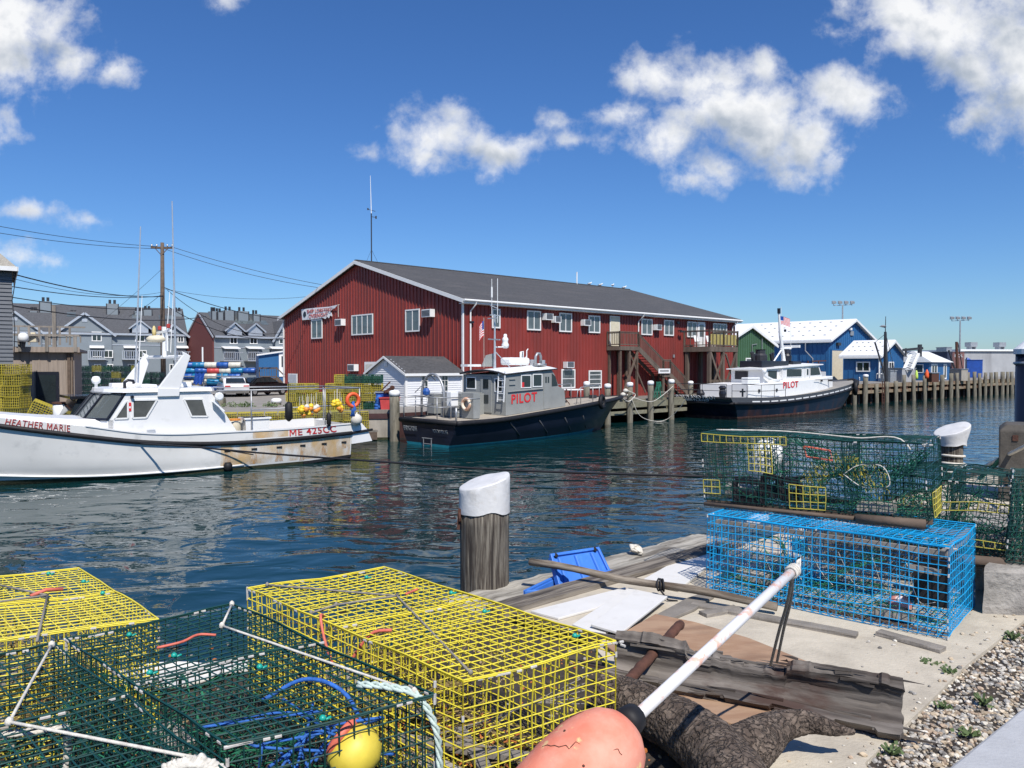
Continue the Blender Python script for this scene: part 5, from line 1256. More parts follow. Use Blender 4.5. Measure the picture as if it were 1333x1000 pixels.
for (xa,xb,za,zb_,nx,nz_k) in ((2.6,3.9,1.06,1.28,10,3),(1.4,5.0,.16,.9,24,8),(.05,1.4,.16,.9,10,8)):
    b2=MB(); RS.append((b2,'rm2'))
    for i in range(nx):
        for k in range(nz_k):
            q=[(xa+(xb-xa)*(i+di)/nx,za+(zb_-za)*(k+dk)/nz_k) for di,dk in ((0,0),(1,0),(1,1),(0,1))]; b2.add([(a,hy_y(a,z)+.004,z) for a,z in q],[(0,1,2,3)])
def alpha_mat(m,lo,hi,sc_,st):
    t_=m.node_tree; b_=t_.nodes['Principled BSDF']; c_=t_.nodes.new('ShaderNodeTexCoord'); mp=t_.nodes.new('ShaderNodeMapping'); mp.inputs['Scale'].default_value=st; t_.links.new(c_.outputs['Object'],mp.inputs[0])
    q=t_.nodes.new('ShaderNodeTexNoise'); q.inputs['Scale'].default_value=sc_; q.inputs['Detail'].default_value=6; t_.links.new(mp.outputs[0],q.inputs['Vector']); r=t_.nodes.new('ShaderNodeMapRange'); r.inputs[1].default_value=lo; r.inputs[2].default_value=hi; t_.links.new(q.outputs[0],r.inputs[0]); t_.links.new(r.outputs[0],b_.inputs['Alpha'])
rm2=mat('rust_bloom',(.66,.44,.20),.5,var=.12,scale=3); alpha_mat(rm2,.36,.76,1.5,(1.3,1.3,.8)); alpha_mat(rm,.25,.75,7,(2,2,.25))
for b2,k in RS: b2.build('rust_streak' if k=='rm' else 'rust_patch',rm if k=='rm' else rm2,t,recalc=False)
# big tan weathering on the aft topsides is in the hull material
# house
yb=1.78
S=lambda pxs: [BM.hy(px,py,yb) for px,py in pxs]
prof=[(8.38,1.35),(8.38,1.88),(7.84,2.72),(5.28,2.74),(5.15,2.6),(4.36,1.33),(4.3,1.0),(8.38,1.0)]
b=MB(); b.prism(prof,lambda x,z:(x,yb,z),lambda x,z:(x,yb-.06,z)); b.prism(prof,lambda x,z:(x,-yb,z),lambda x,z:(x,-yb+.06,z))
# base under the windshield, front
f0=[(8.38,yb),(8.9,.95),(9.0,0),(8.9,-.95),(8.38,-yb)]
b.prism(f0+[(8.2,-yb),(8.2,yb)],lambda x,y:(x,y,1.25),lambda x,y:(x,y,1.9))
# trunk forward
tr=[(8.4,1.55,1.9),(9.2,1.4,1.93),(10.2,1.1,2.02),(11.2,.75,2.15),(12.0,.3,2.3)]
rings=[]
for x,y,z in catmull(tr,12): rings.append([(x,y+.12,1.5),(x,y,z-.06),(x,y-.1,z),(x,0,z+.05),(x,-y+.1,z),(x,-y,z-.06),(x,-y-.12,1.5)])
b.rings(rings)
b.build('wheelhouse',M['gel_white'],t,bevel=.015)
b=MB(); rf=[(8.45,.0),(8.35,1.0),(7.95,1.86),(5.2,1.86),(5.05,1.6),(5.05,-1.6),(5.2,-1.86),(7.95,-1.86),(8.35,-1.0)]
b.prism(rf,lambda x,y:(x,y,2.74),lambda x,y:(x*.985+.1,y*.96,2.86)); b.build('roof',M['gel_white'],t)
b=MB(); b.prism([(8.5,0),(8.38,1.0),(8.2,1.3),(8.1,1.3),(8.1,-1.3),(8.2,-1.3),(8.38,-1.0)],lambda x,y:(x,y,2.70),lambda x,y:(x,y,2.745)); b.build('visor',M['galv'],t)
# windshield panes with dark frames
top=[(7.86,yb-.02),(8.3,.95),(8.38,0),(8.3,-.95),(7.86,-yb+.02)]
b=MB(); g2=MB()
for i in range(4):
    A=Vector((f0[i][0],f0[i][1],1.9)); B_=Vector((f0[i+1][0],f0[i+1][1],1.9)); C_=Vector((top[i+1][0],top[i+1][1],2.73)); D_=Vector((top[i][0],top[i][1],2.73))
    nrm=(B_-A).cross(D_-A).normalized()
    if nrm.x<0: nrm=-nrm
    g2.add([A,B_,C_,D_],[(0,1,2,3)])
    for P_,Q_ in ((A,B_),(D_,C_),(A,D_),(B_,C_)): b.beam(P_+nrm*.01,Q_+nrm*.01,.07,.05,nrm)
wf_=b.build('windshield_frame',M['black_paint'],t); 
gm=bpy.data.materials.new('clear_glass'); gm.use_nodes=True; gb_=gm.node_tree.nodes['Principled BSDF']; gb_.inputs['Base Color'].default_value=(.35,.4,.4,1); gb_.inputs['Transmission Weight'].default_value=.75; gb_.inputs['Roughness'].default_value=.02; gb_.inputs['IOR'].default_value=1.05; gb_.inputs['Specular IOR Level'].default_value=1.0
M['clear_glass']=gm
g2.build('pane',M['clear_glass'],wf_,recalc=False)
b=MB(); b.beam((8.5,.2,2.0),(8.1,.5,2.6),.03,.03); b.beam((7.6,-1.7,1.3),(7.6,-1.7,2.7),.1,.1); b.box(5.4,5.5,-1.7,1.7,1.0,2.7); b.box(7.9,8.2,-1.2,1.2,1.6,2.0); b.build('cabin_interior',M['galv'],t)
def spane(pts,name='side_window',mt='glass',fr='white_trim',yy=yb):
    P=[Vector((x,yy+.012,z)) for x,z in pts]; b=MB()
    for i in range(len(P)): b.beam(P[i],P[(i+1)%len(P)],.05,.035,(0,1,0))
    o=b.build(name,M[fr],t); b=MB(); b.prism([(p.x,p.z) for p in P],lambda x,z:(x,yy+.002,z),lambda x,z:(x,yy+.01,z)); b.build('pane',M[mt],o)
D('window_grey',(.09,.095,.09),.12,var=.3,scale=1.5,spec=.7)
spane([(8.19,1.92),(7.86,2.45),(7.80,2.46),(7.80,1.92)],mt='window_grey'); spane([(7.66,1.92),(7.66,2.5),(6.93,2.49),(7.26,1.92)],mt='window_grey'); spane([(6.1,2.48),(5.50,2.47),(5.34,1.88),(5.86,1.9)],mt='window_grey')
for s in (-1,):   # starboard windows, plain
    b=MB(); b.prism([(7.66,1.92),(7.66,2.5),(6.93,2.49),(7.26,1.92)],lambda x,z:(x,s*(yb+.01),z),lambda x,z:(x,s*(yb+.004),z)); b.prism([(6.1,2.48),(5.50,2.47),(5.34,1.88),(5.86,1.9)],lambda x,z:(x,s*(yb+.01),z),lambda x,z:(x,s*(yb+.004),z)); b.build('side_window',M['window_grey'],t)
b=MB(); b.box(7.70,7.78,yb,yb+.02,2.15,2.42); o=b.build('warning_sticker',M['red_letter'],t); b=MB(); b.box(7.715,7.765,yb+.02,yb+.024,2.24,2.3); b.build('white_mark',M['white_paint'],o)
b=MB(); b.tube([(7.68,yb+.01,2.60),(7.68,yb+.12,2.60)],.05,8); b.build('nav_light',M['black_paint'],t)
b=MB(); b.box(7.0,7.25,yb,yb+.04,1.38,1.52); b.build('hatch_plate',M['aluminium'],t)
# arch fins
def fin(y,dx_):
    b=MB(); pr=[(6.92,2.84),(6.24,2.80),(5.88,3.92),(6.0,4.0),(6.16,4.08),(6.12,3.95)]
    b.prism([(x+dx_,z) for x,z in pr],lambda x,z:(x,y-.07,z),lambda x,z:(x,y+.07,z)); b.build('arch_fin',M['gel_white'],t,bevel=.02)
fin(1.76,0); fin(-1.76,.4)
b=MB(); b.hexa([(6.92,1.6,2.56),(6.27,1.6,2.56),(6.27,1.86,2.6),(6.92,1.86,2.6),(6.92,1.6,2.86),(6.24,1.6,2.83),(6.24,1.86,2.83),(6.92,1.86,2.86)]); b.build('fin_base',M['gel_white'],t)
b=MB(); b.tube([(6.02,1.8,3.9),(6.4,-1.8,3.9)],.06,8); b.build('arch_bar',M['metal_white'],t)
mst=MB(); mx_,my_=6.25,.0
mst.beam((mx_,my_,3.9),(mx_,my_,4.95),.12,.12); mst.beam((mx_+.1,-.55,4.75),(mx_-.05,.7,4.8),.06,.08); mst.beam((mx_,.35,4.1),(mx_,.35,4.72),.16,.05); mst.build('radar_mast',M['metal_white'],t)
b=MB(); b.lathe((mx_+.15,-.25,4.42),[(.28,0),(.36,.04),(.36,.14),(.26,.22),(.03,.24)],18); b.build('radar_dome',M['cream'],t,True)
b=MB(); b.lathe((mx_+.2,-.5,4.62),[(.06,0),(.07,.2),(.05,.32),(.02,.38)],10); b.build('horn',D('horn_yellow',(.6,.5,.22),.5),t,True)
for y,z in ((-.55,4.85),(.6,4.88)): 
    b=MB(); b.lathe((mx_,y,z),[(.05,0),(.065,.02),(.065,.13),(.03,.15)],10); b.build('mast_light',M['maroon_letter'],t)
b=MB()
for px,y0,y1,xx,yy in ((172,466,295,None,-1.75),):
    x_,_=BM.hy(172,466,-1.3); q0=BM.hy(176,500,-1.3); q1=BM.hy(183,295,-1.3); b.tube([(q0[0],-1.3,q0[1]),(q1[0],-1.3,q1[1])],[.035,.02],6)
b.build('antenna',M['aluminium'],t)
q0=BM.hy(229.5,505,1.5); q1=BM.hy(224,262,1.5); b=MB(); b.tube([(q0[0],1.5,q0[1]),(q1[0],1.5,q1[1])],[.04,.02],6); b.lathe((q0[0],1.5,3.0),[(.07,0),(.07,.12)],8); b.lathe((q0[0],1.5,3.5),[(.07,0),(.07,.12)],8); b.build('antenna',M['aluminium'],t)
for px,py0,py1 in ((181,470,385),(217,440,380),(222,460,372)):
    q0=BM.hy(px,py0,-.2); q1=BM.hy(px+4,py1,-.2); b=MB(); b.tube([(q0[0],-.2,q0[1]),(q1[0],-.2,q1[1])],[.018,.01],5); b.build('whip_antenna',M['metal_white'],t)
b=MB(); b.lathe((8.5,-.8,2.02),[(.02,0),(.09,.02),(.09,.12),(.0,.2)],10); 
b=MB(); q=BM.hy(125,497,-1.0); b.lathe((q[0],-1.0,2.86),[(.05,0),(.05,.1),(.13,.15),(.15,.26),(.1,.36),(.01,.38)],12); b.build('searchlight',M['metal_white'],t,True)
b=MB(); 
for x_,y_,sx,sy,h_ in ((7.4,-.5,.9,.6,.14),(6.9,.1,.5,1.2,.1),(5.9,.4,.7,.7,.16)): b.box(x_-sx/2,x_+sx/2,y_-sy/2,y_+sy/2,2.86,2.86+h_)
b.build('roof_hatch',M['metal_white'],t,bevel=.03)
b=MB(); b.tube([(7.7,.9,2.86),(7.7,.9,3.05),(7.6,.9,3.12),(7.45,.9,3.1),(7.42,.9,3.0)],.05,8); b.build('exhaust_pipe',M['black_paint'],t,True)
# aft rail, gear hauler, stern posts
b=MB()
for px in (327,423,468):
    x_,z_=BM.hy(px,505,1.85); b.tube([(x_,1.85,1.3),(x_,1.85,2.74)],.025,6)
x_a,_=BM.hy(316,505,1.85); x_b=-.36
b.tube([(x_a+.9,1.85,2.74),(x_b,1.85,2.74)],.025,6); b.tube([(3.9,1.85,2.05),(x_b,1.85,2.12)],.02,6); b.tube([(x_b,1.85,2.74),(x_b,-1.5,2.74)],.025,6); b.tube([(x_b,-1.5,2.74),(x_b,-1.5,1.3)],.025,6); b.tube([(x_b,-1.5,2.74),(4.5,-1.85,2.74)],.025,6)
b.build('stern_rail',M['galv'],t,True)
b=MB(); b.beam((5.2,1.9,2.4),(4.85,1.98,2.05),.2,.05); b.lathe((5.0,1.86,2.55),[(.1,0),(.14,.02),(.14,.12),(.1,.14)],12,axis=(0,1,0)); b.build('pot_hauler',M['metal_white'],t)
# red letters
tx=(-1,0)
def hpt(x,z,o=.03): return (x,hy_y(x,z)+o,z)
lettering('lettering','HEATHER MARIE',hpt(11.05,1.86),hpt(9.42,1.58),hpt(11.0,2.05),hpt(9.42,1.78),M['maroon_letter'],t,.008,1.1,warp=lambda p:Vector((p.x,hy_y(p.x,p.z)+.016,p.z)))
lettering('lettering','ME 425CC',hpt(2.56,1.06),hpt(.66,1.10),hpt(2.56,1.30),hpt(.70,1.35),M['red_letter'],t,.008,1.12,off=.014,warp=lambda p:Vector((p.x,hy_y(p.x,p.z)+.016,p.z)))
def hang(name,lab,cat,build_,mt,loc,grp=None,smooth=True):
    b=MB(); build_(b); o=b.build(name,M[mt] if isinstance(mt,str) else mt,smooth=smooth); o.location=loc; return tag(o,lab,cat,grp)
def fender_b(h,r): 
    return lambda b:(b.lathe((0,0,-h/2),[(.03,-.05),(r*.6,0),(r,.1*h),(r,.9*h),(r*.6,h),(.03,h+.05)],12),b.tube([(0,0,h/2),(0,0,h/2+.75)],.015,5))
q=BM.W(2.42,1.95,1.78); hang('boat_fender','large black fender hanging amid the lobster boat rail','fender',fender_b(.62,.14),'black_rubber',BM.W(BM.hy(376,535,1.98)[0],1.98,1.95))
hang('boat_fender','small black fender hanging near the CC of the stern lettering','fender',fender_b(.42,.09),'black_rubber',BM.W(BM.hy(428,545,1.98)[0],1.98,1.6))
hang('boat_fender','small black fender low on the white hull at the waterline','fender',lambda b:b.lathe((0,0,-.15),[(.05,0),(.14,.05),(.15,.2),(.1,.3)],10),'black_rubber',BM.W(BM.hy(296,607,2.02)[0],2.08,.15))
hang('round_buoy','dirty white round buoy on the lobster boat quarter','buoy',lambda b:b.lathe((0,0,-.2),[(.02,-.02),(.13,.03),(.2,.12),(.22,.22),(.2,.32),(.13,.4),(.04,.44),(.04,.5)],14),'rope_white',BM.W(BM.hy(464,546,1.95)[0],1.95,1.52))
rg=BM.W(BM.hy(459,521,1.95)[0],1.98,BM.hy(459,521,1.95)[1])
def ringb(b): torus(b,(0,0,0),.235,.075,BM.W(0,1,0)-BM.W(0,0,0),28,10)
hang('life_ring','bright orange life ring hanging on the lobster boat stern rail','life ring',ringb,'orange_ring',rg)
hang('blue_line','coil of blue line hanging below the orange life ring','rope',lambda b:[b.tube([(rng.uniform(-.06,.06),0,.2),(rng.uniform(-.12,.12),.03,-.1),(rng.uniform(-.1,.1),0,-.35)],.025,5) for _ in range(7)],'rope_blue',(rg[0],rg[1]-.05,rg[2]-.25))
# bullet buoys in bunches
def bullet(b,c,s,tilt):
    ax=Vector((tilt[0],tilt[1],-1)); b.lathe(c,[(.03,0),(.085*s,.03),(.1*s,.1),(.095*s,.2),(.05*s,.29),(.02,.3)],9,axis=ax,m=0)
D('buoy_orange',(.75,.28,.04),.5,var=.1)
def pot_buoy(lab,p,mats_,ax):
    g=bpy.data.objects.new('pot_buoy',None); col.objects.link(g); g.location=p; tag(g,lab,'buoy','buoy bunches on the lobster boat rail')
    a=Vector(ax).normalized(); b=MB(); b.lathe((0,0,0),[(.03,0),(.07,.03),(.098,.09),(.1,.14)],10,axis=a); b.build('upper_half',M[mats_[0]],g,True)
    b=MB(); b.lathe(a*.14,[(.1,0),(.097,.07),(.075,.13),(.02,.16)],10,axis=a); b.build('lower_half',M[mats_[1]],g,True)
    b=MB(); b.tube([(0,0,0),(0,0,.3+rng.uniform(0,.3))],.01,4); b.build('line',M['rope_white'],g)
yb2=BM
bun=[(389,531,'y'),(394,535,'y'),(398,528,'w'),(401,533,'y'),(404,527,'y'),(407,530,'w'),(392,529,'y'),(410,528,'w'),(404,534,'w'),(398,534,'y')]
for i,(px,py,k) in enumerate(bun):
    x_,z_=BM.hy(px,py,1.8); pot_buoy(f'{"yellow and orange" if k=="y" else "white and orange"} pot buoy, {ORD[i]} of the larger bunch on the boat rail',BM.W(x_,1.85+rng.uniform(-.05,.1),z_+.05),('yellow_buoy' if k=='y' else 'rope_white','buoy_orange'if i%3 else 'yellow_buoy'),(rng.uniform(-.5,.5),rng.uniform(-.4,.4),-1))
for i,(px,py) in enumerate([(434,522),(438,527),(441,524),(443,529),(437,521)]):
    x_,z_=BM.hy(px,py,1.8); pot_buoy(f'yellow and orange pot buoy, {ORD[i]} of the smaller bunch near the life ring',BM.W(x_,1.9,z_+.05),('yellow_buoy','buoy_orange' if i%2 else 'yellow_buoy'),(rng.uniform(-.5,.5),rng.uniform(-.4,.4),-1))
x_,z_=BM.hy(333,556,1.0); tote('bait_tote','white bait tote on the lobster boat work deck','' or BM.W(x_,.9,.98),.9,.6,.75,'metal_white',BM.rz)
x_,_=BM.hy(310,556,.8); g=thing('plastic_drum','cream and orange bait barrel on the lobster boat work deck','drum',loc=BM.W(x_+.15,.8,.98)); b=MB(); b.lathe((0,0,0),[(.2,0),(.24,.05),(.24,.6),(.2,.66)],12); b.build('body',M['cream'],g,True); b=MB(); b.lathe((0,0,.66),[(.22,0),(.22,.05)],12); b.build('lid',M['buoy_orange'],g)
p=BM.W(9.9,-1.6,0); q=at(85,545,27.8); g=thing('fish_tub','white fish tub with brown rim beyond the lobster boat foredeck','tub',loc=(at(82,545,31.8).x,31.8,1.25)); b=MB(); b.lathe((0,0,0),[(.34,0),(.36,.05),(.37,.72),(.34,.74)],18); b.build('body',M['metal_white'],g,True); b=MB(); b.lathe((0,0,.74),[(.4,0),(.4,.08),(.33,.08)],18); b.build('rim',M['rust_brown'],g)
# skiff cabin behind (dark windshield of another boat)
sk=thing('cabin_boat','dark roofed cabin boat moored behind the lobster boat wheelhouse','boat',loc=(at(128,540,31).x,31.2,0),rz=BM.rz)
b=MB(); hull([[(-3,.8,-.3),(0,.9,-.3),(3,.1,-.3)],[(-3,1.2,0),(0,1.3,0),(3.4,.1,0)],[(-3,1.4,1.0),(0,1.5,1.0),(3.9,.05,1.4)]],20,lambda z,x:0,'hull',[M['hull_white']],sk,2)
b=MB(); b.prism([(-1.5,1.0),(1.6,1.0),(1.0,2.3),(-1.4,2.3)],lambda x,z:(x,1.1,z),lambda x,z:(x,-1.1,z)); b.build('cabin',M['glass'],sk); b=MB(); b.box(-1.7,1.3,-1.25,1.25,2.3,2.4); b.build('roof',M['car_black'],sk)
# ============================================================ GREY PILOT BOAT
P1=Fr((-3.8,33.9,0),(.70,.714))
t=thing('pilot_boat','grey cabined pilot boat with black hull and red PILOT lettering, moored before the red building','boat',P1)
keel=[(0,.9,-.6),(4,1.0,-.6),(8,.8,-.6),(11,.3,-.6),(12.2,.02,-.5)]
wl=[(0,1.45,0),(3,1.62,0),(6,1.6,0),(9,1.2,0),(11,.6,0),(12.6,.02,0)]
md=[(0,1.75,.55),(3,1.9,.55),(6,1.9,.6),(9,1.62,.72),(11.5,.95,.85),(13.5,.03,1.0)]
sh=[(0,1.95,1.12),(2.5,2.08,1.16),(5,2.1,1.32),(8,2.0,1.52),(10.5,1.6,1.66),(12.8,.85,1.74),(14.5,.04,1.78)]
ho,CC1,_=hull([keel,wl,md,sh],50,lambda z,x:1 if z<.09 else 0,'hull',[M['navy_hull'],M['teal_stripe']],t,5)
deck(CC1[3],'deck','deck_tan',t,.04,.02); railtube(CC1[3],'fender_rail','black_rubber',t,.12,-.03,.04,8)
b=MB(); b.tube([(0,-1.98,1.1),(0,1.98,1.1)],.12,8); b.build('stern_fender_rail',M['black_rubber'],t,True)
b=MB()
for x in (3.2,5.2,7.2,8.9):
    def hyp(x,z):
        def it(c): xs=[p[0] for p in c]; return np.interp(x,xs,[p[1] for p in c]),np.interp(x,xs,[p[2] for p in c])
        pr=[it(c) for c in (CC1[1],CC1[2],CC1[3])]; return float(np.interp(z,[p[1] for p in pr],[p[0] for p in pr]))
    b.tube([(x,-hyp(x,1.0)-.02,1.0),(x+.9,-hyp(x+.9,.3)-.02,.3)],.035,5); b.tube([(x,hyp(x,1.0)+.02,1.0),(x+.9,hyp(x+.9,.3)+.02,.3)],.035,5)
b.build('hull_strakes',M['hull_grey'],t,True)
# cabin
hw=1.5; zd=lambda x:float(np.interp(x,[p[0] for p in CC1[3]],[p[2] for p in CC1[3]]))+.03
prof=[(3.5,zd(3.5)),(3.5,3.17),(6.75,3.38),(7.0,3.08),(7.25,2.55),(7.7,2.4),(7.8,zd(7.8))]
b=MB(); b.prism(prof,lambda x,z:(x,-hw,z),lambda x,z:(x,hw,z)); b.build('cabin',M['boat_grey'],t,bevel=.02)
b=MB(); rr=[]
for x,zc,e in ((3.36,3.2,.0),(5.0,3.32,0),(7.05,3.44,0)): rr.append([(x,y,zc+.2*math.cos(y/1.6*1.5)) for y in np.linspace(-1.56,1.56,9)]+[(x,y,zc-.06+.2*math.cos(y/1.6*1.5)) for y in np.linspace(1.56,-1.56,9)])
b.rings(rr); b.build('roof',M['metal_white'],t)
b=MB(); b.tube([(3.35,y,3.18+.2*math.cos(y/1.6*1.5)) for y in np.linspace(-1.56,1.56,9)],.045,6); b.tube([(3.36,-1.58,3.19),(5,-1.58,3.31),(7.05,-1.58,3.43)],.03,6); b.tube([(3.36,1.58,3.19),(5,1.58,3.31),(7.05,1.58,3.43)],.03,6); b.build('roof_edge',M['steel_dark'],t,True)
def pwin(par,m,a0,a1,z0,z1,gm_='glass',fr='metal_white',w_=.045): return window(par,m,a0,a1,z0,z1,0,0,w_,.03,fm=fr,gm=gm_)
ms=ymap(-hw); mp=ymap(hw,1); mb_=xmap(3.5); 
for m in (ms,mp):
    pwin(t,m,4.5,5.2,2.52,3.16); pwin(t,m,5.32,6.0,2.56,3.2); 
    b=MB(); b.box(*( (6.12,6.6) ),*( (-hw-.02,-hw-.001) if m is ms else (hw+.001,hw+.02)),zd(6.5)+.02,3.2); dd_=b.build('cabin_door',M['boat_grey'],t); 
    yv=(-hw-.03,-hw-.021) if m is ms else (hw+.021,hw+.03)
    b=MB(); b.box(6.22,6.32,*yv,2.75,3.05); b.box(6.4,6.5,*yv,2.75,3.05); b.build('pane',M['glass'],dd_)
    s=-1 if m is ms else 1
    b=MB(); b.prism([(6.72,2.58),(7.16,2.6),(6.98,3.06),(6.72,3.22)],lambda x,z:(x,s*(hw+.006),z),lambda x,z:(x,s*(hw+.02),z)); b.build('side_window',M['glass'],t)
b=MB(); b.box(4.58,5.0,-1.3,-.9,2.2,2.95); b.build('seat',M['black_paint'],t); b=MB(); b.box(4.55,4.7,-hw+.0-.014,-hw-.031+.0,2.56,2.8); b.build('red_float_coat',M['red_letter'],t)
for y0,y1 in ((-1.35,-.5),(-.42,.42),(.5,1.35)):   # front windows, raked
    b=MB(); b.hexa([(7.22,y0,2.62),(7.30,y0,2.60),(7.30,y1,2.60),(7.22,y1,2.62),(6.9,y0,3.2),(6.98,y0,3.2),(6.98,y1,3.2),(6.9,y1,3.2)]); b.build('windscreen',M['glass'],t)
# aft bulkhead window, door
pwin(t,mb_,.55,1.25,2.45,3.05); 
b=MB(); b.box(3.46,3.5-.001,-.55,.2,1.35,3.05); ad=b.build('aft_door',M['boat_grey'],t); b=MB(); b.box(3.44,3.459,-.35,0,2.5,2.95); b.box(3.44,3.459,-.35,0,1.8,2.2); b.build('pane',M['glass'],ad)
pwin(t,mb_,-1.3,-.75,2.35,3.0)
b=MB(); b.box(2.0,3.49,-.05,1.45,1.2,2.25); b.box(1.6,2.0,-.1,.9,1.2,1.9); b.box(2.0,3.4,.0,1.35,2.25,2.3); b.build('aft_trunk',M['boat_grey'],t,bevel=.02)
rp=P1.W(1.86,.25,1.78)
b=MB(); b.tube([(0,0,0)],.1) if 0 else None
rp=P1.W(1.5,-.3,1.8)
xr=2.3; rg=P1.W(1.52,.28,1.72)
bring=MB(); torus(bring,(0,0,0),.24,.075,P1.W(1,0,0)-P1.W(0,0,0),28,10)
q=at(630,525,P1.W(1.55,.2,0).y); o=bring.build('life_ring',M['ring_faded'],smooth=True); tag(o,'faded orange and white life ring on the grey pilot boat aft trunk','life ring')
lx=P1.L(q); o.location=P1.W(1.52,lx[1],lx[2]); 
b=MB(); b.box(1.6,2.0,lx[1]-.4,lx[1]+.4,1.2,lx[2]+.5); b.build('ring_panel',M['boat_grey'],t)
# ladder
b=MB()
for y in (-hw-.04,-1.12): b.beam((3.30,y,1.9),(3.40,y,3.35),.05,.04)
for k in range(5): b.beam((3.31+.02*k,-hw-.04,2.0+k*.3),(3.31+.02*k,-1.12,2.0+k*.3),.035,.035)
b.build('ladder',M['metal_white'],t)
b=MB(); b.tube([(3.6,-hw-.05,2.37),(6.05,-hw-.05,2.47)],.025,6)
for k,z in ((0,2.7),(1,2.95)): b.beam((3.7,-hw-.03,z),(4.1,-hw-.03,z+.01),.03,.03)
b.build('grab_rail',M['boat_grey'],t)
lettering('lettering','PILOT',(3.85,-hw-.012,1.78),(5.62,-hw-.012,1.86),(3.85,-hw-.012,2.24),(5.62,-hw-.012,2.32),M['red_letter'],t,.012,1.12,off=.02)
# mast gear
b=MB(); b.tube([(4.23,0,3.4),(4.23,0,6.1)],[.07,.035],8); b.beam((4.23,-.35,4.85),(4.23,.45,4.9),.07,.06); b.beam((4.1,-.3,5.9),(4.1,.35,5.9),.05,.05); b.tube([(4.23,0,4.3),(4.7,-.6,3.5)],.025,5); b.tube([(4.23,0,4.3),(4.7,.6,3.5)],.025,5); b.beam((3.9,0,6.05),(4.6,0,6.05),.04,.04); b.beam((3.95,0,6.5),(4.4,0,6.4),.04,.04); b.build('mast',M['aluminium'],t)
b=MB(); b.tube([(4.42,0,5.7),(4.42,0,7.85)],.018,5); b.build('whip_antenna',M['metal_white'],t); b=MB(); b.tube([(4.03,0,6.0),(4.03,0,7.8)],.015,5); b.tube([(4.03,0,6.9),(4.03,0,7.4)],.045,6); b.build('whip_antenna',M['metal_white'],t)
b=MB(); b.lathe((4.95,0,4.45),[(.09,0),(.17,.05),(.19,.17),(.13,.30),(.145,.36),(.16,.46),(.10,.55),(.08,.58),(.095,.65),(.06,.71)],14); b.beam((4.3,0,4.5),(5.15,0,4.52),.08,.06); b.build('satellite_dome',M['metal_white'],t,True)
b=MB(); b.box(4.9,6.3,-.45,.35,3.62,4.0); b.build('life_raft_box',M['metal_white'],t,bevel=.12)
b=MB(); b.prism([(3.7,3.55),(4.6,3.55),(4.5,4.2),(4.0,4.1)],lambda x,z:(x,.3,z),lambda x,z:(x,.4,z)); b.build('dark_panel',M['boat_grey'],t)
b=MB(); b.box(2.9,3.8,.5,1.0,3.55,3.66); b.build('flat_antenna',M['metal_white'],t)
b=MB(); b.tube([(6.6,.1,3.6),(6.6,.1,4.35),(6.7,.1,4.45)],.03,6); b.tube([(6.6,.1,4.1),(6.2,.1,3.65)],.015,4); b.build('light_staff',M['metal_white'],t)
b=MB(); b.lathe((7.2-.5,-.2,3.6),[(.1,0),(.12,.02),(.14,.25),(.14,.3)],12,axis=(0,0,1)); b.lathe((7.0,-.6,3.6),[(.08,0),(.16,.1),(.16,.28)],12); b.build('searchlight',M['aluminium'],t)
b=MB(); b.tube([(6.3,-.8,3.58),(6.3,-.8,4.05),(6.42,-.8,4.2),(6.6,-.8,4.2),(6.68,-.8,4.05),(6.68,-.8,3.65)],.07,8); b.box(6.3,6.9,-1,-.6,3.6,3.7); b.build('vent_cowl',M['galv'],t,True)
b=MB(); b.tube([(7.0,.9,3.6),(7.0,.9,4.3),(7.15,.9,4.35),(7.15,.9,3.7)],.06,8); b.build('vent_pipe',M['metal_white'],t,True)
fo=flag(t,P1.W(3.5,.0,5.75),.22,.75,P1.W(-.5,.5,0)-P1.W(0,0,0)); tag(fo,'small red and white striped ensign on the grey pilot boat mast','flag')
b=MB(); b.tube([(3.55,.05,3.5),(3.5,.0,5.9)],.01,4); b.build('halyard',M['rope_white'],t)
# stern hoop, rails, boxes
def zh(px,py,z=1.2): a=P1.hz(px,py,z); return (a[0],a[1],z)
A=zh(549,541); B_=zh(578,543); b=MB()
pts=[A]+[(A[0]+(B_[0]-A[0])*(.5-.5*math.cos(a)),A[1]+(B_[1]-A[1])*(.5-.5*math.cos(a)),2.2+1.0*math.sin(a)) for a in np.linspace(0,math.pi,13)]+[B_]
b.tube(pts,.06,8); b.tube([pts[3],(pts[3][0]-.1,pts[3][1]+.5,2.3)],.02,4); b.tube([pts[6],(pts[6][0]+.2,pts[6][1]-.2,2.9)],.04,5)
b.build('towing_hoop',M['galv'],t,True)
b=MB(); x_,y_,_z=zh(555,543); b.lathe((x_,y_,2.2),[(.03,0),(.16,.05),(.18,.2),(.1,.35)],8); b.build('blue_cover',M['drum_blue'],t)
b=MB()
rp_=[zh(526,543),zh(541,541.5),zh(569,546),zh(587,545),zh(602,544)]
def railrun(b,P_,h,r=.025):
    for p in P_: b.tube([p,(p[0],p[1],p[2]+h)],r,5)
    for h_ in (h,h*.55): b.tube([(p[0],p[1],p[2]+h_) for p in P_],r,5)
railrun(b,rp_,.95)
x0_=1.0; railrun(b,[(0.1,1.85,1.18),(1.6,1.95,1.2),(3.2,2.0,1.25)],.95)
b.tube([(.4,-1.5,1.18),(.4,-1.5,1.75)],.05,6); b.beam((.4,-1.7,1.55),(.4,-1.3,1.55),.04,.04)
b.tube([(1.2,-1.3,2.1),(2.0,-1.3,2.1)],.025,5)
b.build('stern_rail',M['galv'],t,True)
b=MB(); x_,y_,_z=zh(596,545); b.box(x_-.15,x_+.3,y_+.3,y_+.6,1.75,2.4); b.build('white_locker',M['metal_white'],t,bevel=.02)
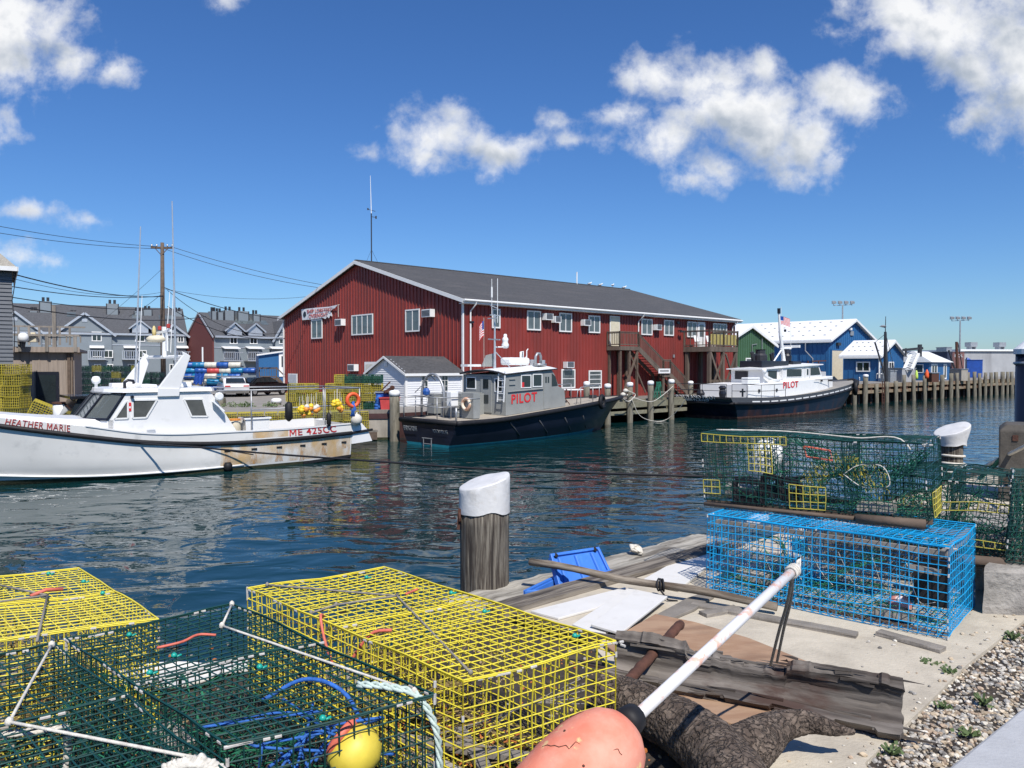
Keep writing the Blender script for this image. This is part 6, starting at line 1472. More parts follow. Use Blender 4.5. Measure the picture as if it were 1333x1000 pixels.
b=MB(); x_,y_,_z=zh(566,538); b.box(x_-.2,x_+.3,y_-.2,y_+.4,1.18,2.2); b.box(x_+.7,x_+1.3,y_-.3,y_+.4,1.18,2.05); b.build('engine_box',M['boat_grey'],t,bevel=.02)
b=MB()
for k in range(2):
    s=-1 if k==0 else 1
    P_=[(9.0,s*1.5,1.62),(10.2,s*1.35,1.68),(11.2,s*1.0,1.72)]
    for p in P_: b.tube([p,(p[0],p[1],p[2]+.85)],.022,5)
    b.tube([(P_[0][0]-.35,P_[0][1],1.62),(P_[0][0]-.25,P_[0][1],2.3),(P_[0][0],P_[0][1],2.47)]+[(p[0],p[1],p[2]+.85) for p in P_],.022,5)
b.build('bow_rail',M['galv'],t,True)
b=MB(); b.box(8.6,9.2,-.4,.3,1.6,1.75); b.box(11.7,12.1,-.12,.12,1.74,1.95); b.build('deck_fittings',M['steel_dark'],t)
b=MB(); b.beam((7.85,-1.2,1.55),(8.1,-1.3,2.4),.05,.05); b.beam((7.85,-1.0,2.3),(8.3,-1.35,1.6),.04,.04); b.build('rusty_stanchion',M['rust_brown'],t)
tv=P1.W(0,-1,0)-P1.W(0,0,0)
lettering('lettering','SPRING POINT',(-.10,1.55,.62),(-.10,.55,.62),(-.15,1.6,.85),(-.15,.6,.85),M['galv'],t,.01,1.0,warp=None)
lettering('lettering','PORTLAND, ME',(-.06,-.5,.60),(-.06,-1.5,.60),(-.12,-.5,.78),(-.12,-1.5,.78),M['galv'],t,.01)
b=MB(); b.tube([(-.1,.25,.35),(-.1,-.45,.35)],.02,5); b.tube([(-.1,.15,.35),(-.1,.15,-.1)],.02,5); b.tube([(-.1,-.4,.35),(-.1,-.4,-.1)],.02,5); b.tube([(-.1,.15,.1),(-.1,-.4,.1)],.02,5); b.build('boarding_ladder',M['galv'],t)
def tyre(lab,loc,ax,r=.36,w_=.12):
    g=thing('tyre_fender',lab,'tyre',loc=loc); b=MB(); torus(b,(0,0,0),r,w_,ax,26,10); b.build('tread',M['black_rubber'],g,True)
    b=MB(); a=Vector(ax).normalized(); torus(b,-a*.02,r-w_*.5,w_*.5,ax,26,8); b.build('sidewall',M['steel_dark'],g,True); 
    b=MB(); b.tube([(0,0,r),(0,.05,r+.3)],.015,4); b.build('lashing',M['rope_black'],g); return g
nrm=P1.W(.35,-.9,0)-P1.W(0,0,0)
q=P1.W(11.1,-1.62,1.5); xx,zz=P1.hy(783,523,-1.72); tyre('black tyre fender on the grey pilot boat bow',P1.W(xx,-1.75,zz),nrm,.30,.11)
# ============================================================ DARK PILOT BOAT
P2=Fr((13.65,52.0,0),(.738,.674))
t=thing('pilot_boat','white cabined pilot boat with rusty dark hull and PORTLAND PILOT stern name','boat',P2)
keel=[(0,1.2,-.8),(5,1.6,-.8),(11,1.6,-.8),(16,.8,-.8),(19.5,.03,-.6)]
wl=[(0,2.1,0),(3,2.45,0),(8,2.6,0),(13,2.35,0),(17,1.4,0),(20.2,.03,0)]
md=[(-.5,2.3,.7),(3,2.65,.7),(8,2.75,.75),(13,2.55,.85),(17.5,1.75,1.0),(21.4,.04,1.2)]
kn=[(-1.0,2.4,1.1),(3,2.75,1.0),(8,2.85,1.12),(13,2.7,1.4),(18,1.9,1.75),(22.2,.05,2.0)]
sh=[(-1.3,2.35,1.52),(3,2.75,1.42),(8,2.85,1.52),(13,2.7,1.8),(18,1.95,2.15),(22.6,.06,2.4)]
def zmat(z,x):
    return 1 if z<.22 else (0 if z<1.05+max(0,x-6)*.045 else 2)
ho,CC2,_=hull([keel,wl,md,kn,sh],56,zmat,'hull',[M['navy_rusty'],M['boot_red'],M['hull_grey']],t,4)
deck(CC2[4],'deck','deck_grey',t,.05,-.12); railtube(CC2[3],'fender_rail','black_rubber',t,.09,0,.05,8)
b=MB(); b.tube([(-1.0,-2.4,1.1),(-1.15,0,1.1),(-1.0,2.4,1.1)],.1,8); b.build('stern_fender_rail',M['black_rubber'],t,True)
b=MB()   # white freeing-port dashes along the bulwark
def hyq(x,z):
    def it(c): xs=[p[0] for p in c]; return np.interp(x,xs,[p[1] for p in c]),np.interp(x,xs,[p[2] for p in c])
    pr=[it(c) for c in (CC2[1],CC2[2],CC2[3],CC2[4])]; return float(np.interp(z,[p[1] for p in pr],[p[0] for p in pr]))
x=1.0
zk=lambda x:float(np.interp(x,[p[0] for p in CC2[3]],[p[2] for p in CC2[3]]))+.14
while x<17:
    b.hexa([(x,-hyq(x,zk(x))-.02,zk(x)-.04),(x+.85,-hyq(x+.85,zk(x+.85))-.02,zk(x+.85)-.04),(x+.85,-hyq(x+.85,zk(x+.85))+.02,zk(x+.85)-.04),(x,-hyq(x,zk(x))+.02,zk(x)-.04),(x,-hyq(x,zk(x))-.02,zk(x)+.04),(x+.85,-hyq(x+.85,zk(x+.85))-.02,zk(x+.85)+.04),(x+.85,-hyq(x+.85,zk(x+.85))+.02,zk(x+.85)+.04),(x,-hyq(x,zk(x))+.02,zk(x)+.04)]); x+=1.1
b.build('white_dashes',M['metal_white'],t)
# deckhouse trunk: white, follows the deck
b=MB(); rings=[]
for x,hw_,z in ((1.65,1.9,2.26),(4,1.95,2.33),(8,1.95,2.47),(12,1.85,2.6),(14,1.65,2.68),(15.7,1.3,2.75)):
    rings.append([(x,-hw_,1.2),(x,-hw_,z-.04),(x,-hw_+.06,z),(x,hw_-.06,z),(x,hw_,z-.04),(x,hw_,1.2)])
b.rings(rings); b.build('trunk',M['metal_white'],t)
prof=[(.8,1.9),(.7,3.28),(11.4,3.62),(12.0,2.75),(12.1,2.0)]
hw=1.55
b=MB(); b.prism([(4.7,2.1),(4.7,3.36),(7.0,3.44),(7.0,2.1)],lambda x,z:(x,-1.3,z),lambda x,z:(x,1.3,z)); b.prism([(7.0,2.1),(7.0,3.46),(12.7,3.64),(13.3,2.75),(14.3,2.7),(14.3,2.1)],lambda x,z:(x,-hw-.02,z),lambda x,z:(x,hw+.02,z)); b.build('cabin',M['gel_white'],t,bevel=.02)
b=MB(); rr=[]
for x,z,w_ in ((4.3,3.38,1.45),(6.9,3.48,1.5),(7.0,3.5,1.7),(13.2,3.72,1.7)): rr.append([(x,-w_,z),(x,0,z+.08),(x,w_,z),(x,w_,z-.07),(x,-w_,z-.07)])
b.rings(rr); b.build('roof',M['metal_white'],t)
ms=ymap(-hw-.02); mp=ymap(hw+.02,1)
for m in (ms,mp):
    pwin(t,m,7.5,9.9,2.72,3.38); pwin(t,m,10.6,11.0,2.82,3.38)
    pwin(t,ymap(-1.3) if m is ms else ymap(1.3,1),5.4,6.6,2.62,3.22,fr='steel_dark')
    s=-1 if m is ms else 1; b=MB(); b.prism([(11.3,2.85),(12.95,2.9),(12.6,3.47),(11.3,3.44)],lambda x,z:(x,s*(hw+.026),z),lambda x,z:(x,s*(hw+.045),z)); b.build('side_window',M['glass'],t)
    b=MB(); b.box(10.4,10.42,*((-hw-.04,-hw-.02) if m is ms else (hw+.02,hw+.04)),2.05,3.4); b.box(11.12,11.14,*((-hw-.04,-hw-.02) if m is ms else (hw+.02,hw+.04)),2.05,3.4); b.build('door_edge',M['galv'],t)
for y0,y1 in ((-1.4,-.55),(-.42,.42),(.55,1.4)):
    b=MB(); b.hexa([(13.25,y0,2.86),(13.3,y0,2.86),(13.3,y1,2.86),(13.25,y1,2.86),(12.85,y0,3.5),(12.9,y0,3.5),(12.9,y1,3.5),(12.85,y1,3.5)]); b.build('windscreen',M['glass'],t)
b=MB(); b.box(4.66,4.699,-.1,.95,2.6,3.2); b.build('aft_window',M['steel_dark'],t)
lettering('lettering','PILOT',(6.4,-hw-.4,1.62+.2),(8.5,-hw-.4,1.75+.2),(6.4,-hw-.4,2.5),(8.5,-hw-.4,2.6),M['red_letter'],t,.012,1.1,warp=lambda p:Vector((p.x,-2.16-.02 if p.z<2.02 else -hw-.035,p.z))) if 0 else lettering('lettering','PILOT',(6.35,-1.97,1.93),(8.6,-1.97,2.0),(6.35,-1.97,2.42),(8.6,-1.97,2.47),M['red_letter'],t,.012,1.1,off=.02)
b=MB(); b.tube([(4.5,-1.5,3.15),(4.6,-1.5,2.85),(5.5,-1.6,2.55),(6.3,-1.65,2.5)],.1,8); b.lathe((4.48,-1.5,3.05),[(.1,0),(.16,.05),(.16,.28),(.06,.34)],10); b.tube([(5.0,-1.65,2.5),(6.9,-1.65,2.6)],.04,6); b.build('vent_pipe',M['metal_white'],t,True)
b=MB(); b.box(1.9,3.5,-1.75,-1.2,2.32,2.6); b.box(1.9,3.5,-1.75,-1.2,2.62,2.78); b.build('life_raft_case',M['metal_white'],t,bevel=.05)
# stack, mast
b=MB(); b.box(5.2,9.2,-.9,.9,3.4,3.95); b.box(10.6,12.0,-.5,.9,3.5,3.95); b.build('deck_house_top',M['black_paint'],t,bevel=.05)
b=MB(); b.lathe((6.6,0,3.9),[(.5,0),(.5,.45),(.36,.6),(.36,.85),(.42,.9)],14); b.build('funnel',M['steel_dark'],t)
for p_,q_,r_ in (((5.6,0,3.9),(5.4,0,4.6),.14),((8.3,0,3.9),(8.1,0,4.5),.1),((8.7,.1,3.9),(8.6,.1,4.6),.1)):
    b=MB(); b.tube([p_,q_],r_,8); b.build('exhaust_pipe',M['steel_dark'],t)
b=MB(); b.tube([(10.2,0,3.6),(9.55,0,5.9),(9.3,0,7.6)],[.16,.12,.07],8); b.tube([(9.7,0,4.8),(8.3,0,3.7)],.06,6); b.tube([(9.7,0,4.8),(10.9,0,3.7)],.05,6); b.beam((9.6,0,4.9),(11.6,0,5.05),.1,.08); b.tube([(11.2,0,5.0),(11.2,0,6.8)],.015,4); b.tube([(10.2,.3,5.0),(10.2,.3,8.2)],.015,4); b.build('mast',M['metal_white'],t)
b=MB(); b.tube([(9.3,0,7.6),(9.28,0,8.0)],.12,8); b.lathe((10.55,0,3.95),[(.35,0),(.38,.4),(.3,.6),(.35,.62),(.3,.9)],12); b.lathe((9.9,-.2,6.2),[(.08,0),(.1,.15),(.08,.2)],8); b.build('mast_lights',M['black_paint'],t)
b=MB(); b.lathe((10.6,0,4.85),[(.3,0),(.36,.08),(.2,.2)],12); b.beam((11.3,-.7,5.1),(11.3,.7,5.1),.16,.2); b.build('radar',M['metal_white'],t)
fo=flag(t,P2.W(9.35,0,7.4),1.0,.6,P2.W(1,-.4,0)-P2.W(0,0,0)); tag(fo,'American ensign flying at the dark pilot boat mast','flag')
b=MB(); b.box(13.3,15.6,-.8,.8,2.5,3.1); b.build('foredeck_locker',M['bulk_grey'],t,bevel=.05)
b=MB(); b.beam((15.3,-.3,2.4),(15.3,-.3,4.0),.09,.09); b.beam((15.3,.6,2.4),(15.3,.6,4.0),.09,.09); b.beam((14.3,-.3,3.95),(16.6,-.3,4.0),.08,.1); b.lathe((15.7,0,2.9),[(.25,-.4),(.3,0),(.25,.4)],10,axis=(0,1,0)); b.build('windlass',M['rust_brown'],t)
b=MB(); zs_=lambda x:float(np.interp(x,[p[0] for p in CC2[4]],[p[2] for p in CC2[4]])); ys_=lambda x:float(np.interp(x,[p[0] for p in CC2[4]],[p[1] for p in CC2[4]]))
for s in (-1,1): railrun(b,[(x,s*(ys_(x)-.25),zs_(x)-.1) for x in (-.8,.8,2.4,4,5.5)],.95,.02); b.tube([(x,s*(2.0),2.1+.4) for x in (11.2,13,15)],.02,5)
railrun(b,[(-.9,-1.8,1.4),(-1.0,0,1.4),(-.9,1.8,1.4)],.95,.02)
b.build('rail',M['steel_dark'],t,True)
b=MB(); b.lathe((-.1,-1.0,1.4),[(.2,0),(.25,.3),(.2,.6),(.28,.7),(.15,.85)],10); b.lathe((-.3,.6,1.4),[(.25,0),(.3,.3),(.15,.55)],10); b.build('winch',M['black_paint'],t)
for x in (3.0,5.4): b=MB(); b.box(x-.1,x+.1,-2.0,-1.9,1.75,1.95); b.build('port_light',M['steel_dark'],t)
for x in (12.6,14.3): b=MB(); b.box(x-.09,x+.09,-1.9,-1.6,2.35,2.5); b.build('port_light',M['steel_dark'],t)
b=MB(); xx,zz=P2.hy(965,504,-2.1); b.beam((xx,-2.2,1.5),(xx,-2.2,2.05),.08,.1); b.beam((xx-.3,-2.2,1.85),(xx+.3,-2.2,1.85),.08,.1); b.build('mooring_bitt',M['black_paint'],t)
lettering('lettering','PORTLAND PILOT',(-1.24,1.9,1.34),(-1.22,-1.25,1.34),(-1.38,1.9,1.58),(-1.36,-1.2,1.58),M['metal_white'],t,.02,1.05)
lettering('lettering','PORTLAND',(-1.20,1.3,1.20),(-1.18,-.65,1.20),(-1.27,1.3,1.31),(-1.25,-.65,1.31),M['metal_white'],t,.02,1.05)
b=MB(); hb=MB()
xx,zz=P2.hy(1099,506,-2.2)
nrm=P2.W(.45,-.9,0)-P2.W(0,0,0); tyre('black tyre fender on the dark pilot boat bow',P2.W(18.0,-2.15,1.75),nrm,.46,.17)
b=MB(); b.tube([(20.4,-1.22,2.0),(21.6,-.75,2.18),(22.6,0,2.3),(21.6,.75,2.18),(20.4,1.22,2.0)],.19,10); b.build('bow_fender',M['black_rubber'],t,True)
b=MB(); b.beam((21.6,-.98,2.42),(22.0,-.78,2.5),.05,.2); b.build('white_bow_mark',M['metal_white'],t)
# ============================================================ long black mooring lines over the water
rope('mooring_line',[BM.W(7.5,2.08,1.12),at(240,581,23.5),at(330,589,22.3),at(480,600,20.5),at(660,612,19),at(840,618,17.5),at(1000,622,16.5),at(1240,600,10.4)],.028,'rope_black','long black mooring line crossing the water from the lobster boat to the right piling')
rope('mooring_line',[at(183,574,24.2),at(230,578,24.8),at(280,584,25.4),at(330,592,26)],.02,'rope_black','short second black line along the lobster boat side under the rub rail')
# ============================================================ NEAR WHARF
ZD=2.15
D('concrete_slab',(.50,.45,.36),.9,var=.10,scale=9,bump=.004,bscale=60,c3=(.36,.32,.255),lo3=.48,hi3=.72,scale3=2.8)
D('dirt',(.042,.033,.026),.95,var=.5,scale=9,bump=.02,bscale=40,c3=(.10,.075,.05),lo3=.55,hi3=.7,scale3=6)
D('kerb_concrete',(.40,.41,.42),.8,var=.12,scale=4,bump=.003,bscale=50,c3=(.3,.29,.27),lo3=.55,hi3=.8,scale3=5)
D('granite',(.30,.28,.25),.85,var=.3,scale=7,bump=.03,bscale=12,c3=(.16,.15,.14),lo3=.5,hi3=.7,scale3=4)
D('pillar_stone',(.085,.075,.062),.85,var=.3,scale=5,bump=.01,c3=(.2,.09,.03),lo3=.66,hi3=.75,scale3=3)
edge=[(-60,3.6),(-1.35,3.6),(-.75,3.75),(0,4.38),(1.35,5.6),(6,10.0),(9.5,13.0),(60,13.5)]
near=[(60,-30),(-60,-30)]
slab('ground_near',edge[::-1]+[(-60,-30),(60,-30)],-2.4,ZD,M['dirt'],M['concrete_old'])
b=MB(); poly=[(.05,4.40),(.28,4.1),(.42,3.8),(.55,3.2),(.80,2.6),(.95,1.6),(1.0,1.6),(1.27,2.69),(1.7,3.11),(2.18,3.59),(2.88,4.22),(3.6,4.95),(6,7.4),(6.5,10.2),(1.4,5.62)]
b.prism(poly,lambda x,y:(x,y,ZD-.1),lambda x,y:(x,y,ZD+.02)); struct(b.build('pavement',M['concrete_slab']))
# gravel: every stone a little faceted pebble
def pebbles(name,n,fn,smin,smax,mts,seed,z0):
    rr=random.Random(seed); b=MB()
    base=[Vector(v).normalized() for v in ((1,0,0),(-1,0,0),(0,1,0),(0,-1,0),(0,0,1),(0,0,-1),(1,1,1),(-1,1,1),(1,-1,1),(-1,-1,1),(1,1,-1),(-1,1,-1),(1,-1,-1),(-1,-1,-1))]
    fs=[(0,6,8),(0,8,12),(0,12,10),(0,10,6),(1,9,7),(1,7,11),(1,11,13),(1,13,9),(2,7,6),(2,6,10),(2,10,11),(2,11,7),(3,8,9),(3,9,13),(3,13,12),(3,12,8),(4,6,7),(4,7,9),(4,9,8),(4,8,6),(5,10,12),(5,12,13),(5,13,11),(5,11,10)]
    for i in range(n):
        x,y,ok=fn(rr)
        if not ok: continue
        s=smin+(smax-smin)*rr.random()**2; a=rr.uniform(0,6.28); ca,sa=math.cos(a),math.sin(a); sx,sy,sz=s*rr.uniform(.8,1.5),s*rr.uniform(.7,1.1),s*rr.uniform(.45,.85)
        vs=[]
        for v in base:
            k=rr.uniform(.82,1.15); vx,vy,vz=v.x*sx*k,v.y*sy*k,v.z*sz*k; vs.append((x+vx*ca-vy*sa,y+vx*sa+vy*ca,z0+sz*.55+vz))
        b.add(vs,fs,rr.randrange(len(mts)))
    return b.build(name,mts,recalc=False)
pm=[mat('stone_'+k,c,.75,var=.2,scale=20,island=.25) for k,c in (('cream',(.50,.43,.33)),('grey',(.30,.29,.27)),('white',(.56,.53,.46)),('brown',(.33,.25,.18)),('dark',(.19,.18,.165)),('tan',(.42,.34,.24)),('pale',(.46,.43,.38)))]
def in_grav(rr):
    s=rr.uniform(-1.4,7.5); f_=rr.random()
    x0,y0=1.25+.74*s-.03,2.71+.70*s+.03; x1,y1=1.5+.777*s+.05,2.54+.63*s
    wv=.06*math.sin(s*5)+.03*math.sin(s*13)
    x=x0+(x1-x0)*f_-.0+wv*(1-f_); y=y0+(y1-y0)*f_
    # widen away from the camera
    return x,y,True
struct_g=pebbles('gravel',17000,in_grav,.005,.0135,pm,3,ZD+.0); tag(struct_g,'strip of pale mixed gravel between the concrete slab and the kerb','gravel',kind='stuff')
def scat(rr):
    s=rr.uniform(-.6,3.2); d=rr.random()**2.2*.7; return 1.3+.72*s-.7*d*.7,2.75+.69*s+.7*d*.7,True
o=pebbles('gravel',190,scat,.004,.014,pm,5,ZD+.02); tag(o,'loose stones scattered over the concrete slab','gravel',kind='stuff')
def leafs(rr): return rr.uniform(-2.2,.75),rr.uniform(1.0,3.9),True
lm=[mat('litter_'+k,c,.85,var=.3,scale=20) for k,c in (('rust',(.40,.13,.03)),('tan',(.32,.24,.13)),('dark',(.06,.045,.03)),('grey',(.3,.28,.24)))]
o=pebbles('litter',2200,leafs,.004,.013,lm,8,ZD); tag(o,'rusty shell and leaf litter on the ground under the traps','litter',kind='stuff')
# kerb
b=MB(); d=Vector((.777,.629,0)); nrm=Vector((.629,-.777,0)); p=Vector((1.5,2.54,0))-d*1.6; q=p+d*9
b.hexa([p+Vector((0,0,ZD-.1)),p+nrm*.55+Vector((0,0,ZD-.1)),q+nrm*.55+Vector((0,0,ZD-.1)),q+Vector((0,0,ZD-.1)),p+Vector((0,0,ZD+.1)),p+nrm*.55+Vector((0,0,ZD+.1)),q+nrm*.55+Vector((0,0,ZD+.1)),q+Vector((0,0,ZD+.1))])
o=b.build('concrete_kerb',M['kerb_concrete'],bevel=.012); tag(o,'pale grey concrete kerb in the lower right corner beside the gravel','kerb')
for i,(px,py,s,lab) in enumerate([(1210,868,.10,'small green weed in the gravel nearest the blue trap'),(1235,880,.09,'dark green weed at the gravel edge beside the slab'),(1280,920,.09,'fresh green weed in the middle of the gravel strip'),(1262,960,.10,'broad leaved weed beside the kerb'),(1160,985,.09,'green weed at the bottom edge of the gravel'),(1318,835,.09,'small weed near the granite block'),(1230,925,.06,'tiny weed tuft in the gravel centre')]):
    p=atz(px,py,ZD); bush('weed',lab,(p.x,p.y,ZD+.01),s*.55,.02+.012*(i%3),16,lf=.02)
# ------------------------------------------------ edge timbers
def timber(name,lab,p0,p1,w_,h_,mt,cat='timber',n=14,amp=.008,seed=1):
    p0=Vector(p0);p1=Vector(p1); d=(p1-p0).normalized(); a=d.cross(Vector((0,0,1))).normalized(); u=a.cross(d); rings=[]
    for i in range(n+1):
        c=p0.lerp(p1,i/n); r=[]
        for k,(x,y) in enumerate([(-1,-1),(-.4,-1),(.4,-1),(1,-1),(1,-.3),(1,.4),(.95,1),(.4,1),(-.4,1),(-.95,1),(-1,.4),(-1,-.3)]):
            nn=noise.noise_vector(Vector((i*.55+seed*7,k*.9,seed)))*amp; r.append(c+a*(x*w_/2+nn.x)+u*(y*h_/2+nn.y)+d*nn.z)
        rings.append(r)
    b=MB(); b.rings(rings); return tag(aligned(b,name,M[mt],p0,p1),lab,cat)
D('beam_wood',(.075,.062,.05),.9,c2=(.24,.21,.17),scale=30,stretch=(.05,1,1),lo=.40,hi=.60,bump=.006,bscale=30,c3=(.045,.038,.032),lo3=.52,hi3=.64,scale3=10,stretch3=(.12,1,1),detail=10)
D('outer_wood',(.20,.185,.155),.9,c2=(.40,.375,.32),scale=22,stretch=(.10,1,1),lo=.40,hi=.60,bump=.008,bscale=26,c3=(.12,.105,.085),lo3=.54,hi3=.66,scale3=9,stretch3=(.2,1,1),detail=10)
timber('edge_beam','dark weathered beam along the wharf edge behind the white boards',(-.10,4.34,ZD-.03),(1.80,6.04,ZD-.03),.17,.16,'beam_wood',n=40,amp=.004)
timber('fender_timber','pale weathered fender timber outside the wharf edge beam',(-.28,4.66,ZD-.16),(1.85,6.60,ZD-.16),.52,.2,'outer_wood',n=50,amp=.012,seed=4)
o=timber('kelp_mat','dark frayed strip of matting beside the yellow trap corner',(.0,4.26,ZD+.03),(.44,3.84,ZD+.035),.045,.03,'dirt',cat='matting',amp=.016,n=40,seed=9)
b=MB()
kn=atz(828,719,ZD-.04)
for i in range(6):
    pts=[kn+Vector((.045*math.cos(a*1.3+i),.04*math.sin(a*1.7+i*2),.02+.03*math.sin(a+i))) for a in np.linspace(0,5,14)]; b.tube(pts,.008,5)
tag(b.build('rope_knot',M['rope_white'],smooth=True),'frayed white rope knot on the outer fender timber','rope')
# ------------------------------------------------ pilings
D('pile_wood',(.045,.035,.028),.9,c2=(.20,.18,.145),scale=60,stretch=(1,1,.05),lo=.42,hi=.60,bump=.012,bscale=26,c3=(.03,.024,.02),lo3=.52,hi3=.62,scale3=22,stretch3=(1,1,.06),detail=10)
D('pile_cap',(.62,.62,.61),.55,var=.07,scale=6,bump=.006,bscale=14,c3=(.50,.48,.44),lo3=.55,hi3=.75,scale3=9)
def big_pile(name,lab,x,y,r,ztop_l,ztop_r,capz,rc,n=40,flare=1.0,ang=0):
    g=thing(name,lab,'piling',loc=(x,y,0)); b=MB(); rings=[]; n2=150
    for i in range(46):
        z=-2+(capz+2)*i/45; ring=[]
        for j in range(n2):
            a=2*math.pi*j/n2; rr=r*(1-.05*max(0,noise.noise(Vector((math.cos(a)*14,math.sin(a)*14,z*.5)))-.12)+.014*noise.noise(Vector((math.cos(a)*40,math.sin(a)*40,z*.8)))+.022*noise.noise(Vector((math.cos(a)*5,math.sin(a)*5,z*.35)))+.018*math.sin(j*1.9)*noise.noise(Vector((j*.7,0,z*.8)))); ring.append((rr*math.cos(a),rr*math.sin(a),z))
        rings.append(ring)
    b.rings(rings); b.build('post',M['pile_wood'],g,True)
    b=MB(); rings=[]; ca,sa=math.cos(ang),math.sin(ang)
    def top(xx,yy): f_=((xx*ca+yy*sa)/rc+1)/2; return ztop_l+(ztop_r-ztop_l)*f_
    prof=[(.94,0,0),(1.0,.006,0),(1.0,.25,0),(1.0*flare,.8,0),(1.0*flare,.955,0),(.97*flare,.99,0),(.93*flare,1,0),(.45*flare,1.0,0),(.02,1.0,0)]
    for (q,f_,_) in prof:
        ring=[]
        for j in range(n):
            a=2*math.pi*j/n; xx,yy=rc*q*math.cos(a),rc*q*math.sin(a); nn=noise.noise(Vector((xx*9,yy*9,f_*2)))*.012
            zb=capz-.03+.035*noise.noise(Vector((math.cos(a)*1.3,math.sin(a)*1.3,3)))
            zt=top(xx,yy); ring.append((xx*(1+nn),yy*(1+nn),zb+(zt-zb)*f_+(nn*.6 if f_>.5 else 0)))
        rings.append(ring)
    b.rings(rings); o=b.build('cap',M['pile_cap'],g,True); o.data.set_sharp_from_angle(angle=R(35)); return g
g=big_pile('mooring_piling','stout weathered piling with slanted white cap in the centre foreground',-.19,5.22,.168,H-(636-476)*5.2/985,H-(617-476)*5.2/985,H-(662-476)*5.2/985,.176,ang=.3)
b=MB(); torus(b,(-.172,-.06,H-.93-.95+1.0-.16),.035,.008,(1,.2,0),14,6); b.beam((-.168,-.06,2.62),(-.178,-.06,2.48),.03,.02); b.build('iron_ring',M['rust_brown'],g)
g=big_pile('mooring_piling','slanted white capped piling with rope turns behind the green traps',at(1239,600,9.6).x,9.6,.125,H-(565-476)*9.6/985,H-(551-476)*9.6/985,H-(577-476)*9.6/985,.165,flare=1.25,ang=.2)
b=MB()
for py,rr_ in ((593,.015),(603,.015),(606,.014),(614,.022)): torus(b,(0,0,H-(py-476)*9.6/985),.14,rr_,(.05,.02,1),24,6)
b.build('rope_turns',M['rope_white'],g,True)
b=MB(); b.lathe((0,0,H-(613-476)*9.6/985),[(.14,0),(.145,.01),(.145,.07),(.14,.08)],20); b.build('dark_band',M['rope_black'],g)
rope('mooring_rope',[(at(1242,616,9.45)),at(1268,612,9.0),at(1300,598,8.2),at(1345,576,7.5),at(1420,540,6.5)],.022,'rope_white','thick pale rope leading right from the rope wrapped piling')
rope('thin_line',[at(1275,623,8.9),at(1288,612,8.6),at(1302,598,8.1)],.025,'rope_green','short green line beside the thick pale rope')
pl=Fr((at(1300,600,8.0).x,8.0,2.15-.2),(.84,-.54)); g=thing('stone_pillar','squat dark stone pillar with chamfered top at the right edge','pillar',pl)
zt=at(1300,553,8).z-1.95
b=MB(); b.rings([[(0,0,0),(.9,0,0),(.9,.7,0),(0,.7,0)],[(0,0,zt-.06),(.9,0,zt-.06),(.9,.7,zt-.06),(0,.7,zt-.06)],[(.06,.06,zt),(.84,.06,zt),(.84,.64,zt),(.06,.64,zt)]]); b.build('pillar',M['pillar_stone'],g,bevel=.015)
b=MB(); b.box(.34,.42,-.012,0,.72,.8); b.box(.12,.17,-.01,0,.86,.92); b.build('rust_bolts',M['rust_brown'],g)
p=at(1326,500,12); g=thing('sleeved_piling','tall dark blue sleeved piling with white cone top at the right edge','piling',loc=(p.x+.3,12,0))
zt=at(1326,461,12).z
b=MB(); b.tube([(0,0,-2),(0,0,zt)],.3,24); b.build('sleeve',D('sleeve_blue',(.006,.009,.022),.4,var=.2),g,True); b=MB(); b.lathe((0,0,zt),[(.33,0),(.33,.08),(.05,.34),(.0,.35)],24); b.build('cone_cap',M['metal_white'],g)
b=MB(); torus(b,(0,0,at(1326,475,12).z),.31,.025,(.1,0,1),24,6); b.build('band',M['galv'],g)
# granite block
b=MB(); pb=[(2.715,4.33),(4.3,4.12),(5.0,6.3),(2.35,6.0),(2.2,5.6),(3.02,4.72)]
rings=[]
for k,z in enumerate((ZD-.1,ZD+.06,ZD+.16,ZD+.26,ZD+.285)):
    ring=[]
    for i in range(len(pb)):
        a_=Vector(pb[i]+(0,)); c_=Vector(pb[(i+1)%len(pb)]+(0,))
        for j in range(8):
            q=a_.lerp(c_,j/8); nn=noise.noise_vector(Vector((q.x*5,q.y*5,z*9)))*.022*(0 if k==0 else 1); ins=.015 if k==4 else 0
            ring.append((q.x+nn.x+(3.3-q.x)*ins,q.y+nn.y+(5-q.y)*ins,z+nn.z*.4))
    rings.append(ring)
b.rings(rings); o=b.build('granite_block',M['granite']); tag(o,'rough grey granite block beside the blue trap on the right','stone block')
# ------------------------------------------------ boards on the slab
def board_px(name,lab,cat,pxs,z,th,mt,bev=.003,dz=None):
    P=[atz(px,py,z) for px,py in pxs]; c=sum(P,Vector())/len(P); b=MB(); n=len(P)
    dz=dz or [0]*n
    top=[p-c+Vector((0,0,dz[i])) for i,p in enumerate(P)]; bot=[p-Vector((0,0,th)) for p in top]
    b.add(top+bot,[tuple(range(n)),tuple(reversed(range(n,2*n)))]+[(i,i+n,(i+1)%n+n,(i+1)%n) for i in range(n)])
    o=b.build(name,M[mt],bevel=bev); o.location=c; return tag(o,lab,cat)
D('board_white',(.66,.65,.62),.6,var=.05,scale=5,c3=(.53,.51,.47),lo3=.54,hi3=.80,scale3=9,stretch3=(1,1,1),detail=10)
board_px('white_board','long thin white board lying leftmost, pointing at the yellow trap','board',[(691,795),(727,804.5),(777,791),(812,772),(815,764)],ZD+.035,.014,'board_white')
board_px('white_board','white board under the short wide one, only its left edge showing','board',[(745,812.5),(785,827),(850,772),(818,765)],ZD+.05,.014,'board_white')
board_px('white_board','short wide white board lying uppermost below the wooden pole','board',[(769,812.5),(827,768),(869,776),(808,824)],ZD+.074,.014,'board_white')
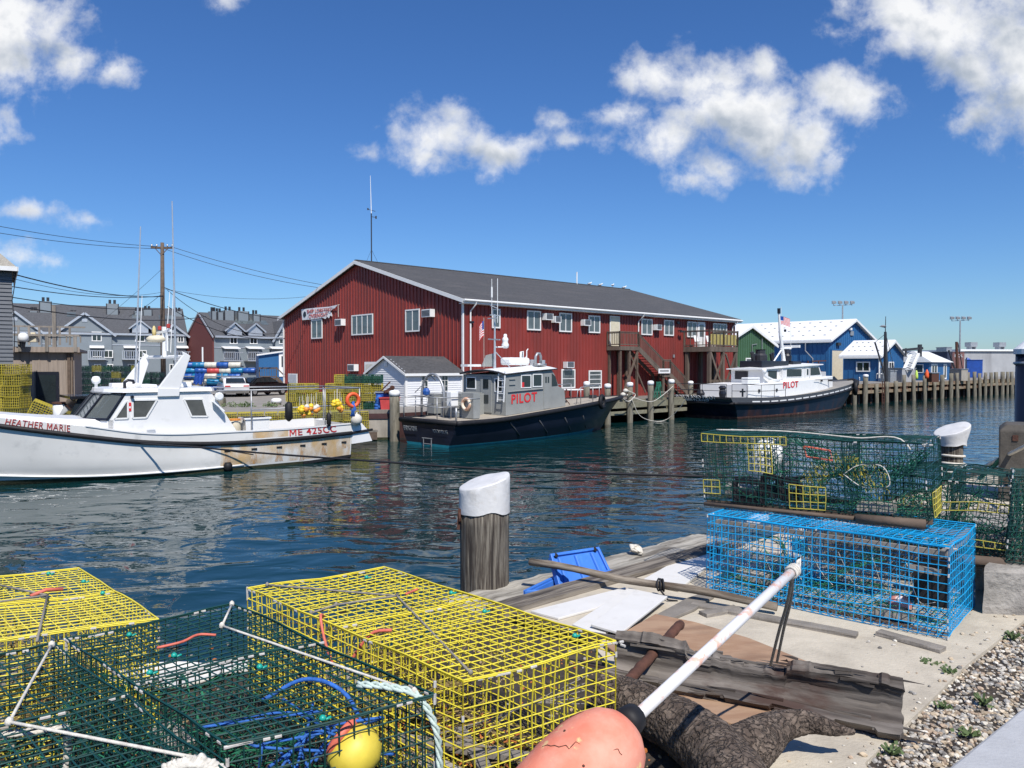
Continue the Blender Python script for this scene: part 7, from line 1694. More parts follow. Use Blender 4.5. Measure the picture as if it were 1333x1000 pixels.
board_px('white_board','long white board with mesh shadows running up to the blue trap','board',[(832,757),(902,717),(924,719),(924,735),(883,767)],ZD+.04,.018,'board_white')
board_px('grey_plank','narrow grey plank on the slab below the wooden pole','plank',[(826,815),(895,778),(925,768),(930,775),(904,792),(846,816)],ZD+.04,.018,'timber_grey')
D('plywood',(.30,.18,.11),.85,c2=(.36,.235,.15),scale=14,stretch=(.3,1,1),c3=(.17,.10,.065),lo3=.5,hi3=.7,scale3=4,bump=.002,bscale=30,detail=10)
board_px('plywood_sheet','curved brown plywood sheet lying under the split timber','plywood',[(786,838),(853,806),(905,818),(975,838),(1065,872),(1040,915),(978,949),(900,925)],ZD+.045,.012,'plywood',dz=[.0,.03,.035,.03,.02,.0,.0,.0])
# blue bin
g=thing('blue_bin','small blue plastic bin with its ribbed lid standing open on the wharf edge','bin',loc=at(735,765,4.95))
o_=Vector(g.location)
L4=[at(715,722,5.05)-o_,at(778,713,5.3)-o_,at(796,750,5.2)-o_,at(728,770,4.92)-o_]
nn=(L4[1]-L4[0]).cross(L4[3]-L4[0]).normalized()
if nn.y>0: nn=-nn
def lp(u,v,o=0): return (L4[0]*(1-u)+L4[1]*u)*(1-v)+(L4[3]*(1-u)+L4[2]*u)*v+nn*o
b=MB(); 
pts=[(.06,0),(.94,0),(1,.08),(1,.94),(.95,1),(.05,1),(0,.94),(0,.08)]
b.prism(pts,lambda u,v:lp(u,v,0),lambda u,v:lp(u,v,-.025)); 
for u in (.17,.5,.83): b.hexa([lp(u-.045,.12,.0),lp(u+.045,.12,.0),lp(u+.045,.97,.0),lp(u-.045,.97,.0),lp(u-.03,.14,.014),lp(u+.03,.14,.014),lp(u+.03,.96,.014),lp(u-.03,.96,.014)])
for (a_,c_) in (((0,.04),(1,.04)),((0,.97),(1,.97)),((.02,0),(.02,1)),((.98,0),(.98,1))): b.beam(lp(*a_,.006),lp(*c_,.006),.02,.025,nn)
b.build('lid',M['blue_plastic'],g,bevel=.004)
b=MB(); 
for u in (.1,.9): q=lp(u,.06,.0); b.lathe(q,[(.0,0),(.016,.002),(.016,.018),(.0,.02)],10,axis=nn)
b.build('latch',M['black_rubber'],g)
T=[at(683,768,4.72)-o_,at(728,752,5.1)-o_,at(800,745,5.2)-o_,at(738,786,4.75)-o_]
zr=(T[0].z+T[3].z)/2+.03; T=[Vector((p.x,p.y,zr)) for p in T]; cc=sum(T,Vector())/4
b=MB(); inn=[cc+(p-cc)*.86 for p in T]; bo=[cc+(p-cc)*.8-Vector((0,0,.2)) for p in T]; bi=[cc+(p-cc)*.72-Vector((0,0,.18)) for p in T]
b.add(T+inn+bo+bi,[(0,1,5,4),(1,2,6,5),(2,3,7,6),(3,0,4,7)]+[(i,(i+1)%4,(i+1)%4+8,i+8) for i in range(4)]+[(4+i,4+(i+1)%4,12+(i+1)%4,12+i) for i in range(4)]+[(8,9,10,11),(12,13,14,15)])
for i in range(4): b.beam(T[i],T[(i+1)%4],.022,.03)
b.build('tub',M['blue_plastic'],g,bevel=.003)
# pole with rope ring
D('pole_wood',(.085,.062,.042),.85,c2=(.27,.23,.18),scale=40,stretch=(.10,1,1),lo=.40,hi=.62,bump=.003,bscale=30)
P0_=Vector((.12,5.04,ZD+.135)); P1_=Vector((1.52,4.305,ZD+.075))
b=MB(); b.tube([P0_.lerp(P1_,i/10)+Vector((0,0,.008*math.sin(i*1.1))) for i in range(11)],[.0235+.0015*math.sin(i*2) for i in range(11)],12); tag(aligned(b,'wooden_pole',M['pole_wood'],P0_,P1_,True),'long round wooden pole lying across the white boards over the wharf edge','pole')
c=P0_.lerp(P1_,.56); b=MB()
for k in range(3): torus(b,c+Vector((.012*k,-.006*k,0)),.036,.006,(P1_-P0_).normalized()+Vector((.1*k,.2*k,.1)),16,5)
b.tube([c+Vector((0,-.03,-.02)),c+Vector((.04,-.08,-.07)),c+Vector((.1,-.07,-.08))],.006,5); tag(b.build('rope_lashing',M['rope_black'],smooth=True),'dark rope lashing tied round the wooden pole','rope')
for i,(a0,a1,lab) in enumerate([((905,790),(1122,832),'thin grey batten under the left front edge of the blue trap'),((1150,828),(1236,852),'short grey batten under the right front corner of the blue trap'),((915,800),(960,792),'short dark stick on the slab left of the blue trap')]):
    p=atz(*a0,ZD+.03);q=atz(*a1,ZD+.03); off=Vector((0,.055,0)) if i<2 else Vector((0,0,0)); timber('wood_batten',lab,p+off,q+off,.07,.022,'timber_grey','batten',8,.004,seed=20+i)
# rusty bar
b=MB(); p=at(886,812,3.72); q=at(803,903,3.08); b.tube([p.lerp(q,i/40)+noise.noise_vector(Vector((i*.6,2,1)))*.003 for i in range(41)],[.023+.0012*math.sin(i*1.7)-(.003 if i in(0,40) else 0) for i in range(41)],12); tag(b.build('rusty_bar',M['rust_brown'],smooth=True),'thick rusty iron bar leaning across the split timber','iron bar')
# ------------------------------------------------ split timber
D('split_wood',(.045,.036,.03),.75,c2=(.215,.19,.165),scale=20,stretch=(.07,1,1),lo=.36,hi=.68,bump=.006,bscale=34,c3=(.055,.03,.022),lo3=.50,hi3=.60,scale3=6,stretch3=(.35,1,1),detail=10)
def split_timber():
    A=at(792,846,3.5); A=Vector((A.x,A.y,ZD+.20)); A=Vector((.45,3.42,ZD+.135)); B=Vector((1.515,2.90,ZD+.125)); 
    d=(B-A).normalized(); s=d.cross(Vector((0,0,1))).normalized(); u=s.cross(d)   # s points to the camera side
    if s.y>0: s=-s
    n=110; k=34; outer=[];inner=[]
    rings=[]
    open_dir=math.radians(38)   # direction the hollow faces, from s towards up
    for i in range(n+1):
        f_=i/n; c=A.lerp(B,f_); R0=.118+.008*math.sin(f_*9)
        lo_=-112+9*noise.noise(Vector((f_*7,1,0)))-0; hi_=82+(-24 if .28<f_<.63 else 0)+5*noise.noise(Vector((f_*6,5,0)))+5*noise.noise(Vector((f_*38,9,0)))+(7 if noise.noise(Vector((f_*11,2,0)))>.1 else 0)
        ring=[]
        for pss in (0,1):
            for j in range(k+1):
                t_=j/k if pss==0 else 1-j/k
                a=math.radians(180)+open_dir+math.radians(-hi_+( -lo_+hi_)*t_) 
                th=.046+.014*noise.noise(Vector((f_*3,t_*5,2)))
                rad=R0 if pss==0 else R0-th
                g_=.004*noise.noise(Vector((f_*2.2,t_*9,pss*5)))+.0045*noise.noise(Vector((f_*5,t_*55,pss*9)))-(.016 if (pss==0 and t_>.72 and noise.noise(Vector((f_*5,0,1)))>-.05) else 0)
                ring.append(c+(s*math.cos(a)+u*math.sin(a))*(rad+g_)+d*(.004*noise.noise(Vector((t_*8,pss,f_*2))) if 0<i<n else .012*noise.noise(Vector((t_*9,pss,4)))))
        rings.append(ring)
    b=MB(); b.rings(rings,cap=False)
    m_=len(rings[0]); kk=k+1
    for ri in (0,n):
        base=ri*m_
        for j in range(k): b.f.append((base+j,base+j+1,base+m_-2-j,base+m_-1-j)); b.m.append(0)
    rr=random.Random(12)
    for q in range(120):      # splinters along the broken lips and the lower layers
        f_=rr.random(); L_=rr.uniform(.03,.22)*(1.2-f_*.4); c=A.lerp(B,f_)
        if rr.random()<.45: ang=180+38-rr.uniform(66,88)*(1 if not .28<f_<.63 else .74)
        else: ang=180+38+rr.uniform(70,116)
        a=math.radians(ang); rad=.118-rr.uniform(-.006,.05); p=c+(s*math.cos(a)+u*math.sin(a))*rad; e=p+d*L_*rr.choice((-1,1))+Vector((0,0,rr.uniform(-.006,.008)))
        b.tube([p-d*.02,p.lerp(e,.5)+Vector((0,0,rr.uniform(-.003,.003))),e],[rr.uniform(.004,.009),rr.uniform(.004,.007),.0008],4)
    return aligned(b,'split_timber',M['split_wood'],A,B,False)
o=split_timber(); tag(o,'hollow split half of a weathered timber lying across the foreground','timber')
o.data.set_sharp_from_angle(angle=R(38))
# ------------------------------------------------ bark log
bk=mat('bark',(.085,.062,.047),.95,c2=(.20,.155,.12),scale=22,lo=.42,hi=.66,bump=.012,bscale=35,detail=8)
t_=bk.node_tree; vo=t_.nodes.new('ShaderNodeTexVoronoi'); vo.feature='DISTANCE_TO_EDGE'; vo.inputs['Scale'].default_value=32
tcx=t_.nodes.new('ShaderNodeTexCoord'); mp_=t_.nodes.new('ShaderNodeMapping'); mp_.inputs['Scale'].default_value=(1,1,1.0); t_.links.new(tcx.outputs['Object'],mp_.inputs[0])
nz_=t_.nodes.new('ShaderNodeTexNoise'); nz_.inputs['Scale'].default_value=14; t_.links.new(mp_.outputs[0],nz_.inputs['Vector'])
mxv=t_.nodes.new('ShaderNodeMix'); mxv.data_type='VECTOR'; mxv.inputs[0].default_value=.12; t_.links.new(mp_.outputs[0],mxv.inputs[4]); t_.links.new(nz_.outputs['Color'],mxv.inputs[5]); t_.links.new(mxv.outputs[1],vo.inputs['Vector'])
b2_=t_.nodes.new('ShaderNodeBump'); b2_.inputs['Distance'].default_value=.018; b2_.inputs['Strength'].default_value=1; mrr=t_.nodes.new('ShaderNodeMapRange'); mrr.inputs[2].default_value=.16; t_.links.new(vo.outputs[0],mrr.inputs[0]); t_.links.new(mrr.outputs[0],b2_.inputs['Height'])
ob=[n_ for n_ in t_.nodes if n_.type=='BUMP' and n_!=b2_][0]; t_.links.new(b2_.outputs[0],ob.inputs['Normal']); M['bark']=bk
def bark_tube(pts,rad,n,k,amp,seed):
    P=catmull(pts,n); P=[Vector(p) for p in P]; rr=np.interp(np.linspace(0,1,n),np.linspace(0,1,len(rad)),rad); rings=[]; prev=None
    for i,p in enumerate(P):
        t=(P[min(i+1,n-1)]-P[max(i-1,0)]).normalized()
        a=Vector((0,0,1)).cross(t).normalized() if prev is None else (prev-t*prev.dot(t)).normalized(); prev=a; c=t.cross(a); ring=[]
        for j in range(k):
            q=2*math.pi*j/k; dirv=a*math.cos(q)+c*math.sin(q); pt_=p+dirv*rr[i]
            v1=noise.voronoi(pt_*38+Vector((seed,0,0)))[0]; e=min(.5,v1[1]-v1[0])
            ring.append(pt_+dirv*(amp*(e*1.6-.3)+amp*1.6*noise.noise(pt_*7)))
        rings.append(ring)
    return rings
g=thing('bark_log','dark rough barked log with a broken branch stub below the split timber','log',loc=(.7,2.8,ZD))
o_=Vector(g.location)
def W_(px,py,z): return atz(px,py,z)-o_
lz=ZD+.13
b=MB(); b.rings(bark_tube([W_(785,902,lz-.02),W_(835,920,lz-.02),W_(888,948,lz-.02),W_(936,988,lz-.02),W_(968,1050,lz-.02),W_(985,1150,lz-.02)],[.08,.095,.106,.112,.114,.114],210,150,.0042,1)); b.build('trunk',M['bark'],g,True)
b=MB(); b.rings(bark_tube([W_(940,990,lz-.02),W_(985,967,lz-.01),W_(1020,944,lz+.01),W_(1050,940,lz+.02),W_(1085,949,lz+.01),W_(1112,953,lz)],[.08,.085,.075,.052,.034,.012],130,100,.0035,5)); b.build('branch_stub',M['bark'],g,True)
# ------------------------------------------------ orange buoy with spindle
og=thing('pot_buoy','large faded orange buoy with long white spindle stick in the bottom centre','buoy',loc=at(760,985,1.55)); o_=Vector(og.location)
D('buoy_faded',(.70,.21,.13),.75,c2=(.74,.36,.26),scale=9,lo=.4,hi=.7,c3=(.72,.52,.24),lo3=.61,hi3=.66,scale3=15,bump=.0025,bscale=26,detail=10)
tip=at(815,944,1.63); end=at(690,1092,1.44); ax=(end-tip); Lb_=ax.length; ax.normalize()
b=MB(); n=48; prof=[(.022,0),(.032,.003),(.052,.012),(.074,.034),(.092,.07),(.102,.115),(.107,.17),(.107,.23),(.106,.29),(.096,.325),(.08,.34),(.0,.342)]
rq=Vector((0,0,1)).rotation_difference(ax); rings=[]
for r_,z_ in prof:
    ring=[]
    for j in range(n):
        a=2*math.pi*j/n; p=rq@Vector((r_*math.cos(a),r_*math.sin(a),z_)); p=p+p.normalized()*noise.noise(p*16)*.0025; ring.append(tip-o_+p)
    rings.append(ring)
b.rings(rings); b.build('float',M['buoy_faded'],og,True)
def bs(z_,ang):   # a point on the float surface, ang measured from the side that faces the sky and the quay
    r_=float(np.interp(z_,[p[1] for p in prof],[p[0] for p in prof])); e=(Vector((0,0,1))-ax*ax.z).normalized(); f=ax.cross(e)
    return tip-o_+ax*z_+(e*math.cos(ang)+f*math.sin(ang))*(r_+.0004)
rr=random.Random(5)
for z0_,a0_,n_ in ((.07,.35,9),(.15,-.3,12),(.10,-1.0,7)):
    b=MB(); pts=[]; z_,a_=z0_,a0_
    for k in range(n_): pts.append(bs(z_,a_)); z_+=rr.uniform(-.003,.011); a_+=rr.uniform(-.02,.11)
    b.tube(pts,[.0004]+[.0011]*(n_-2)+[.0004],4); b.build('crack',M['rust_brown'],og)
for z0_,a0_ in ((.11,.9),(.14,.2),(.18,-.6)):
    b=MB(); p=bs(z0_,a0_); b.lathe(p-ax*0,[(.0,-.001),(.003,.0),(.0025,.0012),(.0,.0013)],8,axis=(p-(tip-o_+ax*z0_))); b.build('pit',M['rust_brown'],og)
se=at(1037,739,2.36); s0=tip+ax*.02
b=MB(); b.tube([s0,s0.lerp(se,.5),se],.0163,16) if 0 else b.tube([s0-o_,s0.lerp(se,.5)-o_,se-o_],.0142,18); b.build('spindle',D('spindle_white',(.74,.73,.72),.45,var=.04,scale=10,c3=(.75,.46,.36),lo3=.56,hi3=.64,scale3=18),og,True)
b=MB(); sdv=(se-s0).normalized(); b.lathe(tip-o_-ax*.012+sdv*.0,[(.03,-.02),(.034,.0),(.03,.022),(.02,.03)],14,axis=sdv)
for k in range(3): torus(b,tip-o_+sdv*(.004+.011*k),.022,.0065,sdv+Vector((.1*k,.05,0)),16,6)
b.build('tape_collar',M['black_rubber'],og,True)
b=MB()
for k in range(3): torus(b,se-o_-sdv*(.02+.012*k),.0175,.005,sdv,14,5)
b.tube([se-o_,se-o_+Vector((.004,.0,.02)),se-o_+Vector((.012,.01,.03)),se-o_+Vector((.008,0,-.02))],.006,6); b.build('spindle_lashing',M['rope_white'],og,True)
cracks=MB()
b=MB(); 
D('grey_rope',(.24,.22,.19),.9,var=.3,scale=80,bump=.002,bscale=300)
hp=[se-sdv*.03,at(1027,775,2.45),at(1014,822,2.7),at(1003,866,2.98)]
rope('hanging_line',[tuple(p) for p in hp],.0055,'grey_rope','doubled grey line hanging from the end of the white spindle stick')
rope('hanging_line',[tuple(p+Vector((.012,.01,0))*i) for i,p in enumerate(hp)],.0055,'grey_rope','second strand of the grey line hanging from the spindle stick end')
# ------------------------------------------------ near traps: real wire cages
def wr(b,pts,r):   # square section wire through points, cheap
    pts=[Vector(p) for p in pts]; k=len(pts); t=(pts[-1]-pts[0]).normalized(); a=t.orthogonal().normalized(); c=t.cross(a); rings=[]
    for p in pts: rings.append([p+a*r*math.cos(q)+c*r*math.sin(q) for q in (.78,2.35,3.93,5.5)])
    b.rings(rings)
class Cage:
    def __init__(s,bot,top,seed,warp=.006):
        s.c=sum((Vector(p) for p in bot),Vector())/4; s.B=[Vector(p)-s.c for p in bot]; s.T=[Vector(p)-s.c for p in top]; s.seed=seed; s.warp=warp
        s.L=((s.B[1]-s.B[0]).length+(s.B[2]-s.B[3]).length)/2; s.W=((s.B[3]-s.B[0]).length+(s.B[2]-s.B[1]).length)/2; s.Ht=sum((s.T[i]-s.B[i]).length for i in range(4))/4
    def P(s,u,v,w_):   # u along L (0->1), v along W, w up
        lo=(s.B[0]*(1-u)+s.B[1]*u)*(1-v)+(s.B[3]*(1-u)+s.B[2]*u)*v; hi=(s.T[0]*(1-u)+s.T[1]*u)*(1-v)+(s.T[3]*(1-u)+s.T[2]*u)*v
        p=lo*(1-w_)+hi*w_; n=noise.noise_vector(p*2.6+Vector((s.seed,0,0)))*s.warp*2+noise.noise_vector(p*9+Vector((s.seed,3,0)))*s.warp*.6
        k=min(1,min(u,1-u)*8+min(v,1-v)*8) ; return p+n*(.35+.65*min(1,k))
def face(b,C,ax,val,u0,u1,v0,v1,cell,r,skip=None):
    """ax: which coordinate is fixed"""
    dims={'w':(C.L,C.W),'v':(C.L,C.Ht),'u':(C.W,C.Ht)}[ax]
    def Q(a,c):
        return C.P(a,c,val) if ax=='w' else (C.P(a,val,c) if ax=='v' else C.P(val,a,c))
    na=max(1,round(dims[0]*(u1-u0)/cell)); nc=max(1,round(dims[1]*(v1-v0)/cell))
    for i in range(na+1):
        a=u0+(u1-u0)*i/na; m_=max(2,nc//3); pts=[Q(a,v0+(v1-v0)*k/m_) for k in range(m_+1)]
        if skip and skip(a,None): continue
        wr(b,pts,r)
    for i in range(nc+1):
        c=v0+(v1-v0)*i/nc; m_=max(2,na//3)
        if skip and skip(None,c): continue
        wr(b,[Q(u0+(u1-u0)*k/m_,c)+Vector((0,0,.0012)) for k in range(m_+1)],r)
def net_sheet(b,Q,nu,nv,jit,r,rr):
    G=[[Vector(Q(i/nu,j/nv))+Vector((rr.uniform(-jit,jit),rr.uniform(-jit,jit),rr.uniform(-jit,jit))) for j in range(nv+1)] for i in range(nu+1)]
    for i in range(nu):
        for j in range(nv):
            if (i+j)%2==0: b.beam(G[i][j],G[i+1][j+1],r*2,r*2)
            else: b.beam(G[i][j+1],G[i+1][j],r*2,r*2)
            if rr.random()<.85:
                if (i+j)%2==0 and i+1<nu: b.beam(G[i+1][j+1],G[i+2 if i+2<=nu else nu][j],r*2,r*2)
D('twine_green',(.02,.17,.09),.8,var=.3,scale=20); D('twine_tan',(.30,.22,.08),.85,var=.4,scale=20)
D('clip_grey',(.52,.5,.47),.5,var=.2,scale=40); D('teal_clip',(.01,.32,.25),.4,var=.1); D('bungee_red',(.6,.14,.09),.6,var=.2,scale=30)
TMN={'yellow':mat('wire_yellow_near',(.66,.56,.045),.4,var=.13,scale=5,c3=(.42,.36,.10),lo3=.58,hi3=.75,scale3=7),
     'green':mat('wire_green_near',(.006,.048,.042),.4,var=.25,scale=5),'blue':mat('wire_blue_near',(.008,.33,.66),.4,var=.15,scale=5),
     'yellow_bits':mat('wire_yellow_bits',(.50,.43,.07),.5,var=.2,scale=5)}
def trap(lab,bot,top,wk,seed,cell=.043,r=.0025,warp=.007,net='twine_green',partition=(.42,),clips=26,heads=2,fine_bottom=False,flap=None,brick=True):
    C=Cage(bot,top,seed,warp); g=thing('lobster_trap',lab,'lobster trap',loc=C.c); rr=random.Random(seed)
    b=MB()
    face(b,C,'w',1,0,1,0,1,cell,r); face(b,C,'w',0,0,1,0,1,cell,r)
    face(b,C,'v',0,0,1,0,1,cell,r); face(b,C,'v',1,0,1,0,1,cell,r)
    face(b,C,'u',0,0,1,0,1,cell,r); face(b,C,'u',1,0,1,0,1,cell,r)
    # door frame doubled wires on top
    for a in (.0,.5,1.0): wr(b,[C.P(a,v/6,1)+Vector((0,0,.006)) for v in range(7)],r*1.3)
    for v in (0.,1.): wr(b,[C.P(u/10,v,1)+Vector((0,0,.006)) for u in range(11)],r*1.3)
    E=[((0,0,1),(1,0,1)),((0,1,1),(1,1,1)),((0,0,1),(0,1,1)),((1,0,1),(1,1,1)),((0,0,0),(0,0,1)),((1,0,0),(1,0,1)),((1,1,0),(1,1,1)),((.5,0,1),(.5,1,1))]
    for i in range(clips):
        e=E[rr.randrange(len(E))]; t=rr.random()**2*.5; t=t if rr.random()<.5 else 1-t
        Ld=(C.P(*e[1])-C.P(*e[0])).length
        for dt in (0,.036/Ld):
            t0=t+dt; f0_=[e[0][k]*(1-t0)+e[1][k]*t0 for k in range(3)]; t2=t0+.012; f1_=[e[0][k]*(1-t2)+e[1][k]*t2 for k in range(3)]
            p=C.P(*f0_);q=C.P(*f1_); d=(q-p).normalized(); b.tube([p-d*.009,p+d*.009],.005,6,m=1)
            if rr.random()<.5: break
    b.build('cage',[TMN[wk],M['clip_grey']],g,recalc=False)
    for pu in partition:
        b=MB(); face(b,C,'u',pu,.02,.98,.02,.98,cell*1.0,r); b.build('partition',TMN[wk],g,recalc=False)
    b=MB()
    # side heads: net cones pulled to a ring in the middle
    for hd in range(heads):
        uc=.22+.10*hd; v0=0 if hd==0 else 1; ring_c=C.P(uc,.5,.55)
        def Q(s,t,v0=v0,uc=uc,rc=ring_c):
            a=2*math.pi*s; e=C.P(uc+.17*math.cos(a),v0,.5+.42*math.sin(a)); q=rc+(C.P(uc+.05,.5,.5)-C.P(uc,.5,.5))*math.cos(a)+Vector((0,0,.06*math.sin(a))); return e.lerp(q,t)-Vector((0,0,.03*math.sin(t*3.14)))
        net_sheet(b,Q,22,8,.006,.0011,rr)
        torus(b,ring_c,.065,.004,(C.P(uc,1,.5)-C.P(uc,0,.5)),18,5)
    def Q2(s,t): return C.P(.42+.28*s,.06+.88*t,.12+.75*s*(1-.35*math.sin(t*3.14))+.04*math.sin(t*9+s*6))
    net_sheet(b,Q2,16,16,.010,.0011,rr)
    def Q9(s,t): return C.P(.03+.94*s,.04+.92*t,.10+.06*math.sin(s*17+t*5)+.05*math.sin(t*13))
    net_sheet(b,Q9,34,16,.012,.0014,rr)
    b.build('netting',M[net],g,recalc=False)
    for v in (.12,.88):
        b=MB(); b.beam(C.P(0.0,v,0)-Vector((0,0,.016)),C.P(1,v,0)-Vector((0,0,.016)),.035,.028); b.build('runner',M['timber_brown'],g)
    if brick:
        for u,v in ((.12,.5),(.78,.2)):
            b=MB(); c=C.P(u,v,.03); d=(C.P(u+.1,v,.03)-c).normalized(); s_=(C.P(u,v+.1,.03)-c).normalized()
            b.hexa([c-d*.1-s_*.045,c+d*.1-s_*.045,c+d*.1+s_*.045,c-d*.1+s_*.045]+[q+Vector((0,0,.055)) for q in (c-d*.1-s_*.045,c+d*.1-s_*.045,c+d*.1+s_*.045,c-d*.1+s_*.045)])
            b.build('weight_brick',M['concrete_old'],g)
    return g,C
def line_on(g,C,pts,r,mt,name='bridle_rope',n=40):
    b=MB(); P=[C.P(*p) if len(p)==3 else None for p in pts]; P=[p+Vector((0,0,.009)) for p in P]; b.tube(catmull([tuple(p) for p in P],n),r,7); return b.build(name,M[mt],g,True)
def straight(g,C,pts,r,mt,name='bungee_cord'):
    b=MB(); P=[C.P(*p)+Vector((0,0,.008+(p[3] if len(p)>3 else 0))) for p in [tuple(q[:3])+tuple(q[3:]) for q in pts]]
    Q=[]
    for i in range(len(P)-1): Q+= [P[i].lerp(P[i+1],k/8) for k in range(8)]
    Q.append(P[-1]); b.tube(Q,r,7)
    for p in P: b.lathe(p-Vector((0,0,.008)),[(.002,0),(.008,.004),(.008,.014),(.002,.02)],8)
    return b.build(name,M[mt],g,True)
def P0(cs,t): return [cs_ for cs_ in cs]
def Cp(self,u,v,w_,*r): return Cage.P0(self,u,v,w_)
Cage.P0=Cage.P; Cage.P=lambda s,u,v,w_,*r: s.P0(u,v,w_)
def quadz(pxs,z): return [tuple(atz(px,py,z)) for px,py in pxs]
def dropq(q,h,k=1.0):
    return [(x,y,z-h) for x,y,z in q]
def teal(g,C,spots):
    for u,v in spots:
        b=MB(); p=C.P(u,v,1); b.lathe(p,[(.003,0),(.009,.003),(.011,.009),(.006,.015),(.002,.017)],8); b.beam(p,p+Vector((.02,.012,.006)),.008,.006); b.build('cord_clip',M['teal_clip'],g,True)
# yellow, large: order FL(left end back?) -> define corners: 0=A(left), 1=D(front), 2=C(right), 3=B(back)
tz=H-.97
q=quadz([(322,768),(603,888),(801,838),(500,740)],tz)
yg,YC=trap('large yellow wire lobster trap in the centre foreground beside the orange buoy',dropq(q,.46),q,'yellow',11,net='twine_tan',partition=(.45,),clips=46)
straight(yg,YC,[(.01,.12,1),(.34,.62,1),(.97,.10,1)],.0042,'grey_rope'); straight(yg,YC,[(.34,.62,1),(.33,.22,1),(.36,.02,1)],.0042,'grey_rope','bridle_rope')
for pts_,r_ in (([YC.P(.40,.05,1.0),YC.P(.42,.0,1.02)+Vector((0,0,.015)),YC.P(.46,-.03,.9),YC.P(.50,-.03,.72)],.0055),([YC.P(.56,-.0,.8),YC.P(.60,.1,1.02),YC.P(.63,.16,1.03)],.006),([YC.P(.33,.70,1.01),YC.P(.31,.82,1.02)],.005)):
    b=MB(); b.tube(catmull([tuple(p) for p in pts_],10),r_,8); b.build('bungee_hook',M['bungee_red'],yg,True)
teal(yg,YC,[(.08,.75),(.40,.93),(.62,.82),(.92,.88)])
b=MB(); 
for k in range(5): b.tube(catmull([tuple(YC.P(.75+.03*k,.1+.1*k,.3)),tuple(YC.P(.9,.5,.55)),tuple(YC.P(.97,.85,.75-.05*k))],12),.002,5)
b.build('slack_line',M['grey_rope'],yg,True)
b=MB()
for u0,v0,u1,v1 in ((.55,.3,.98,.8),(.6,.65,.95,.3),(.2,.4,.5,.6)): b.beam(YC.P(u0,v0,.06),YC.P(u1,v1,.1),.05,.02)
b.build('wood_slat',M['timber_grey'],yg)
b=MB(); rr=random.Random(4)
for k in range(260):
    p=YC.P(rr.uniform(.45,.99),rr.uniform(.02,.9),rr.uniform(.0,.06)); d=Vector((rr.uniform(-1,1),rr.uniform(-1,1),rr.uniform(-.2,.3))).normalized()*rr.uniform(.01,.03); b.beam(p,p+d,.006,.003)
o=b.build('litter',lm[0],recalc=False); o.location=YC.c; tag(o,'rusty brown straw litter lying inside the large yellow trap','litter',kind='stuff')
# green, middle
q=quadz([(87,831),(296,973),(566,906),(301,788)],tz)
gg,GC=trap('dark green wire lobster trap holding a yellow buoy in the lower left foreground',dropq(q,.46),q,'green',23,clips=64,heads=2,partition=(.5,))
line_on(gg,GC,[(.02,.97,1.0),(.02,.97,1.12)],.004,'rope_white') if 0 else None
straight(gg,GC,[(.0,1.0,1,.0),(.30,.64,1)],.0042,'rope_white') if 0 else None
b=MB(); A_=GC.P(.02,.98,1)+Vector((0,0,.01)); B2=GC.P(.22,.72,1)+Vector((0,0,.012)); C2_=GC.P(.97,.93,1)+Vector((0,0,.012)); b.tube([A_,A_.lerp(B2,.5),B2],.0045,8); b.tube([B2.lerp(C2_,i/8) for i in range(9)],.0042,8)
for p in (A_,B2,C2_): b.lathe(p-Vector((0,0,.01)),[(.004,0),(.011,.006),(.009,.018),(.003,.024)],8)
b.build('bungee_cord',M['rope_white'],gg,True)
b=MB(); b.tube(catmull([tuple(GC.P(.28,.30,1)+Vector((0,0,.012))),tuple(GC.P(.30,.42,1)+Vector((0,0,.022))),tuple(GC.P(.27,.55,1)+Vector((0,0,.02))),tuple(GC.P(.29,.62,1)+Vector((0,0,.012)))],14),.0048,8)
b.build('bungee_hook',M['bungee_red'],gg,True); teal(gg,GC,[(.08,.3),(.36,.32),(.97,.45),(.45,.12),(.60,.55)])
b=MB(); rr=random.Random(3)
for k in range(5):
    pts=[tuple(GC.P(rr.uniform(.6,.98),rr.uniform(.1,.9),rr.uniform(.35,.9))) for _ in range(5)]; b.tube(catmull(pts,26),.0045,6)
b.tube(catmull([tuple(GC.P(.70,.45,.9)),tuple(GC.P(.75,.62,1.04)),tuple(GC.P(.86,.70,1.0)),tuple(GC.P(.97,.66,.55)),tuple(GC.P(.93,.5,.2))],30),.0065,7)
b.build('blue_rope',M['rope_blue'],gg,True)
b=MB(); pts=[tuple(GC.P(.84,.80,1.02)),tuple(GC.P(.91,.86,1.04)),tuple(GC.P(.985,.93,1.01)),tuple(GC.P(1.01,.98,.85)),tuple(GC.P(1.02,1.0,.5))]
for s_ in (0,1,2):
    Q=catmull(pts,40); b.tube([Vector(p)+Vector((.006*math.cos(i*.7+s_*2.09),.006*math.sin(i*.7+s_*2.09),.0045*math.sin(i*.7+s_*2.09))) for i,p in enumerate(Q)],.0055,6)
c_=GC.P(1.03,1.05,.42)
for k in range(5): torus(b,c_+Vector((.0,.0,-.022*k)),.028,.011,(rr.uniform(-.6,.6),rr.uniform(-.6,.6),1),14,6)
b.build('mint_rope',mat('rope_mint',(.50,.60,.54),.9,var=.2,scale=60,bump=.002,bscale=200),gg,True)
b=MB(); c_=atz(463,978,tz-.12)-GC.c; rings=[]
b.lathe(c_,[(.0,-.075),(.042,-.07),(.064,-.036),(.07,.0),(.068,.026),(.05,.055),(.025,.068),(0,.07)],24,axis=(.6,.6,.5)); yb_=b.build('trapped_buoy',mat('buoy_yellow_near',(.66,.52,.06),.5,var=.15,scale=12,c3=(.5,.3,.1),lo3=.62,hi3=.7,scale3=9),None,True); yb_.location=GC.c; tag(yb_,'yellow and red pot buoy lying inside the dark green trap','buoy')
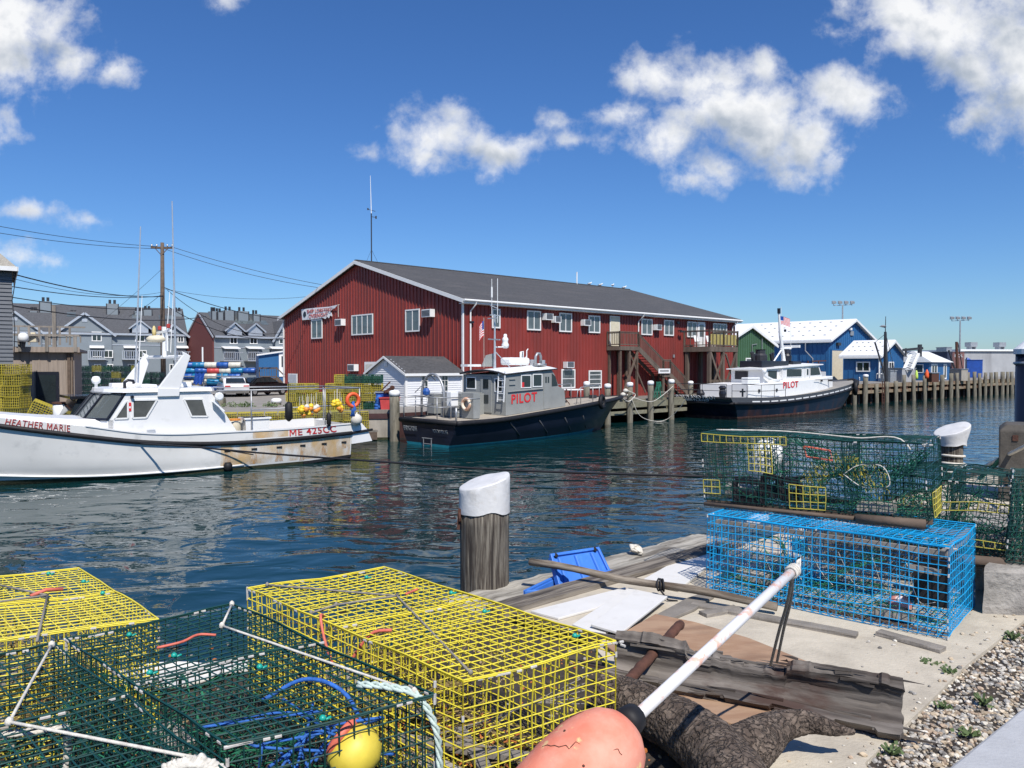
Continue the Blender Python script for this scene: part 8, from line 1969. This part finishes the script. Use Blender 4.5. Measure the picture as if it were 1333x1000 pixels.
b=MB(); torus(b,c_+Vector((-.038,.016,.03)),.052,.013,(-.8,.3,.5),22,8); o=b.build('red_band',M['bungee_red'],yb_,True)
# green, left
e1=Vector(atz(69,837,tz)); dl=Vector((.735,-.678,0)); dw=Vector((-.77,-.64,0))
c1=e1+dl*1.26; c0=e1; c3=e1+dw*.62; c2=c1+dw*.62
q=[tuple(c3),tuple(c2),tuple(c1),tuple(c0)]
lg,LC=trap('dark green wire lobster trap in the bottom left corner',dropq(q,.46),q,'green',37,clips=44,partition=(.5,))
b=MB(); A_=LC.P(.03,.97,1)+Vector((0,0,.012)); B2=atz(12,940,tz+.014)-LC.c; C2_=atz(262,988,tz+.014)-LC.c; b.tube([A_.lerp(B2,i/5) for i in range(6)],.0045,8); b.tube([B2.lerp(C2_,i/8) for i in range(9)],.0045,8)
for p in (A_,B2,C2_): b.lathe(p-Vector((0,0,.01)),[(.004,0),(.012,.006),(.01,.018),(.003,.024)],8)
b.build('bungee_cord',M['rope_white'],lg,True)
b=MB(); Q=catmull([tuple(atz(-10,958,tz-.03)-LC.c),tuple(atz(40,952,tz-.02)-LC.c),tuple(atz(82,948,tz-.03)-LC.c),tuple(atz(88,970,tz-.1)-LC.c),tuple(atz(86,1010,tz-.2)-LC.c)],60)
for s_ in (0,1,2): b.tube([Vector(p)+Vector((.006*math.cos(i*.8+s_*2.09),.006*math.sin(i*.8+s_*2.09),.004*math.sin(i*.8+s_*2.09))) for i,p in enumerate(Q)],.0055,6)
b.build('white_rope',M['rope_white'],lg,True); b=MB()
Q=catmull([tuple(atz(215,1000,tz+.01)-LC.c),tuple(atz(245,992,tz+.02)-LC.c),tuple(atz(275,996,tz+.01)-LC.c),tuple(atz(300,1015,tz-.02)-LC.c)],40)
for s_ in (0,1,2): b.tube([Vector(p)+Vector((.008*math.cos(i*.8+s_*2.09),.008*math.sin(i*.8+s_*2.09),.006*math.sin(i*.8+s_*2.09))) for i,p in enumerate(Q)],.0075,6)
b.build('white_rope',M['rope_white'],lg,True)
# yellow, far left
e1=Vector(atz(103,741,tz)); c1=Vector(atz(207,808,tz)); dl=(c1-e1).normalized(); c1=e1+dl*1.02; dw=Vector((-.90,-.42,0))
q=[tuple(e1+dw*.62),tuple(c1+dw*.62),tuple(c1),tuple(e1)]
fg,FC=trap('yellow wire lobster trap at the left edge nearest the water',dropq(q,.46),q,'yellow',51,net='twine_tan',clips=26,partition=(.5,))
b=MB(); 
for a_,c_ in (((62,775),(48,835)),((62,775),(0,762)),((62,775),(-5,784))): b.tube([atz(*a_,tz+.012)-FC.c,atz(*c_,tz+.012)-FC.c],.0045,8)
b.build('bridle_rope',M['grey_rope'],fg,True); teal(fg,FC,[(.05,.78),(.28,.9),(.5,.92)])
b=MB(); b.tube([atz(40,776,tz+.012)-FC.c,atz(60,768,tz+.02)-FC.c,atz(82,767,tz+.012)-FC.c],.008,8); b.build('bungee_hook',M['bungee_red'],fg,True)
# timbers the left traps stand on: a dark log bearer at the water side
p=atz(278,832,ZD); b=MB(); b.lathe((0,0,.012),[(.0,0),(.16,0),(.20,.035),(.19,.035),(.15,.012),(.0,.012)],32); o=b.build('white_oval',M['board_white'],smooth=True); o.location=(p.x,3.42,ZD); o.scale=(1.25,.7,1); tag(o,'white flat oval tray lying under the dark green trap by the water','shape')  # white oval put in for the pale patch seen through the trap
b=MB(); b.box(-.22,.22,-.07,.07,.012,.03); o=b.build('white_board',M['board_white'],bevel=.003); p=atz(265,878,ZD); o.location=(p.x,p.y,ZD); o.rotation_euler=(0,0,.35); tag(o,'small white board under the dark green trap beside the oval tray','board')
# blue trap
zb=ZD+.028; bot=[(1.235,4.77,zb),(2.265,3.90,zb),(2.745,4.46,zb),(1.70,5.32,zb)]
top=[(x,y,z+.475) for x,y,z in bot]
bg_,BC=trap('bright blue wire lobster trap standing on the concrete slab at right',bot,top,'blue',63,cell=.046,clips=20,partition=(.36,),heads=2,warp=.007)
b=MB()
for v in (.1,.9): b.beam(BC.P(.02,v,.90),BC.P(.98,v,.90),.03,.03)
b.beam(BC.P(.98,.02,.92),BC.P(.98,.98,.92),.03,.04); b.beam(BC.P(.97,.05,.7),BC.P(.86,.02,.72),.03,.03); b.build('wood_batten',M['timber_grey'],bg_)
b=MB(); 
for k in range(6):
    u0=.2+.13*k; b.tube(catmull([tuple(BC.P(u0,.03,.75)),tuple(BC.P(u0+.03,.2,.5-.05*k)),tuple(BC.P(u0+.1,.05,.35))],12),.0018,5)
b.build('slack_line',M['rope_white'],bg_,True)
b=MB(); b.box(0,0.001,0,.001,0,.001) if 0 else b.hexa([BC.P(.84,.3,.2),BC.P(.97,.3,.2),BC.P(.97,.36,.2),BC.P(.84,.36,.2),BC.P(.84,.3,.68),BC.P(.97,.3,.68),BC.P(.97,.36,.68),BC.P(.84,.36,.68)]); b.build('escape_vent',M['black_rubber'],bg_)
b=MB(); c_=BC.P(.79,.28,.13); b.lathe(c_,[(.02,-.07),(.05,-.068),(.062,-.03),(.06,.03),(.045,.06),(.02,.07)],18,axis=(.25,.35,1)); o=b.build('trapped_buoy',D('buoy_pale_red',(.62,.25,.2),.5,var=.12,scale=10,c3=(.7,.6,.55),lo3=.55,hi3=.6,scale3=9),None,True); o.location=BC.c; tag(o,'small faded red pot buoy lying inside the blue trap','buoy')
b=MB(); p=BC.P(.22,.3,1)+Vector((0,0,-.05)); b.hexa([BC.P(.16,.15,.93),BC.P(.22,.15,.93),BC.P(.22,.4,.93),BC.P(.16,.4,.93),BC.P(.16,.15,.99),BC.P(.22,.15,.99),BC.P(.22,.4,.99),BC.P(.16,.4,.99)]); b.build('bait_jar',M['metal_white'],bg_)
# green trap on the blue one
zb=ZD+.045+.465+.05; bot=[(1.285,5.03,zb),(2.384,4.32,zb),(2.70,4.72,zb),(1.60,5.42,zb)]; top=[(x-.015,y+.02,z+.435) for x,y,z in bot]
ug,UC=trap('dented dark green lobster trap with yellow patches resting on the blue trap',bot,top,'green',77,cell=.043,clips=26,partition=(.3,.66),heads=2,warp=.014)
for A_ in (('v',-.012,0,.42,.88,1.0),('v',-.012,.22,.34,.45,.88),('v',-.015,.42,.58,.02,.36),('u',1.012,.1,.55,.02,.38),('v',-.012,.0,.08,.1,.3)):
    b=MB(); face(b,UC,*A_,.043,.0028); b.build('yellow_patch',TMN['yellow_bits'],ug,recalc=False)
b=MB()
for u0,u1,w0,w1 in ((.14,.27,.0,.30),(.28,.36,.16,.40),(.37,.46,.14,.40)):
    for A2,B3 in (((u0,w0),(u1,w0)),((u1,w0),(u1,w1)),((u1,w1),(u0,w1)),((u0,w1),(u0,w0))): b.beam(UC.P(A2[0],.06,A2[1]),UC.P(B3[0],.06,B3[1]),.03,.03)
    b.hexa([UC.P(u0,.07,w0),UC.P(u1,.07,w0),UC.P(u1,.10,w0),UC.P(u0,.10,w0),UC.P(u0,.07,(w0+w1)/2),UC.P(u1,.07,(w0+w1)/2),UC.P(u1,.10,(w0+w1)/2),UC.P(u0,.10,(w0+w1)/2)])
b.build('escape_vent',M['black_rubber'],ug)
b=MB(); rr=random.Random(9)
for k in range(150):
    u=rr.uniform(.42,.80); p=UC.P(u,rr.uniform(.2,.7),.75-abs(u-.62)*2.0+rr.uniform(-.25,.1)); d=Vector((rr.uniform(-1,1),rr.uniform(-1,1),rr.uniform(-1,1)))*.03; b.tube([p,p+d,p+d+Vector((.01,.0,-.04))],.0022,4)
b.build('yellow_net',TMN['yellow_bits'],ug,recalc=False)
b=MB(); rr=random.Random(19)
def Q3(s,t): return UC.P(.4+.58*s,.15+.75*t,.95-.7*math.sin(s*2.9)*(.4+.6*math.sin(t*3.1))+.0)
net_sheet(b,Q3,46,16,.012,.0016,rr)
def Q4(s,t): return UC.P(.03+.9*s,.97,.05+.9*t+.03*math.sin(s*14))
net_sheet(b,Q4,60,14,.010,.0013,rr)
b.build('green_net',M['rope_green'],ug,recalc=False)
b=MB(); b.tube([UC.P(.48+.02*0,.1,.88),UC.P(.60,.1,.86),UC.P(.61,.1,.72),UC.P(.49,.1,.74),UC.P(.48,.1,.88)],.006,6); b.build('red_frame',M['bungee_red'],ug)
b=MB(); Q=catmull([tuple(UC.P(.01,.5,1.02)),tuple(UC.P(.35,.4,1.03)),tuple(UC.P(.7,.2,1.02)),tuple(UC.P(.93,.02,1.0)),tuple(UC.P(.95,-.01,.93))],30); b.tube(Q,.005,6); b.tube(catmull([tuple(UC.P(.66,.0,.55)),tuple(UC.P(.75,.02,.38)),tuple(UC.P(.86,.0,.45)),tuple(UC.P(.84,.0,.66)),tuple(UC.P(.72,.0,.68)),tuple(UC.P(.66,.0,.55))],30),.003,5); b.build('pale_line',M['rope_white'],ug,True)
b=MB(); b.tube([UC.P(.72,-.02,-.05),UC.P(.99,-.01,-.05)],.028,10); b.beam(UC.P(0,.0,-.06),UC.P(.72,-.0,-.055),.035,.022); b.build('front_runner',M['timber_brown'],ug,True)
# white jug inside
b=MB(); c_=UC.P(.20,.55,.30); b.lathe(c_,[(.08,0),(.095,.01),(.10,.20),(.07,.25),(.03,.26),(.03,.28)],18,axis=(.25,-.1,.8)); o=b.build('plastic_jug',M['metal_white'],None,True); o.location=UC.c; tag(o,'white plastic jug inside the top green trap','jug')
# broken green traps on the granite
zb=ZD+.285+.03
zb=ZD+.285+.005; bot=[(2.42,4.89,zb),(2.95,4.48,zb),(3.55,5.22,zb),(3.02,5.63,zb)]; top=[(2.42,4.91,zb+.45),(2.99,4.52,zb+.45),(3.59,5.28,zb+.42),(3.02,5.67,zb+.45)]
rg_,RC=trap('battered dark green trap with yellow strips on the granite block, left of two',bot,top,'green',88,cell=.043,clips=40,partition=(.5,),warp=.02)
for A_ in (('v',-.02,.0,1,.60,.72),('v',-.02,.05,1,.12,.2)):
    b=MB(); face(b,RC,*A_,.05,.0028); b.build('yellow_strip',TMN['yellow_bits'],rg_,recalc=False)
b=MB(); rr=random.Random(29); 
def Q5(s,t): return RC.P(.02+.96*s,.1+.2*math.sin(t*3),.05+.85*t)
net_sheet(b,Q5,24,18,.014,.0016,rr); b.build('green_net',M['rope_green'],rg_,recalc=False)
b=MB(); b.tube([RC.P(.3,-.06,-.03),RC.P(1.0,-.05,-.03)],.035,10); b.build('front_runner',M['timber_brown'],rg_,True)
bot=[(2.90,4.42,zb),(3.5,4.2,zb),(3.75,4.75,zb),(3.30,4.98,zb)]; top=[(2.96,4.46,zb+.5),(3.55,4.25,zb+.5),(3.8,4.85,zb+.5),(3.33,5.02,zb+.48)]
r2_,R2C=trap('dark green netted trap at the right edge on the granite block, right of two',bot,top,'green',93,cell=.036,clips=20,partition=(.5,),warp=.016)
b=MB(); 
def Q6(s,t): return R2C.P(.02+.96*s,.02,.03+.94*t)
net_sheet(b,Q6,34,26,.008,.0016,random.Random(31)); b.build('green_net',M['rope_green'],r2_,recalc=False)
# ============================================================ self check
tops=[o for o in bpy.data.objects if o.parent is None and o.type in('MESH','EMPTY')]
seen={}
for o in tops:
    if o.get('kind')=='structure': continue
    l=o.get('label')
    if not l: print('NOLABEL',o.name)
    elif l in seen: print('DUP',l)
    elif not 4<=len(l.split())<=16: print('LEN',len(l.split()),l)
    seen[l]=1
print('TOPS',len(tops),'ALL',len(bpy.data.objects),'FACES',sum(len(o.data.polygons) for o in bpy.data.objects if o.type=='MESH'))
